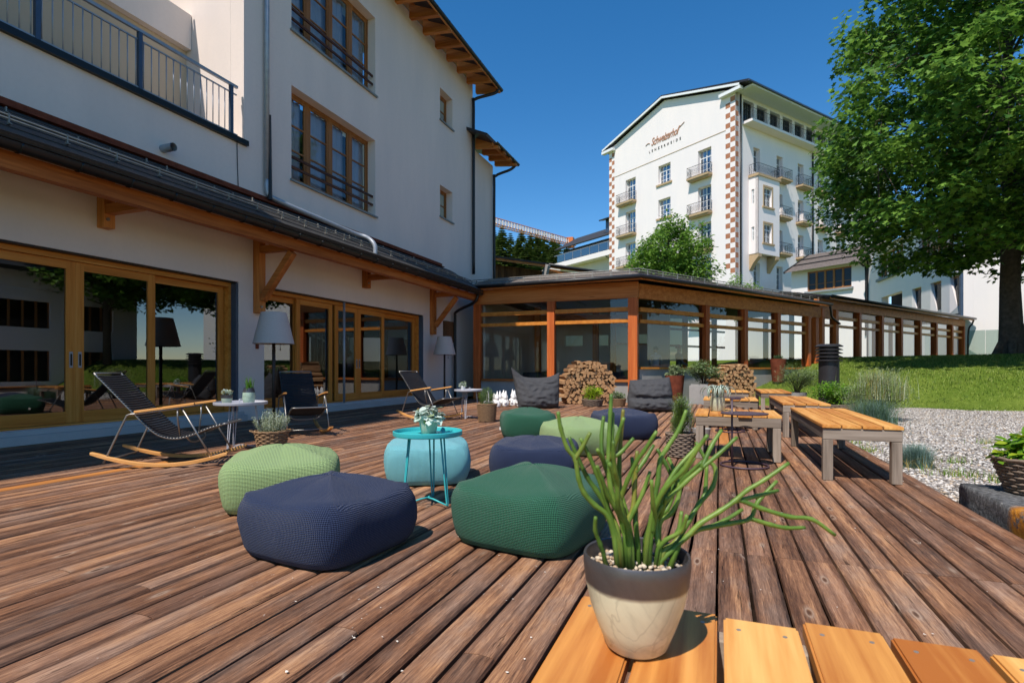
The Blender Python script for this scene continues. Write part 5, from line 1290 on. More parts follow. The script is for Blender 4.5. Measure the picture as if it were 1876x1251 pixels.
tray_table('tray_table', 'light grey tray table with one small pot beside the farthest rocking chair', (-4.74, 10.0), R(15), .58, .56, M['grey_paint'], 'light grey tray tables', True)
def pole_table(label, loc, rz, D_, H):
    t = thing('pole_side_table', label, 'side table', (*loc, 0), rz, 'dark purple pole tables'); r_ = D_/2
    q = MB(); q.lathe([(0,0),(r_-.004,0),(r_,.004),(r_,.012),(0,.012)], 40, (0,0,H), cap0=False); q.build('tray', M['purple_paint'], t, world=False, auto=35)
    q = MB(); q.tube([(-r_*.55,0,.008),(-r_*.55,0,H+.15)], .011, 8); q.build('pole', M['purple_paint'], t, world=False, smooth=True)
    q = MB(); q.bar((-r_*.55-.012,0,H+.155),(-r_*.55+.09,0,H+.155), .022, .012); q.build('handle', M['purple_paint'], t, world=False)
    q = MB(); q.tube([(r_*math.cos(2*math.pi*k/36), r_*math.sin(2*math.pi*k/36), .010) for k in range(36)], .010, 6, closed=True); q.build('base_ring', M['purple_paint'], t, world=False, smooth=True)
    return t
pole_table('dark purple pole table in front of the airplant table', (.24, 6.13), YAW, .46, .535)
pole_table('dark purple pole table between the two square tables', (.16, 9.45), YAW, .44, .54)
# ================================================================ ROCKING CHAIRS
def chair_proto(label, loc, rz):
    t = thing('rocking_chair', label, 'rocking chair', (*loc, 0), rz, 'rocking chairs along the facade')
    prof = cr([(-.66,0,.955),(-.52,0,.80),(-.30,0,.55),(-.10,0,.345),(.06,0,.285),(.22,0,.305),(.42,0,.385),(.56,0,.425)], 8)
    W2 = .245
    q = MB()
    for sg in (-1, 1): q.tube([(p.x, sg*W2, p.z) for p in prof], .011, 7)
    q.tube([(prof[0].x, -W2, prof[0].z), (prof[0].x, W2, prof[0].z)], .010, 7); q.tube(cr([(prof[-1].x,-W2,prof[-1].z),(prof[-1].x+.03,-W2*.8,prof[-1].z+.004),(prof[-1].x+.03,W2*.8,prof[-1].z+.004),(prof[-1].x,W2,prof[-1].z)],4), .011, 7)
    q.tube(cr([(.20,-W2,.30),(.22,-W2*.6,.235),(.22,W2*.6,.235),(.20,W2,.30)],5), .009, 6)
    q.build('seat_frame', M['chrome'], t, world=False, smooth=True)
    q = MB(); n = 12
    for k in range(n+1):
        y = -W2-.012+(2*W2+.024)*k/n; sag = -.014*math.cos(math.pi*(k/n-.5))
        for (dx, dz) in ((-.0105,.005),(.0105,.005),(.0105,-.006),(-.0105,-.006)): q.v.append((dx, y, dz+sag+.012))
    for k in range(n):
        for j in range(4): j2 = (j+1) % 4; q.f.append((4*k+j, 4*k+4+j, 4*k+4+j2, 4*k+j2)); q.m.append(0)
    q.f += [(0,1,2,3),(4*n+3,4*n+2,4*n+1,4*n)]; q.m += [0,0]
    lm = q.mesh('lamella', M['lamella'], True)
    # spread along the profile by arc length
    L = [0]
    for a, b in zip(prof[:-1], prof[1:]): L.append(L[-1]+(b-a).length)
    nl = 48
    for k in range(nl):
        d = .05+(L[-1]-.07)*k/(nl-1); i = max(j for j in range(len(L)) if L[j] <= d); i = min(i, len(prof)-2); f_ = (d-L[i])/(L[i+1]-L[i]); p = prof[i].lerp(prof[i+1], f_); tg = (prof[i+1]-prof[i])
        mkobj('lamella', lm, t, (p.x, 0, p.z), (0, -math.atan2(tg.z, tg.x), 0))
    for sg in (-1, 1):
        y = sg*.30
        q = MB(); q.tube(cr([(-.545,y,.055),(-.36,y,.47),(-.32,y,.535),(-.22,y,.55),(.16,y,.60)],5), .010, 7); q.build('rear_leg', M['chrome'], t, world=False, smooth=True)
        q = MB(); q.tube([(.18,y,.60),(.47,y,.075)], .010, 7); q.build('front_leg', M['chrome'], t, world=False, smooth=True)
        q = MB(); q.tube([(.14,sg*.235,.29),(.14,y,.50),(.14,y,.59)], .009, 6); q.build('seat_support', M['chrome'], t, world=False, smooth=True)
        q = MB(); pts_ = [(-.24,y,.570),(0,y,.602),(.26,y,.640)]
        for k in range(9):
            f_ = k/8; x = -.26+.56*f_; z = .568+.135*(x+.24); w_ = .026 if 0 < k < 8 else .020
            for (dy, dz) in ((-w_,-.010),(w_,-.010),(w_,.008),(w_*.6,.013),(-w_*.6,.013),(-w_,.008)): q.v.append((x, y+dy, z+dz))
        for k in range(8):
            for j in range(6): j2 = (j+1) % 6; q.f.append((6*k+j, 6*k+6+j, 6*k+6+j2, 6*k+j2)); q.m.append(0)
        q.f += [tuple(range(6)), tuple(range(53,47,-1))]; q.m += [0,0]; q.build('armrest', M['chair_wood'], t, world=False)
        q = MB(); n = 18
        for k in range(n+1):
            x = -.66+1.28*k/n; zb = .004+.30*(x-.02)**2; h = .036 if 0 < k < n else .026
            for (dy, dz) in ((-.024,0),(.024,0),(.024,h),(-.024,h)): q.v.append((x, y+dy, zb+dz))
        for k in range(n):
            for j in range(4): j2 = (j+1) % 4; q.f.append((4*k+j, 4*k+j2, 4*k+4+j2, 4*k+4+j)); q.m.append(0)
        q.f += [(3,2,1,0),(4*n,4*n+1,4*n+2,4*n+3)]; q.m += [0,0]; q.build('rocker', M['chair_wood'], t, world=False, bevel=.003)
    for x in (-.5, .44):
        q = MB(); q.tube([(x,-.29,.09),(x,.29,.09)], .008, 6); q.build('cross_bar', M['chrome'], t, world=False, smooth=True)
    return t
M['chair_wood'] = wood('bamboo_wood', lin(186,124,62), lin(212,152,86), lin(228,174,110), 0, .45, 30, .08, .15, False)
ch = chair_proto('black lamella rocking chair in front of the handled sliding doors', (-5.46, 4.20), R(30))
copy_tree(ch, None, (-6.12, 6.85, 0), R(-38), 'black lamella rocking chair beside the lavender basket and tall floor lamp')
copy_tree(ch, None, (-5.45, 9.72, 0), R(-15), 'black lamella rocking chair near the far floor lamp')
# ================================================================ FLOOR LAMPS
def floor_lamp(label, loc, cord):
    t = thing('floor_lamp', label, 'floor lamp', (*loc, 0), 0, 'outdoor floor lamps')
    q = MB(); q.lathe([(0,0),(.20,0),(.20,.03),(.19,.036),(.03,.04),(0,.04)], 32, cap0=False); q.build('base', M['dark_wood_stem'], t, world=False, auto=40)
    q = MB(); q.tube([(0,0,.036),(0,0,1.60)], .03, 12); q.build('pole', M['dark_wood_stem'], t, world=False, smooth=True)
    q = MB(); q.lathe([(.335,1.445),(.345,1.45),(.215,2.0),(.205,2.005),(0,2.005)], 40, cap0=False); q.lathe([(.335,1.447),(.20,1.995),(0,1.997)], 40, cap0=False); q.build('lamp_shade', M['lampshade'], t, world=False, smooth=False, auto=35)
    q = MB(); q.tube([(.1,.05,1.50),(.1,.05,1.36)], .004, 5); q.tube([(.1,.05,1.37),(.1,.05,1.33)], .010, 6); q.build('pull_cord', M['dark_wood_stem'], t, world=False)
    return t
floor_lamp('floor lamp with grey cone shade behind the basket of lavender', (-7.42, 7.58), 0)
floor_lamp('floor lamp with grey cone shade near the conservatory corner', (-7.98, 15.1), 0)
# ================================================================ BEAN BAGS
M['canvas'] = plain('charcoal_canvas', lin(70,70,72), .85, 0, .15, .12, 14, .25)
def beanbag(label, loc, rz, dims, seed, shape):
    """big square cushion: front and back sheets sewn at the rim, pulled into creases"""
    t = thing('bean_bag', label, 'bean bag', (*loc, 0), rz, 'charcoal bean bags')
    N = 44; mb = MB(); W_, D_, H_ = dims
    def surf(u, v, sg):
        au, av = abs(u), abs(v); z = (v+1)/2
        f_ = max(0, 1-au**2.6)**.5*max(0, 1-av**3.0)**.5
        if shape == 'pillow':
            th = (1.0-.55*z)*f_; y0 = .34*z-.05; x = u*(.96-.10*(1-z)+.06*z); zz = z*(1-.10*(1-u*u)*max(0, z-.5)*2)
            ear = max(0, -u-.55)*max(0, v-.35); zz += ear*.75; x -= ear*.35; y0 -= ear*.3
            ear2 = max(0, u-.6)*max(0, v-.4); zz += ear2*.25
        else:
            fold = math.exp(-((z-.40)/.07)**2); th = (1.05-.50*z)*f_*(1-.30*fold*(sg < 0)); y0 = .28*z; x = u*(1.0-.14*z*z)-.03*fold; zz = z*(1-.08*(1-u)*max(0, z-.6))
            zz += .10*max(0, u-.4)*max(0, v-.3)
        p = Vector((u*1.3+seed, v*1.3, sg*.7))
        wr = noise.noise(Vector((u*2.0+seed, v*5.5+1.2*noise.noise(p), sg)))*.07*f_ + -abs(noise.noise(Vector((u*3.2-v*1.5+seed, v*3.4+u, sg*2))))*.10*f_ + noise.noise(Vector((u*9+seed, v*14, sg)))*.022*f_
        pull = math.sin(12*math.atan2(1.05-z, u+1.05))*.03*math.exp(-((u+1)**2+(v-1)**2)/.9)*f_
        y = y0+sg*(.5*th)*(1+0*wr)+sg*(wr+pull)*.8
        if sg > 0: y = max(y, y0)
        return (x*W_/2, y*D_, max(0.0, zz*H_*(1)))
    for sg in (-1, 1):
        n0 = len(mb.v)
        for j in range(N+1):
            for i in range(N+1): mb.v.append(surf(math.sin((2*i/N-1)*math.pi/2), math.sin((2*j/N-1)*math.pi/2), sg))
        for j in range(N):
            for i in range(N):
                a = n0+j*(N+1)+i; f4 = (a, a+1, a+N+2, a+N+1); mb.f.append(f4 if sg < 0 else f4[::-1]); mb.m.append(0)
    me = mb.mesh('cover', M['canvas'], True); bm = bmesh.new(); bm.from_mesh(me); bmesh.ops.remove_doubles(bm, verts=bm.verts, dist=.0008); bm.to_mesh(me); bm.free()
    o = mkobj('cover', me, t); sm = o.modifiers.new('sub', 'SUBSURF'); sm.levels = 1; sm.render_levels = 1
    return t
beanbag('tall charcoal bean bag with a pointed ear beside the white figurines', (-4.35, 13.35), YAW+R(10), (1.22,.80,.86), 3, 'pillow')
beanbag('slumped charcoal bean bag with a waist fold near the rusty planter', (-1.52, 13.25), YAW-R(8), (1.08,.90,.78), 8, 'sack')
for k, (x, y, rz_) in enumerate([(-6.2,19.0,.3),(-3.6,19.6,-.2)]):
    o = beanbag(['dark bean bag inside the conservatory near the chalet wall', 'dark bean bag inside the conservatory near the corner post'][k], (x, y), rz_, (1.3,1.1,.8), 20+k, 'sack'); o.location.z = .125; o['group'] = 'bean bags inside the conservatory'
# ================================================================ STONE BLOCK
def stone_mat():
    g = NG('granite_lichen', .9, .15); v = g.coord((1,1,1), False)
    a = g.noise(v, 26, 6, .7); c = g.ramp(a, [(.3, lin(52,52,52)), (.55, lin(104,104,104)), (.75, lin(150,150,148))])
    tc = g.n('ShaderNodeTexCoord'); sp = g.n('ShaderNodeSeparateXYZ'); g.l(tc.outputs['Object'], sp.inputs[0])
    ly = g.math('ADD', g.math('MULTIPLY', sp.outputs[1], -1.6), g.math('MULTIPLY', g.noise(v, 5, 4), .7)); ly = g.math('ADD', ly, .62)
    lf = g.ramp(ly, [(.42, (0,0,0)), (.58, (1,1,1))]); patch = g.ramp(g.noise(v, 14, 5, .7), [(.36, (0,0,0)), (.5, (1,1,1))])
    c = g.mix(g.math('MULTIPLY', lf, patch), c, g.ramp(a, [(.3, lin(150,92,28)), (.7, lin(206,140,52))])); g.col(c); g.bump(a, .8, .02); return g.mat
M['granite'] = stone_mat()
bm = bmesh.new(); bmesh.ops.create_cube(bm, size=1); bmesh.ops.scale(bm, vec=(.62,2.2,.30), verts=bm.verts); bmesh.ops.subdivide_edges(bm, edges=bm.edges[:], cuts=9, use_grid_fill=True)
for v in bm.verts:
    n_ = noise.noise(v.co*3.0)*.035+noise.noise(v.co*9)*.012; d = v.co.normalized(); c = v.co
    k = max(0, abs(c.x)/.31-.75)+max(0, abs(c.y)/1.1-.93)*3+max(0, abs(c.z)/.15-.7); v.co += d*n_-Vector((c.x, c.y*.15, c.z))*.10*max(0, k-.25)
me = bpy.data.meshes.new('stone_block'); bm.to_mesh(me); bm.free(); me.materials.append(M['granite']); me.polygons.foreach_set('use_smooth', [True]*len(me.polygons))
sb = mkobj('stone_block', me, None, (2.03, 4.05, -.02)); tag(sb, 'rough grey granite block with orange lichen along the deck edge', 'stone block')
CACTUS = [[(-0.036,0.0,0.022),(-0.051,-0.004,0.075),(-0.077,-0.008,0.099),(-0.096,-0.012,0.121),(-0.106,-0.016,0.147),(-0.113,-0.02,0.183),(-0.127,-0.024,0.202),(-0.139,-0.028,0.238),(-0.144,-0.031,0.267)],[(-0.027,0.0,0.01),(-0.036,0.001,0.056),(-0.051,0.002,0.089),(-0.074,0.003,0.125),(-0.089,0.004,0.147),(-0.11,0.004,0.192),(-0.121,0.005,0.218)],[(-0.113,-0.02,0.183),(-0.101,-0.021,0.202),(-0.086,-0.022,0.23)],[(-0.029,0.0,0.022),(-0.046,-0.003,0.07),(-0.06,-0.006,0.121),(-0.074,-0.009,0.157),(-0.086,-0.012,0.185),(-0.103,-0.016,0.219)],[(-0.017,0.0,0.027),(-0.031,0.002,0.082),(-0.046,0.004,0.128),(-0.049,0.006,0.176),(-0.048,0.008,0.214),(-0.045,0.01,0.262),(-0.043,0.012,0.296)],[(-0.047,0.005,0.14),(-0.059,0.013,0.181),(-0.059,0.022,0.219),(-0.054,0.03,0.254)],[(-0.044,0.005,0.152),(-0.043,0.009,0.19),(-0.041,0.014,0.231),(-0.039,0.019,0.262)],[(-0.046,0.005,0.176),(-0.034,-0.001,0.219),(-0.024,-0.008,0.255)],[(-0.011,0.002,0.036),(-0.027,0.003,0.094),(-0.036,0.004,0.133),(-0.053,0.005,0.171),(-0.027,0.007,0.19),(-0.003,0.008,0.216)],[(-0.053,0.009,0.161),(-0.062,-0.006,0.181),(-0.074,-0.022,0.2)],[(-0.029,0.003,0.104),(-0.017,-0.005,0.142),(-0.003,-0.013,0.176),(0.009,-0.021,0.197),(0.029,-0.03,0.233)],[(0.001,0.011,0.153),(0.019,0.02,0.173),(0.039,0.029,0.201)],[(-0.007,0.0,0.01),(-0.015,0.003,0.063),(-0.005,0.006,0.087),(-0.001,0.009,0.128),(0.002,0.012,0.161),(0.005,0.015,0.192)],[(-0.015,0.003,0.063),(-0.003,0.002,0.087),(0.012,0.002,0.118),(0.025,0.001,0.157)],[(0.024,0.0,0.022),(0.029,-0.017,0.08),(0.021,-0.035,0.104),(0.014,-0.052,0.152)],[(0.028,-0.007,0.074),(0.031,-0.004,0.106),(0.038,-0.002,0.137),(0.043,0.001,0.176),(0.055,0.003,0.197),(0.079,0.006,0.233),(0.093,0.009,0.267)],[(0.017,0.0,0.017),(0.026,-0.012,0.08),(0.043,-0.023,0.128),(0.074,-0.035,0.166),(0.089,-0.047,0.197),(0.108,-0.058,0.23)],[(0.043,0.0,0.015),(0.038,0.006,0.041),(0.041,0.012,0.07),(0.06,0.017,0.085),(0.072,0.023,0.111),(0.074,0.029,0.137),(0.062,0.035,0.166),(0.048,0.04,0.192)],[(0.028,-0.007,0.074),(0.033,-0.0,0.094),(0.06,0.006,0.137),(0.091,0.013,0.173),(0.12,0.02,0.204)],[(0.072,0.023,0.111),(0.093,0.011,0.145),(0.12,-0.001,0.176)],[(-0.058,0.0,0.005),(-0.067,-0.01,0.029),(-0.077,-0.019,0.056),(-0.078,-0.029,0.083)],[(0.036,0.0,0.013),(0.05,-0.011,0.037),(0.074,-0.021,0.056),(0.081,-0.032,0.087)],[(0.115,-0.007,0.164),(0.137,0.003,0.203),(0.159,0.014,0.23)],[(0.024,-0.009,0.064),(0.04,-0.0,0.106),(0.073,0.008,0.157),(0.117,0.017,0.201)],[(0.027,-0.009,0.051),(0.04,-0.008,0.091),(0.089,-0.008,0.142),(0.142,-0.007,0.186),(0.179,-0.007,0.22)],[(0.045,0.0,0.014),(0.073,0.008,0.027),(0.101,0.017,0.065),(0.122,0.025,0.093),(0.15,0.034,0.122),(0.158,0.042,0.155),(0.142,0.051,0.173),(0.127,0.059,0.202)],[(0.129,0.027,0.1),(0.136,0.033,0.117),(0.141,0.039,0.163)],[(0.04,0.0,-0.009),(0.06,-0.0,0.012),(0.091,-0.001,0.04),(0.114,-0.001,0.063),(0.15,-0.002,0.086),(0.176,-0.002,0.104),(0.199,-0.003,0.124),(0.229,-0.003,0.142),(0.273,-0.004,0.173)],[(0.176,-0.002,0.104),(0.224,0.013,0.11),(0.269,0.027,0.117)],[(0.188,0.002,0.105),(0.224,-0.0,0.091),(0.275,-0.002,0.076),(0.314,-0.004,0.072),(0.355,-0.006,0.044)],[(0.071,0.0,0.024),(0.107,0.007,0.047),(0.137,0.013,0.053),(0.178,0.02,0.058),(0.217,0.027,0.065),(0.234,0.034,0.093),(0.273,0.04,0.132)],[(0.217,0.027,0.065),(0.255,0.03,0.053),(0.286,0.033,0.046),(0.324,0.037,0.045)],[(0.137,0.013,0.053),(0.168,0.021,0.063),(0.204,0.03,0.081)],[(0.05,-0.011,0.037),(0.073,-0.006,0.05),(0.081,-0.002,0.086)]]
# ================================================================ PENCIL CACTUS ON THE NEAR TABLE   (branch paths in metres from the rim centre, root first)
def glaze(name, lo, hi, split, band=.004, crackle=True):
    """two-tone glazed pot: pale crackled glaze below, metallic grey band above (split in object z)"""
    g = NG(name, .28, .5); v = g.coord((1,1,1), True); tc = g.n('ShaderNodeTexCoord'); sp = g.n('ShaderNodeSeparateXYZ'); g.l(tc.outputs['Object'], sp.inputs[0])
    wob = g.math('ADD', sp.outputs[2], g.math('MULTIPLY', g.math('SUBTRACT', g.noise(v, 9, 2), .5), band*2.5))
    f = g.ramp(g.math('SUBTRACT', wob, split-.5), [(.5-band*.4, (0,0,0)), (.5+band*.4, (1,1,1))])
    pat = g.noise(v, 7, 5, .65, 1.2); c1 = g.ramp(pat, [(.3, sc(lo, .72)), (.5, lo), (.72, sc(lo, 1.1))])
    vn = g.ramp(g.noise(v, 4, 3, .5, 2.5), [(.48, (0,0,0)), (.5, (.5,.5,.5)), (.52, (0,0,0))]); c1 = g.mix(vn, c1, sc(lo, .55))
    c2 = g.ramp(pat, [(.3, sc(hi, .8)), (.7, sc(hi, 1.2))]); g.col(g.mix(f, c1, c2))
    g.l(g.ramp(f, [(0, (.42,.42,.42)), (1, (.4,.4,.4))]), g.b.inputs['Roughness']); g.l(g.math('MULTIPLY', f, .6), g.b.inputs['Metallic']); g.bump(pat, .12, .01)
    return g.mat
M['glaze_big'] = glaze('pale_crackle_glaze', lin(210,205,176), lin(96,92,92), .118)
PX, PY, PZ = -.14, 1.00, .5005
cp = thing('plant_pot', 'pale crackle glazed pot with grey metallic rim and pebbles on the near table', 'pot', (PX, PY, PZ), YAW)
q = MB(); q.lathe([(0,0),(.046,0),(.054,.006),(.068,.04),(.082,.08),(.091,.12),(.0945,.15),(.0945,.166),(.0925,.170),(.0895,.168),(.0885,.155),(.086,.13),(0,.13)], 56, cap0=False); q.build('pot', M['glaze_big'], cp, world=False, auto=40)
pm = [gstone('pebble_cream', lin(206,190,166)), gstone('pebble_tan', lin(176,152,124)), gstone('pebble_grey', lin(150,142,132))]
PP = []
while len(PP) < 420:
    a, b = random.uniform(-.088,.088), random.uniform(-.088,.088)
    if a*a+b*b < .0072: PP.append((a, b, .138+random.uniform(0,.010)))
mkobj('pebbles', stones('pebbles', PP, .003, .0065, pm, [.5,.3,.2], .8), cp)['kind'] = 'stuff'
ct = thing('pencil_cactus', 'pencil cactus with long green jointed stems growing from the pale glazed pot', 'plant', (PX, PY, PZ), YAW)
g = NG('cactus_green', .42, .35); v = g.coord((1,1,1), True); a = g.noise(v, 14, 4); c = g.ramp(a, [(.3, lin(62,92,34)), (.5, lin(92,122,46)), (.75, lin(128,150,66))])
c = g.mix(g.ramp(g.noise(v, 3.2, 2), [(.58, (0,0,0)), (.72, (.7,.7,.7))]), c, lin(140,118,48)); g.col(c); g.b.inputs['Subsurface Weight'].default_value = .08; g.b.inputs['Subsurface Radius'].default_value = (.004,.008,.002); M['cactus'] = g.mat
extra = []
for i, L in enumerate(CACTUS):
    if L[0][2] < .03 and L[-1][2] > .12 and L[-1][0] < .12:
        a_ = random.choice([-1, 1])*random.uniform(.5, 1.1); k_ = random.uniform(.72, .95); ca, sa = math.cos(a_), math.sin(a_)
        extra.append([(x*ca*.9-y*sa+.01, x*sa*.8+y*ca+.02, z*k_) for x, y, z in L])
for i, L in enumerate(CACTUS+extra):
    pts_ = cr(L, 5); n = len(pts_); r0 = .0052 if len(L) > 5 else .0042; r1 = .0034
    pts_ = [Vector((p.x, p.y, p.z+.158)) for p in pts_]
    if L[0][2] < .03:      # rooted stems run down into the pebbles
        b_ = pts_[0]; k_ = min(1, .062/max(1e-6, math.hypot(b_.x, b_.y))); pts_ = [Vector((b_.x*k_*.9, b_.y*.5, .128))]+pts_[1:] ; n = len(pts_)
    rr = [r0+(r1-r0)*(k/(n-1))**1.2 + (.0007 if k % 5 == 0 else 0) for k in range(n)]; rr[-1] *= .75
    q = MB(); q.tube(pts_, rr, 9); q.build('stem', M['cactus'], ct, smooth=True, world=False)
# ================================================================ BASKETS, POTS AND PLANTS
M['wicker'] = plain('wicker', lin(140,112,84), .7, 0, .2, .3, 40, .2); M['wicker_grey'] = plain('wicker_grey', lin(124,108,94), .75, 0, .2, .3, 40, .2)
def basket(t, r0, r1, h, mat, rows=None, ns=22, lift=0.0, handles=True):
    """woven basket: upright stakes with strands that pass in front of and behind them"""
    rows = rows or max(6, int(h/.022)); q = MB()
    for k in range(ns):
        a = 2*math.pi*k/ns; q.tube([(r0*.97*math.cos(a), r0*.97*math.sin(a), .005), (r1*.97*math.cos(a), r1*.97*math.sin(a), h)], .006, 5)
    q.lathe([(0,.004),(r0*.93,.004),(r1*.93,h*.86),(0,h*.86)], 24, cap0=False); q.build('basket_stakes', mat, t, world=False, smooth=True)
    for j in range(rows):
        z = h*(j+.5)/rows; rr = r0+(r1-r0)*(j+.5)/rows; pts_ = []
        for k in range(ns*2):
            a = math.pi*k/ns; w_ = .008*(1 if ((k//2)+j) % 2 == 0 else -1)*(1 if k % 2 == 0 else 0); pts_.append(((rr+w_)*math.cos(a), (rr+w_)*math.sin(a), z+random.uniform(-.002,.002)))
        q = MB(); q.tube(pts_, h/rows*.46, 5, closed=True); q.build('woven_strand', mat, t, world=False, smooth=True)
    q = MB(); q.tube([((r1+.004)*math.cos(2*math.pi*k/40), (r1+.004)*math.sin(2*math.pi*k/40), h+.004*math.sin(k*2.2)) for k in range(40)], .011, 6, closed=True); q.build('rim', mat, t, world=False, smooth=True)
    if handles:
        for a in (.3, .3+math.pi):
            ca, sa = math.cos(a), math.sin(a); q = MB(); q.tube(cr([((r1)*ca-.05*sa, r1*sa+.05*ca, h-.01), ((r1+.05)*ca-.03*sa, (r1+.05)*sa+.03*ca, h+.01), ((r1+.05)*ca+.03*sa, (r1+.05)*sa-.03*ca, h+.01), (r1*ca+.05*sa, r1*sa-.05*ca, h-.01)],4), .008, 5); q.build('handle', mat, t, world=False, smooth=True)
M['lav'] = leafmat('grey_green_leaf', lin(186,194,160), .2, .25, .7); M['lav2'] = leafmat('grey_green_leaf_dark', lin(146,158,118), .2, .25, .7)
M['rosemary'] = leafmat('rosemary_leaf', lin(128,150,66), .25, .3, .6); M['rosemary2'] = leafmat('rosemary_leaf_dark', lin(92,118,48), .25, .3, .6)
M['olive'] = leafmat('olive_leaf', lin(104,124,84), .25, .25, .5); M['olive2'] = leafmat('olive_leaf_pale', lin(144,158,118), .2, .25, .5)
M['bright'] = leafmat('bright_leaf', lin(120,166,44), .25, .45, .45); M['bright2'] = leafmat('bright_leaf_dark', lin(84,130,36), .25, .4, .45)
M['yellowg'] = leafmat('yellow_green_leaf', lin(170,190,48), .2, .45, .5); M['fescue'] = leafmat('blue_fescue', lin(124,150,140), .2, .2, .6); M['fescue2'] = leafmat('blue_fescue_dark', lin(92,122,100), .2, .2, .6); M['straw'] = leafmat('straw', lin(190,170,100), .2, .3, .7)
M['silver'] = leafmat('silver_leaf', lin(206,218,206), .12, .3, .5); M['green_dark'] = leafmat('deep_green_leaf', lin(52,84,50), .2, .3, .4)
def sprig_plant(name, t, n, r_, h0, h1, mats, leaf=.022, spread=.7, z0=0.0, shape=STRAP, tri=ST, per=26, stem_mat='olive'):
    """many upright sprigs clothed in small leaves"""
    ps = []; ov = []; q = MB()
    for k in range(n):
        a = random.uniform(0, 6.283); rr = r_*math.sqrt(random.random()); h = random.uniform(h0, h1)*(1-.35*(rr/r_)**2); ln = spread*rr+random.uniform(-.02,.02)
        b0_ = Vector((rr*math.cos(a)*.75, rr*math.sin(a)*.75, z0)); e = b0_+Vector((ln*math.cos(a), ln*math.sin(a), h)); m_ = (b0_+e)/2+Vector((0,0,h*.08))
        if k % 3 == 0: q.tube([b0_, m_, e], [.003,.0025,.0012], 4, False)
        for j in range(per):
            f_ = .18+.82*j/per; p = b0_*(1-f_)**2+m_*2*f_*(1-f_)+e*f_*f_; ps.append(p[:]); w_ = random.uniform(0, 6.283); ov.append((math.cos(w_), math.sin(w_), .4))
    q.build('stems', M[stem_mat], t, world=False)
    mkobj('foliage', leaf_mesh(name, np.array(ps), leaf, mats, [1/len(mats)]*len(mats), shape, tri, -.7, .35, np.array(ov), 1.0), t)
def bush(t, n, rad, cz, mats, p, leaf, shape=OVAL, tri=OT, droop=0, lumps=14, seed=1, stems=True, z0=0.0, tilt=.5):
    rd_ = random.Random(seed); cs = []
    for _ in range(lumps):
        d = Vector((rd_.gauss(0,1), rd_.gauss(0,1), rd_.gauss(0,1))).normalized()*rd_.random()**.5; cs.append(Vector((d.x*rad[0]*.72, d.y*rad[1]*.72, cz+d.z*rad[2]*.72)))
    ps = []; ov = []
    for c in cs:
        m_ = n//lumps; th = rng.normal(0,1,(m_,3)); th /= np.linalg.norm(th,axis=1,keepdims=True); L = th*(rng.random(m_)**.5)[:,None]*np.array(rad)*.42; ps.append(L+np.array(c[:])); ov.append(th)
    if stems:
        q = MB()
        for c in cs: q.tube(cr([(c.x*.1,c.y*.1,z0),(c.x*.4,c.y*.4,z0+(c.z-z0)*.55),c],4), .007, 5)
        q.build('stems', M['bark_dark'], t, world=False, smooth=True)
    mkobj('foliage', leaf_mesh('foliage', np.concatenate(ps), leaf, mats, p, shape, tri, droop, tilt, np.concatenate(ov), .8), t)
# lavender in a basket by the middle rocking chair
t = thing('wicker_basket', 'wicker basket with two small handles holding grey lavender', 'basket', (-5.14, 5.22, 0), .4); basket(t, .15, .19, .24, M['wicker'])
t = thing('lavender_plant', 'grey green lavender growing in the handled wicker basket', 'plant', (-5.14, 5.22, .20)); sprig_plant('foliage', t, 150, .18, .20, .34, [M['lav'], M['lav2'], M['silver']], .024, .55)
# rosemary by the far table
t = thing('wicker_basket', 'tall wicker basket of rosemary beside the far grey table', 'basket', (-4.17, 9.62, 0), .2); basket(t, .155, .185, .33, M['wicker'], None, 20, 0, False)
t = thing('rosemary_plant', 'upright yellow green rosemary in the tall basket by the far grey table', 'plant', (-4.17, 9.62, .29)); sprig_plant('foliage', t, 120, .16, .26, .40, [M['rosemary'], M['rosemary2']], .026, .25)
# bush by the airplant table
t = thing('wicker_basket', 'dark wicker basket under the dense rosemary bush at the airplant table', 'basket', (-.42, 6.55, 0), .1); basket(t, .135, .155, .26, M['wicker_grey'], None, 20, 0, False)
t = thing('rosemary_bush', 'dense upright rosemary bush in the dark basket at the airplant table', 'plant', (-.42, 6.55, .22)); bush(t, 5200, (.16,.16,.30), .26, [M['rosemary2'], M['rosemary'], M['green_dark']], [.5,.35,.15], .03, STRAP, ST, -.8, 16, 4)
# fescue behind it
t = thing('fescue_pot', 'weathered pot of silvery feather grass behind the rosemary bush', 'pot', (-.55, 9.0, 0)); q = MB(); q.lathe([(0,0),(.13,0),(.16,.25),(.15,.25),(.13,.22),(0,.22)], 28, cap0=False); q.build('pot', M['concrete'], t, world=False, auto=40)
t = thing('feather_grass', 'silvery feather grass growing behind the rosemary bush', 'grass', (-.55, 9.0, .2)); pp = [(random.gauss(0,.05), random.gauss(0,.05), 0) for _ in range(700)]; blades('blades', pp, .2, .42, .005, [M['fescue'], M['silver'], M['rosemary']], .8, [.4,.3,.3], parent=t)
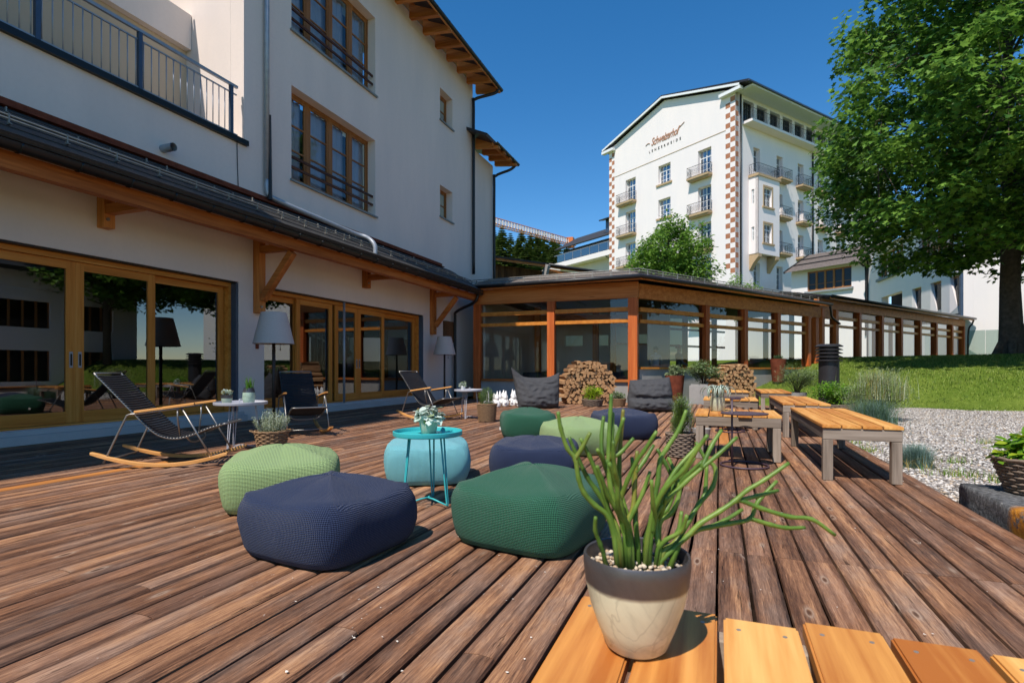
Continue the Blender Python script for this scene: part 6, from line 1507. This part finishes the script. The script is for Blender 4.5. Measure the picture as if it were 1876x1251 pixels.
# corten planters by the glazed wall with shrubs
def corten(label, plabel, x, y, z, s=1.0, seed=1):
    t = thing('rusty_planter', label, 'planter', (x, y, z), .3, 'rusty steel planters'); q = MB(); q.lathe([(0,0),(.20*s,0),(.205*s,.02),(.28*s,.82*s),(.285*s,.86*s),(.268*s,.86*s),(.26*s,.80*s),(0,.80*s)], 8 if False else 28, cap0=False); q.build('shell', M['rust'], t, world=False, auto=40)
    t2 = thing('sage_shrub', plabel, 'plant', (x, y, z+.78*s)); return t2
t = corten('rusty tapered planter behind the slumped bean bag', '', -1.25, 17.0, -.05); t['label'] = 'grey green sage shrub in the rusty planter behind the slumped bean bag'; bush(t, 1500, (.35,.3,.22), .18, [M['olive'], M['olive2']], [.5,.5], .07, OVAL, OT, 0, 10, 3)
t = corten('rusty tapered planter against the glazed wall beside the olive shrub', '', 2.05, 22.6, .52); t['label'] = 'small dark shrub in the rusty planter against the glazed wall'; bush(t, 700, (.25,.22,.15), .1, [M['green_dark'], M['olive']], [.6,.4], .06, OVAL, OT, 0, 8, 4)
# grey concrete trough with a woody shrub
t = thing('concrete_planter', 'tall grey concrete planter with a woody shrub beside the second woodpile', 'planter', (-.55, 16.9, -.1)); q = MB(); q.box(-.27,.27,-.27,.27,0,.62); q.box(-.23,.23,-.23,.23,.62,.66); q.build('box', M['concrete'], t, world=False, bevel=.012)
t = thing('woody_shrub', 'woody grey green shrub growing in the tall concrete planter', 'plant', (-.45, 16.9, .5)); bush(t, 3000, (.62,.55,.36), .42, [M['olive'], M['olive2'], M['rosemary2']], [.45,.25,.3], .06, OVAL, OT, 0, 18, 5)
# plants at the first woodpile
t = thing('wicker_basket', 'low wicker basket of lime green plant before the first woodpile', 'basket', (-3.2, 14.55, 0), .2); basket(t, .24, .29, .18, M['wicker_grey'], 8, 22, 0, False)
t = thing('lime_plant', 'bright lime green leafy plant in the low basket before the woodpile', 'plant', (-3.2, 14.55, .15)); bush(t, 900, (.32,.3,.28), .2, [M['yellowg'], M['bright']], [.7,.3], .11, STRAP, ST, -.2, 14, 6)
t = thing('wicker_basket', 'small wicker basket of grey sage beside the first woodpile', 'basket', (-2.55, 14.75, 0), .2); basket(t, .17, .21, .2, M['wicker'], 8, 20, 0, False)
t = thing('sage_plant', 'grey green sage in the small basket beside the first woodpile', 'plant', (-2.55, 14.75, .17)); bush(t, 900, (.24,.22,.17), .1, [M['olive'], M['olive2']], [.5,.5], .05, OVAL, OT, 0, 10, 7)
# bed behind the benches: olive shrub in a pot, green bush in a wicker bed, lavender bush, blue-green grass
t = thing('olive_pot', 'weathered grey pot under the olive shrub at the bank', 'pot', (2.05, 17.4, -.08)); q = MB(); q.lathe([(0,0),(.2,0),(.27,.42),(.25,.42),(.22,.36),(0,.36)], 28, cap0=False); q.build('pot', M['concrete'], t, world=False, auto=40)
t = thing('olive_shrub', 'bushy olive shrub growing in the weathered grey pot', 'plant', (2.05, 17.4, .26)); bush(t, 4200, (.75,.7,.48), .52, [M['olive'], M['olive2'], M['rosemary2']], [.5,.25,.25], .07, STRAP, ST, -.3, 22, 8)
t = thing('wicker_bed', 'low round wicker raised bed behind the benches', 'planter', (2.75, 15.5, -.08), .0); basket(t, .58, .62, .22, M['wicker_grey'], 9, 44, 0, False)
t = thing('green_bush', 'bright green leafy bush growing in the wicker raised bed', 'plant', (2.7, 15.5, .10)); bush(t, 3600, (.72,.6,.36), .28, [M['bright'], M['bright2'], M['rosemary2']], [.5,.3,.2], .06, OVAL, OT, .1, 22, 9)
t = thing('lavender_bush', 'large grey green lavender bush behind the bench at the lawn', 'plant', (3.15, 13.5, -.08)); bush(t, 9000, (.72,.66,.58), .56, [M['olive'], M['lav2'], M['rosemary'], M['olive2']], [.35,.25,.2,.2], .06, STRAP, ST, -.8, 40, 10)
pl = [(random.gauss(0,.22), random.gauss(0,.2), .45) for _ in range(900)]; blades('flower_stalks', pl, .45, .72, .007, [M['lav'], M['rosemary'], M['straw']], .45, [.4,.4,.2], parent=t)
t = thing('blue_oat_grass', 'tall blue green grass clump behind the long bench', 'grass', (2.45, 10.9, -.09)); pp = [(random.gauss(0,.13), random.gauss(0,.13), 0) for _ in range(2600)]; blades('blades', pp, .3, .66, .006, [M['fescue2'], M['fescue'], M['rosemary2']], .75, [.5,.25,.25], parent=t)
t = thing('blue_fescue', 'small blue fescue tuft in the gravel beside the long bench', 'grass', (2.02, 7.2, -.09)); pp = [(random.gauss(0,.06), random.gauss(0,.06), 0) for _ in range(1500)]; blades('blades', pp, .16, .32, .005, [M['fescue'], M['fescue2']], .85, [.65,.35], parent=t)
pp = [(random.gauss(0,.08), random.gauss(0,.08), 0) for _ in range(260)]; blades('dry_blades', pp, .08, .2, .006, M['straw'], 1.5, None, parent=t)
for k, (x, y, n, s_) in enumerate([(2.55,7.7,60,.06),(2.25,6.75,160,.12),(2.5,6.5,70,.06),(1.78,8.3,120,.08),(1.76,9.1,90,.08),(3.6,9.8,60,.06),(3.4,8.6,50,.05)]):
    t = thing('grass_weed', ['tiny green weed in open gravel behind the blue fescue', 'wide dry green weed patch before the granite block', 'small weed beside the wide dry weed patch', 'weed tuft at the deck edge under the long bench', 'weed tuft at the deck edge by the second bench', 'lone weed in the gravel near the lawn', 'lone weed between lawn weed and blue fescue'][k], 'grass', (x, y, -.085), 0, 'weeds in the gravel'); pp = [(random.gauss(0,s_*1.2), random.gauss(0,s_*.6), 0) for _ in range(n)]; blades('blades', pp, .05, .13, .006, [M['grass_a'], M['straw'], M['bright']], 1.0, [.4,.25,.35], parent=t)
# big basket on the stone block
t = thing('wicker_basket', 'large dark wicker basket standing on the granite block', 'basket', (2.10, 4.86, .135), .2); basket(t, .19, .27, .24, M['wicker_grey'], 11, 26, 0, False)
t = thing('leafy_herb', 'bright green leafy herb in the basket on the granite block', 'plant', (2.10, 4.86, .33)); bush(t, 900, (.27,.25,.16), .10, [M['bright'], M['yellowg'], M['bright2']], [.55,.2,.25], .085, OVAL, OT, .1, 16, 11)
# ---- small pots on tables
M['glaze_small'] = glaze('sea_green_glaze', lin(164,178,158), lin(84,80,82), .075, .004); M['glaze_vase'] = glaze('sea_green_vase_glaze', lin(160,180,160), lin(82,80,84), .145, .004); M['glaze_plain'] = glaze('mottled_green_glaze', lin(176,180,156), lin(150,146,126), .9, .004)
def pot(label, loc, r_, h, mat, prof=None, cat='pot'):
    t = thing('plant_pot', label, cat, loc, random.uniform(0, 6)); prof = prof or [(0,0),(.66,0),(.72,.03),(.92,.55),(1,.85),(1,1),(.94,1),(.9,.88),(0,.88)]
    q = MB(); q.lathe([(a*r_, b*h) for a, b in prof], 40, cap0=False); q.build('pot', mat, t, world=False, auto=40); return t
pot('mottled green glazed pot on the turquoise tray table', (-2.03,3.59,.5185), .075, .125, M['glaze_plain'])
t = thing('variegated_plant', 'plant with broad white edged leaves on the turquoise tray table', 'plant', (-2.03, 3.59, .625))
th = rng.normal(0,1,(170,3)); th[:,2] = np.abs(th[:,2]); th /= np.linalg.norm(th,axis=1,keepdims=True); ps_ = th*np.array([.085,.085,.105])*rng.uniform(.55,1,(170,1)); q = MB()
for p in ps_[::3]: q.tube([(0,0,-.01),(p[0]*.5,p[1]*.5,p[2]*.7),tuple(p)], .002, 4, False)
q.build('stems', M['green_dark'], t, world=False)
BROAD = OVAL*np.array([1.5,1,1],np.float32); mkobj('leaves', leaf_mesh('leaves', ps_, .062, [M['silver'], M['olive2'], M['green_dark']], [.74,.14,.12], BROAD, OT, .25, .4, th, .9), t)
pot('small sea green pot of pale succulent on the near grey tray table', (-5.72,5.08,.5635), .068, .115, M['glaze_small'])
t = thing('pale_succulent', 'pale spiky succulent in the small pot on the near grey table', 'plant', (-5.72,5.08,.662)); th = rng.normal(0,1,(90,3)); th[:,2] = np.abs(th[:,2])+.4; th /= np.linalg.norm(th,axis=1,keepdims=True); mkobj('leaves', leaf_mesh('leaves', th*np.array([.045,.045,.05]), .05, [M['silver'], M['lav'], M['straw']], [.6,.25,.15], OVAL, OT, -1.2, .3, th, 1.0), t)
pot('tall sea green vase with grey neck on the near grey tray table', (-5.53,5.24,.5635), .075, .20, M['glaze_vase'], [(0,0),(.72,0),(.8,.03),(.98,.3),(1,.5),(.94,.75),(.78,.97),(.78,1),(.70,1),(.68,.9),(0,.9)], 'vase')
t = thing('grass_sprig', 'green grass blades in the tall sea green vase', 'plant', (-5.53,5.24,.74)); blades('blades', [(random.gauss(0,.02), random.gauss(0,.02), 0) for _ in range(60)], .08, .20, .007, [M['bright2'], M['bright']], .45, [.6,.4], parent=t)
pot('small white pot of pale flowers on the far grey tray table', (-4.83,9.93,.5635), .05, .10, M['white_ceramic'])
t = thing('pale_flower_plant', 'small pale flowering plant in the white pot on the far grey table', 'plant', (-4.83,9.93,.655)); th = rng.normal(0,1,(110,3)); th[:,2] = np.abs(th[:,2]); th /= np.linalg.norm(th,axis=1,keepdims=True); mkobj('leaves', leaf_mesh('leaves', th*np.array([.06,.06,.09]), .042, [M['silver'], M['olive'], M['yellowg']], [.5,.35,.15], OVAL, OT, .1, .5, th, .9), t)
pot('pale green cylinder pot on the square table', (-.02,6.95,.5035), .085, .165, M['glaze_plain'], [(0,0),(.9,0),(.95,.03),(1,.5),(.97,.9),(.94,1),(.86,1),(.86,.9),(0,.9)])
t = thing('airplant', 'curly airplant with white striped drooping leaves in the pale cylinder pot', 'plant', (-.02,6.95,.64))
for k in range(34):
    a = k*2.4; L = random.uniform(.17,.26); ca, sa = math.cos(a), math.sin(a); e = random.uniform(.3,1.0); pts_ = cr([(0,0,0),(ca*L*.35*e,sa*L*.35*e,.10+.05*(1-e)),(ca*L*.85*e,sa*L*.85*e,.13+.06*(1-e)),(ca*L*1.15*e,sa*L*1.15*e,.07+.06*(1-e)),(ca*L*1.05*e,sa*L*1.05*e,.0+.05*(1-e))],5)
    q = MB(); n = len(pts_)
    for i, p in enumerate(pts_):
        w_ = .018*(1-(i/(n-1))**2)+.002
        for s_ in (-1,-.45,.45,1): q.v.append((p.x-sa*w_*s_, p.y+ca*w_*s_, p.z+.004*abs(s_)))
    for i in range(n-1):
        for j in range(3): q.f.append((4*i+j,4*i+j+1,4*i+5+j,4*i+4+j)); q.m.append(0 if j == 1 else 1)
    q.build('leaf', [M['green_dark'], M['silver']], t, world=False)
q = MB(); q.lathe([(0,0),(.10,0),(.13,.16),(.12,.16),(.11,.13),(0,.13)], 24, cap0=False)
t = thing('plant_pot', 'low dark pot under the second airplant beside the square table', 'pot', (-.24,8.2,0)); q.build('pot', M['concrete'], t, world=False, auto=40)
# ================================================================ WOODPILES
def endgrain():
    g = NG('split_wood', .8, .15); v = g.coord((1,1,1), True); a = g.noise(v, 24, 4, .6); c = g.ramp(a, [(.3, lin(150,108,72)), (.55, lin(190,150,108)), (.75, lin(216,182,140))])
    c = g.mix(g.math('MULTIPLY', g.orand(), .5), c, lin(166,122,84)); g.col(c); g.bump(a, .3, .01); return g.mat
M['endgrain'] = endgrain(); M['split_side'] = wood('split_log_side', lin(110,78,52), lin(150,112,78), lin(184,146,106), 1, .85, 30, .5, .5, False)
def log_mesh(seed):
    r_ = random.Random(seed); n = r_.choice([3,4,4,5]); L = .36; a0 = r_.uniform(0, 6.28); rad = [r_.uniform(.75, 1.1)*.066 for _ in range(n)]
    q = MB(); ang = sorted([a0+2*math.pi*(k+r_.uniform(-.22,.22))/n for k in range(n)]); pr_ = [(rad[k]*math.cos(ang[k]), rad[k]*math.sin(ang[k])) for k in range(n)]
    out_ = []
    for k in range(n):
        a, b = pr_[k], pr_[(k+1) % n]; out_ += [a, ((a[0]+b[0])*.5*r_.uniform(.98,1.12), (a[1]+b[1])*.5*r_.uniform(.98,1.12))]
    m_ = len(out_)
    for y in (-L/2, 0, L/2):
        s_ = r_.uniform(.94, 1.04)
        for (x, z) in out_: q.v.append((x*s_, y, z*s_))
    for j in range(2):
        for k in range(m_): k2 = (k+1) % m_; q.f.append((j*m_+k, j*m_+k2, (j+1)*m_+k2, (j+1)*m_+k)); q.m.append(1)
    q.f += [tuple(range(m_)), tuple(2*m_+k for k in range(m_-1,-1,-1))]; q.m += [0, 0]
    return q.mesh('log', [M['endgrain'], M['split_side']])
LOGS = [log_mesh(k) for k in range(14)]
def woodpile(label, loc, rz, W_, H_, seed, maxn, thick=1):
    t = thing('firewood_stack', label, 'woodpile', loc, rz, 'rounded firewood stacks'); r_ = random.Random(seed); row = 0; z = .062; cnt = 0; side = []
    while z < H_-.03 and cnt < maxn:
        u = z/H_; hw = W_/2*math.sqrt(max(.02, 1-((u-.42)/.62)**2))
        n = max(1, int(2*hw/.118)); x0 = -hw+(.06 if row % 2 else 0)
        for k in range(n):
            for dpt in range(thick):
                x = x0+.06+k*(2*hw-.06)/n+r_.uniform(-.01,.01)
                if cnt >= maxn: break
                edge = k in (0, n-1)
                mkobj('log', r_.choice(LOGS), t, (x, r_.uniform(-.04,.04), z+r_.uniform(-.012,.012)), (r_.uniform(-.05,.05), r_.uniform(0,6.28), r_.uniform(-.06,.06)), (1.05, 1.7, 1.05)); cnt += 1
        z += .094; row += 1
    return t
woodpile('rounded firewood stack between the two bean bags', (-3.66, 15.75, -.02), R(31), 1.66, 1.24, 3, 290, 1)
woodpile('rounded firewood stack against the glazed side wall', (.36, 18.6, .0), R(31), 1.42, 1.14, 5, 260, 1)
# ================================================================ WHITE FIGURINES
def figurine(seed):
    r_ = random.Random(seed); q = MB(); s_ = r_.uniform(.85, 1.1)
    q.lathe([(0,0),(.075*s_,0),(.085*s_,.03),(.08*s_,.10),(.055*s_,.16),(.035*s_,.18),(.048*s_,.20),(.055*s_,.225),(.05*s_,.25),(.03*s_,.30),(.008*s_,.38*s_),(0,.385*s_)], 14, cap0=False)
    q.tube(cr([(.03,-.06,.15),(.075,-.075,.11),(.03,-.095,.09)],3), .018, 6); q.tube(cr([(-.03,-.06,.15),(-.075,-.075,.11),(-.03,-.095,.09)],3), .018, 6); return q.mesh('figurine', M['white_ceramic'], True)
FG = [figurine(k) for k in range(3)]; rd_ = random.Random(4); k = 0; placed = []
while len(placed) < 20:
    x, y = rd_.uniform(-5.85,-4.72), rd_.uniform(13.3,15.2)
    if any(math.hypot(x-a, y-b) < .19 for a, b in placed) or math.hypot(x+4.35, y-13.35) < .68: continue
    placed.append((x, y)); o = mkobj('figurine', FG[len(placed) % 3], None, (x, y, .002), (0,0,rd_.uniform(-.6,.6))); tag(o, 'small white pointed figurine standing in the group beside the tall bean bag', 'figurine', 'white garden figurines')
# ================================================================ VENT PIPE
t = thing('vent_pipe', 'dark grey ventilation pipe with louvred round cap in the bed', 'vent', (2.72, 16.55, -.2))
q = MB(); q.lathe([(0,0),(.245,0),(.245,1.42),(.225,1.44),(.225,1.80),(0,1.80)], 40, cap0=False); q.build('pipe', M['vent'] if 'vent' in M else M['dark_sheet'], t, world=False, auto=40)
for k in range(4):
    z = 1.42+k*.095; q = MB(); q.lathe([(.225,z+.03),(.325,z-.005),(.325,z+.008),(.235,z+.05)], 40, cap0=False); q.build('louvre', M['dark_sheet'], t, world=False, auto=40)
q = MB(); q.lathe([(.33,1.79),(.33,1.81),(.24,1.86),(0,1.87)], 40, cap0=False); q.build('cap', M['dark_sheet'], t, world=False, auto=40)
# ================================================================ PEOPLE INSIDE THE GLASS CORRIDOR
def person(label, loc, rz, cloth, h=1.68, arms=((.25,-.02),( .25,-.02))):
    t = thing('person', label, 'person', loc, rz); k = h/1.7
    J = {'pel':(0,0,.93,.125),'wst':(0,0,1.08,.115),'chs':(0,.0,1.28,.135),'nk0':(0,0,1.43,.07),'nk':(0,-.01,1.49,.05),'hd0':(0,-.02,1.56,.075),'hd':(0,-.02,1.63,.088),'hd1':(0,-.015,1.69,.06),
         'shl':(.17,0,1.40,.06),'ell':(.22,-.04,1.14,.042),'wrl':(.16,-.24,1.06,.03),'hnl':(.13,-.31,1.08,.03),'shr':(-.17,0,1.40,.06),'elr':(-.22,-.02,1.13,.042),'wrr':(-.17,-.20,1.02,.03),'hnr':(-.14,-.27,1.03,.03),
         'hpl':(.095,0,.88,.095),'knl':(.10,-.02,.48,.06),'anl':(.10,.02,.08,.042),'fol':(.11,-.13,.035,.035),'hpr':(-.095,0,.88,.095),'knr':(-.10,.0,.48,.06),'anr':(-.10,.03,.08,.042),'for':(-.11,-.12,.035,.035)}
    E_ = [('pel','wst'),('wst','chs'),('chs','nk0'),('nk0','nk'),('nk','hd0'),('hd0','hd'),('hd','hd1'),('chs','shl'),('shl','ell'),('ell','wrl'),('wrl','hnl'),('chs','shr'),('shr','elr'),('elr','wrr'),('wrr','hnr'),('pel','hpl'),('hpl','knl'),('knl','anl'),('anl','fol'),('pel','hpr'),('hpr','knr'),('knr','anr'),('anr','for')]
    names = list(J); me = bpy.data.meshes.new('body'); me.from_pydata([tuple(c*k for c in J[n_][:3]) for n_ in names], [(names.index(a), names.index(b)) for a, b in E_], [])
    o = mkobj('body', me, t); sk = o.modifiers.new('skin', 'SKIN'); sk.use_smooth_shade = True
    if not me.skin_vertices: 
        bm_x = bmesh.new(); bm_x.from_mesh(me); bm_x.verts.layers.skin.verify(); bm_x.to_mesh(me); bm_x.free()
    sv = me.skin_vertices[0].data
    for i, n_ in enumerate(names): sv[i].radius = (J[n_][3]*k, J[n_][3]*k*(.8 if n_ in ('chs','wst','pel') else 1)); sv[i].use_root = (n_ == 'pel')
    ss = o.modifiers.new('sub', 'SUBSURF'); ss.levels = 1; ss.render_levels = 2
    g = NG('clothing', .85, .15); tc = g.n('ShaderNodeTexCoord'); sp = g.n('ShaderNodeSeparateXYZ'); g.l(tc.outputs['Object'], sp.inputs[0])
    z_ = g.math('DIVIDE', sp.outputs[2], 1.8); skin_ = lin(206,160,132)
    g.col(g.ramp(z_, [(0, lin(40,36,34)), (.05, cloth[1]), (.54, cloth[0]), (.815, skin_)], 'CONSTANT')); me.materials.append(g.mat)
    q = MB(); n0 = 14
    for i in range(9):
        ph = .02+i/8*1.9
        for j in range(n0): a = 2*math.pi*j/n0; rr = .102*k*math.sin(min(ph,1.75)); q.v.append((rr*math.cos(a), rr*math.sin(a)*1.05+.018, 1.645*k+.105*k*math.cos(ph)))
    for i in range(8):
        for j in range(n0):
            j2 = (j+1) % n0; a = 2*math.pi*(j+.5)/n0
            if i > 3 and math.sin(a) < -.25: continue
            q.f.append((i*n0+j, i*n0+j2, (i+1)*n0+j2, (i+1)*n0+j)); q.m.append(0)
    q.build('hair', cloth[2], t, world=False, smooth=True)
    q = MB(); q.tube([(0,-.095*k,1.635*k),(0,-.118*k,1.605*k)], [.008,.014], 6); q.build('nose', g.mat, t, world=False, smooth=True)
    return t
M['hair_dark'] = plain('dark_hair', lin(40,30,26), .6, 0, .3, .2, 30); M['cap_red'] = plain('red_hair', lin(150,54,44), .8, 0, .2, .1, 20)
def ppos(s, d): v = P0+D3*s+N3*d; return v
v = ppos(2.9, 1.6); person('person in pale top with dark hair standing behind the conservatory glass', (v.x, v.y, .125), R(200), (lin(206,200,200), lin(120,116,116), M['hair_dark']), 1.66)
v = ppos(3.3, .9); person('person in grey top and dark trousers with red cap behind the conservatory glass', (v.x, v.y, .125), R(120), (lin(140,138,142), lin(44,44,50), M['cap_red']), 1.70)

# pale petals and chips blown over the boards (uncountable litter)
V = []; Fc = []
for k in range(300):
    y = .6+10*random.random()**1.5; x = random.uniform(-.75*y-.4, min(1.55, .35*y+.5)); z = .0035; s_ = random.uniform(.002, .0055); a = random.uniform(0, 6.28); n0 = len(V)
    for j in range(5): b_ = a+j*1.257; r_ = s_*random.uniform(.5, 1.2); V.append((x+r_*math.cos(b_)*1.5, y+r_*math.sin(b_), z+random.uniform(0, .003)))
    Fc += [(n0, n0+1, n0+2), (n0, n0+2, n0+3), (n0, n0+3, n0+4)]
lt = mkobj('deck_litter', np_mesh('deck_litter', V, Fc, plain('pale_petal', lin(222,212,198), .8, 0, .2, .1, 20))); tag(lt, 'tiny pale petals and chips scattered over the deck boards', 'litter', kind='stuff')
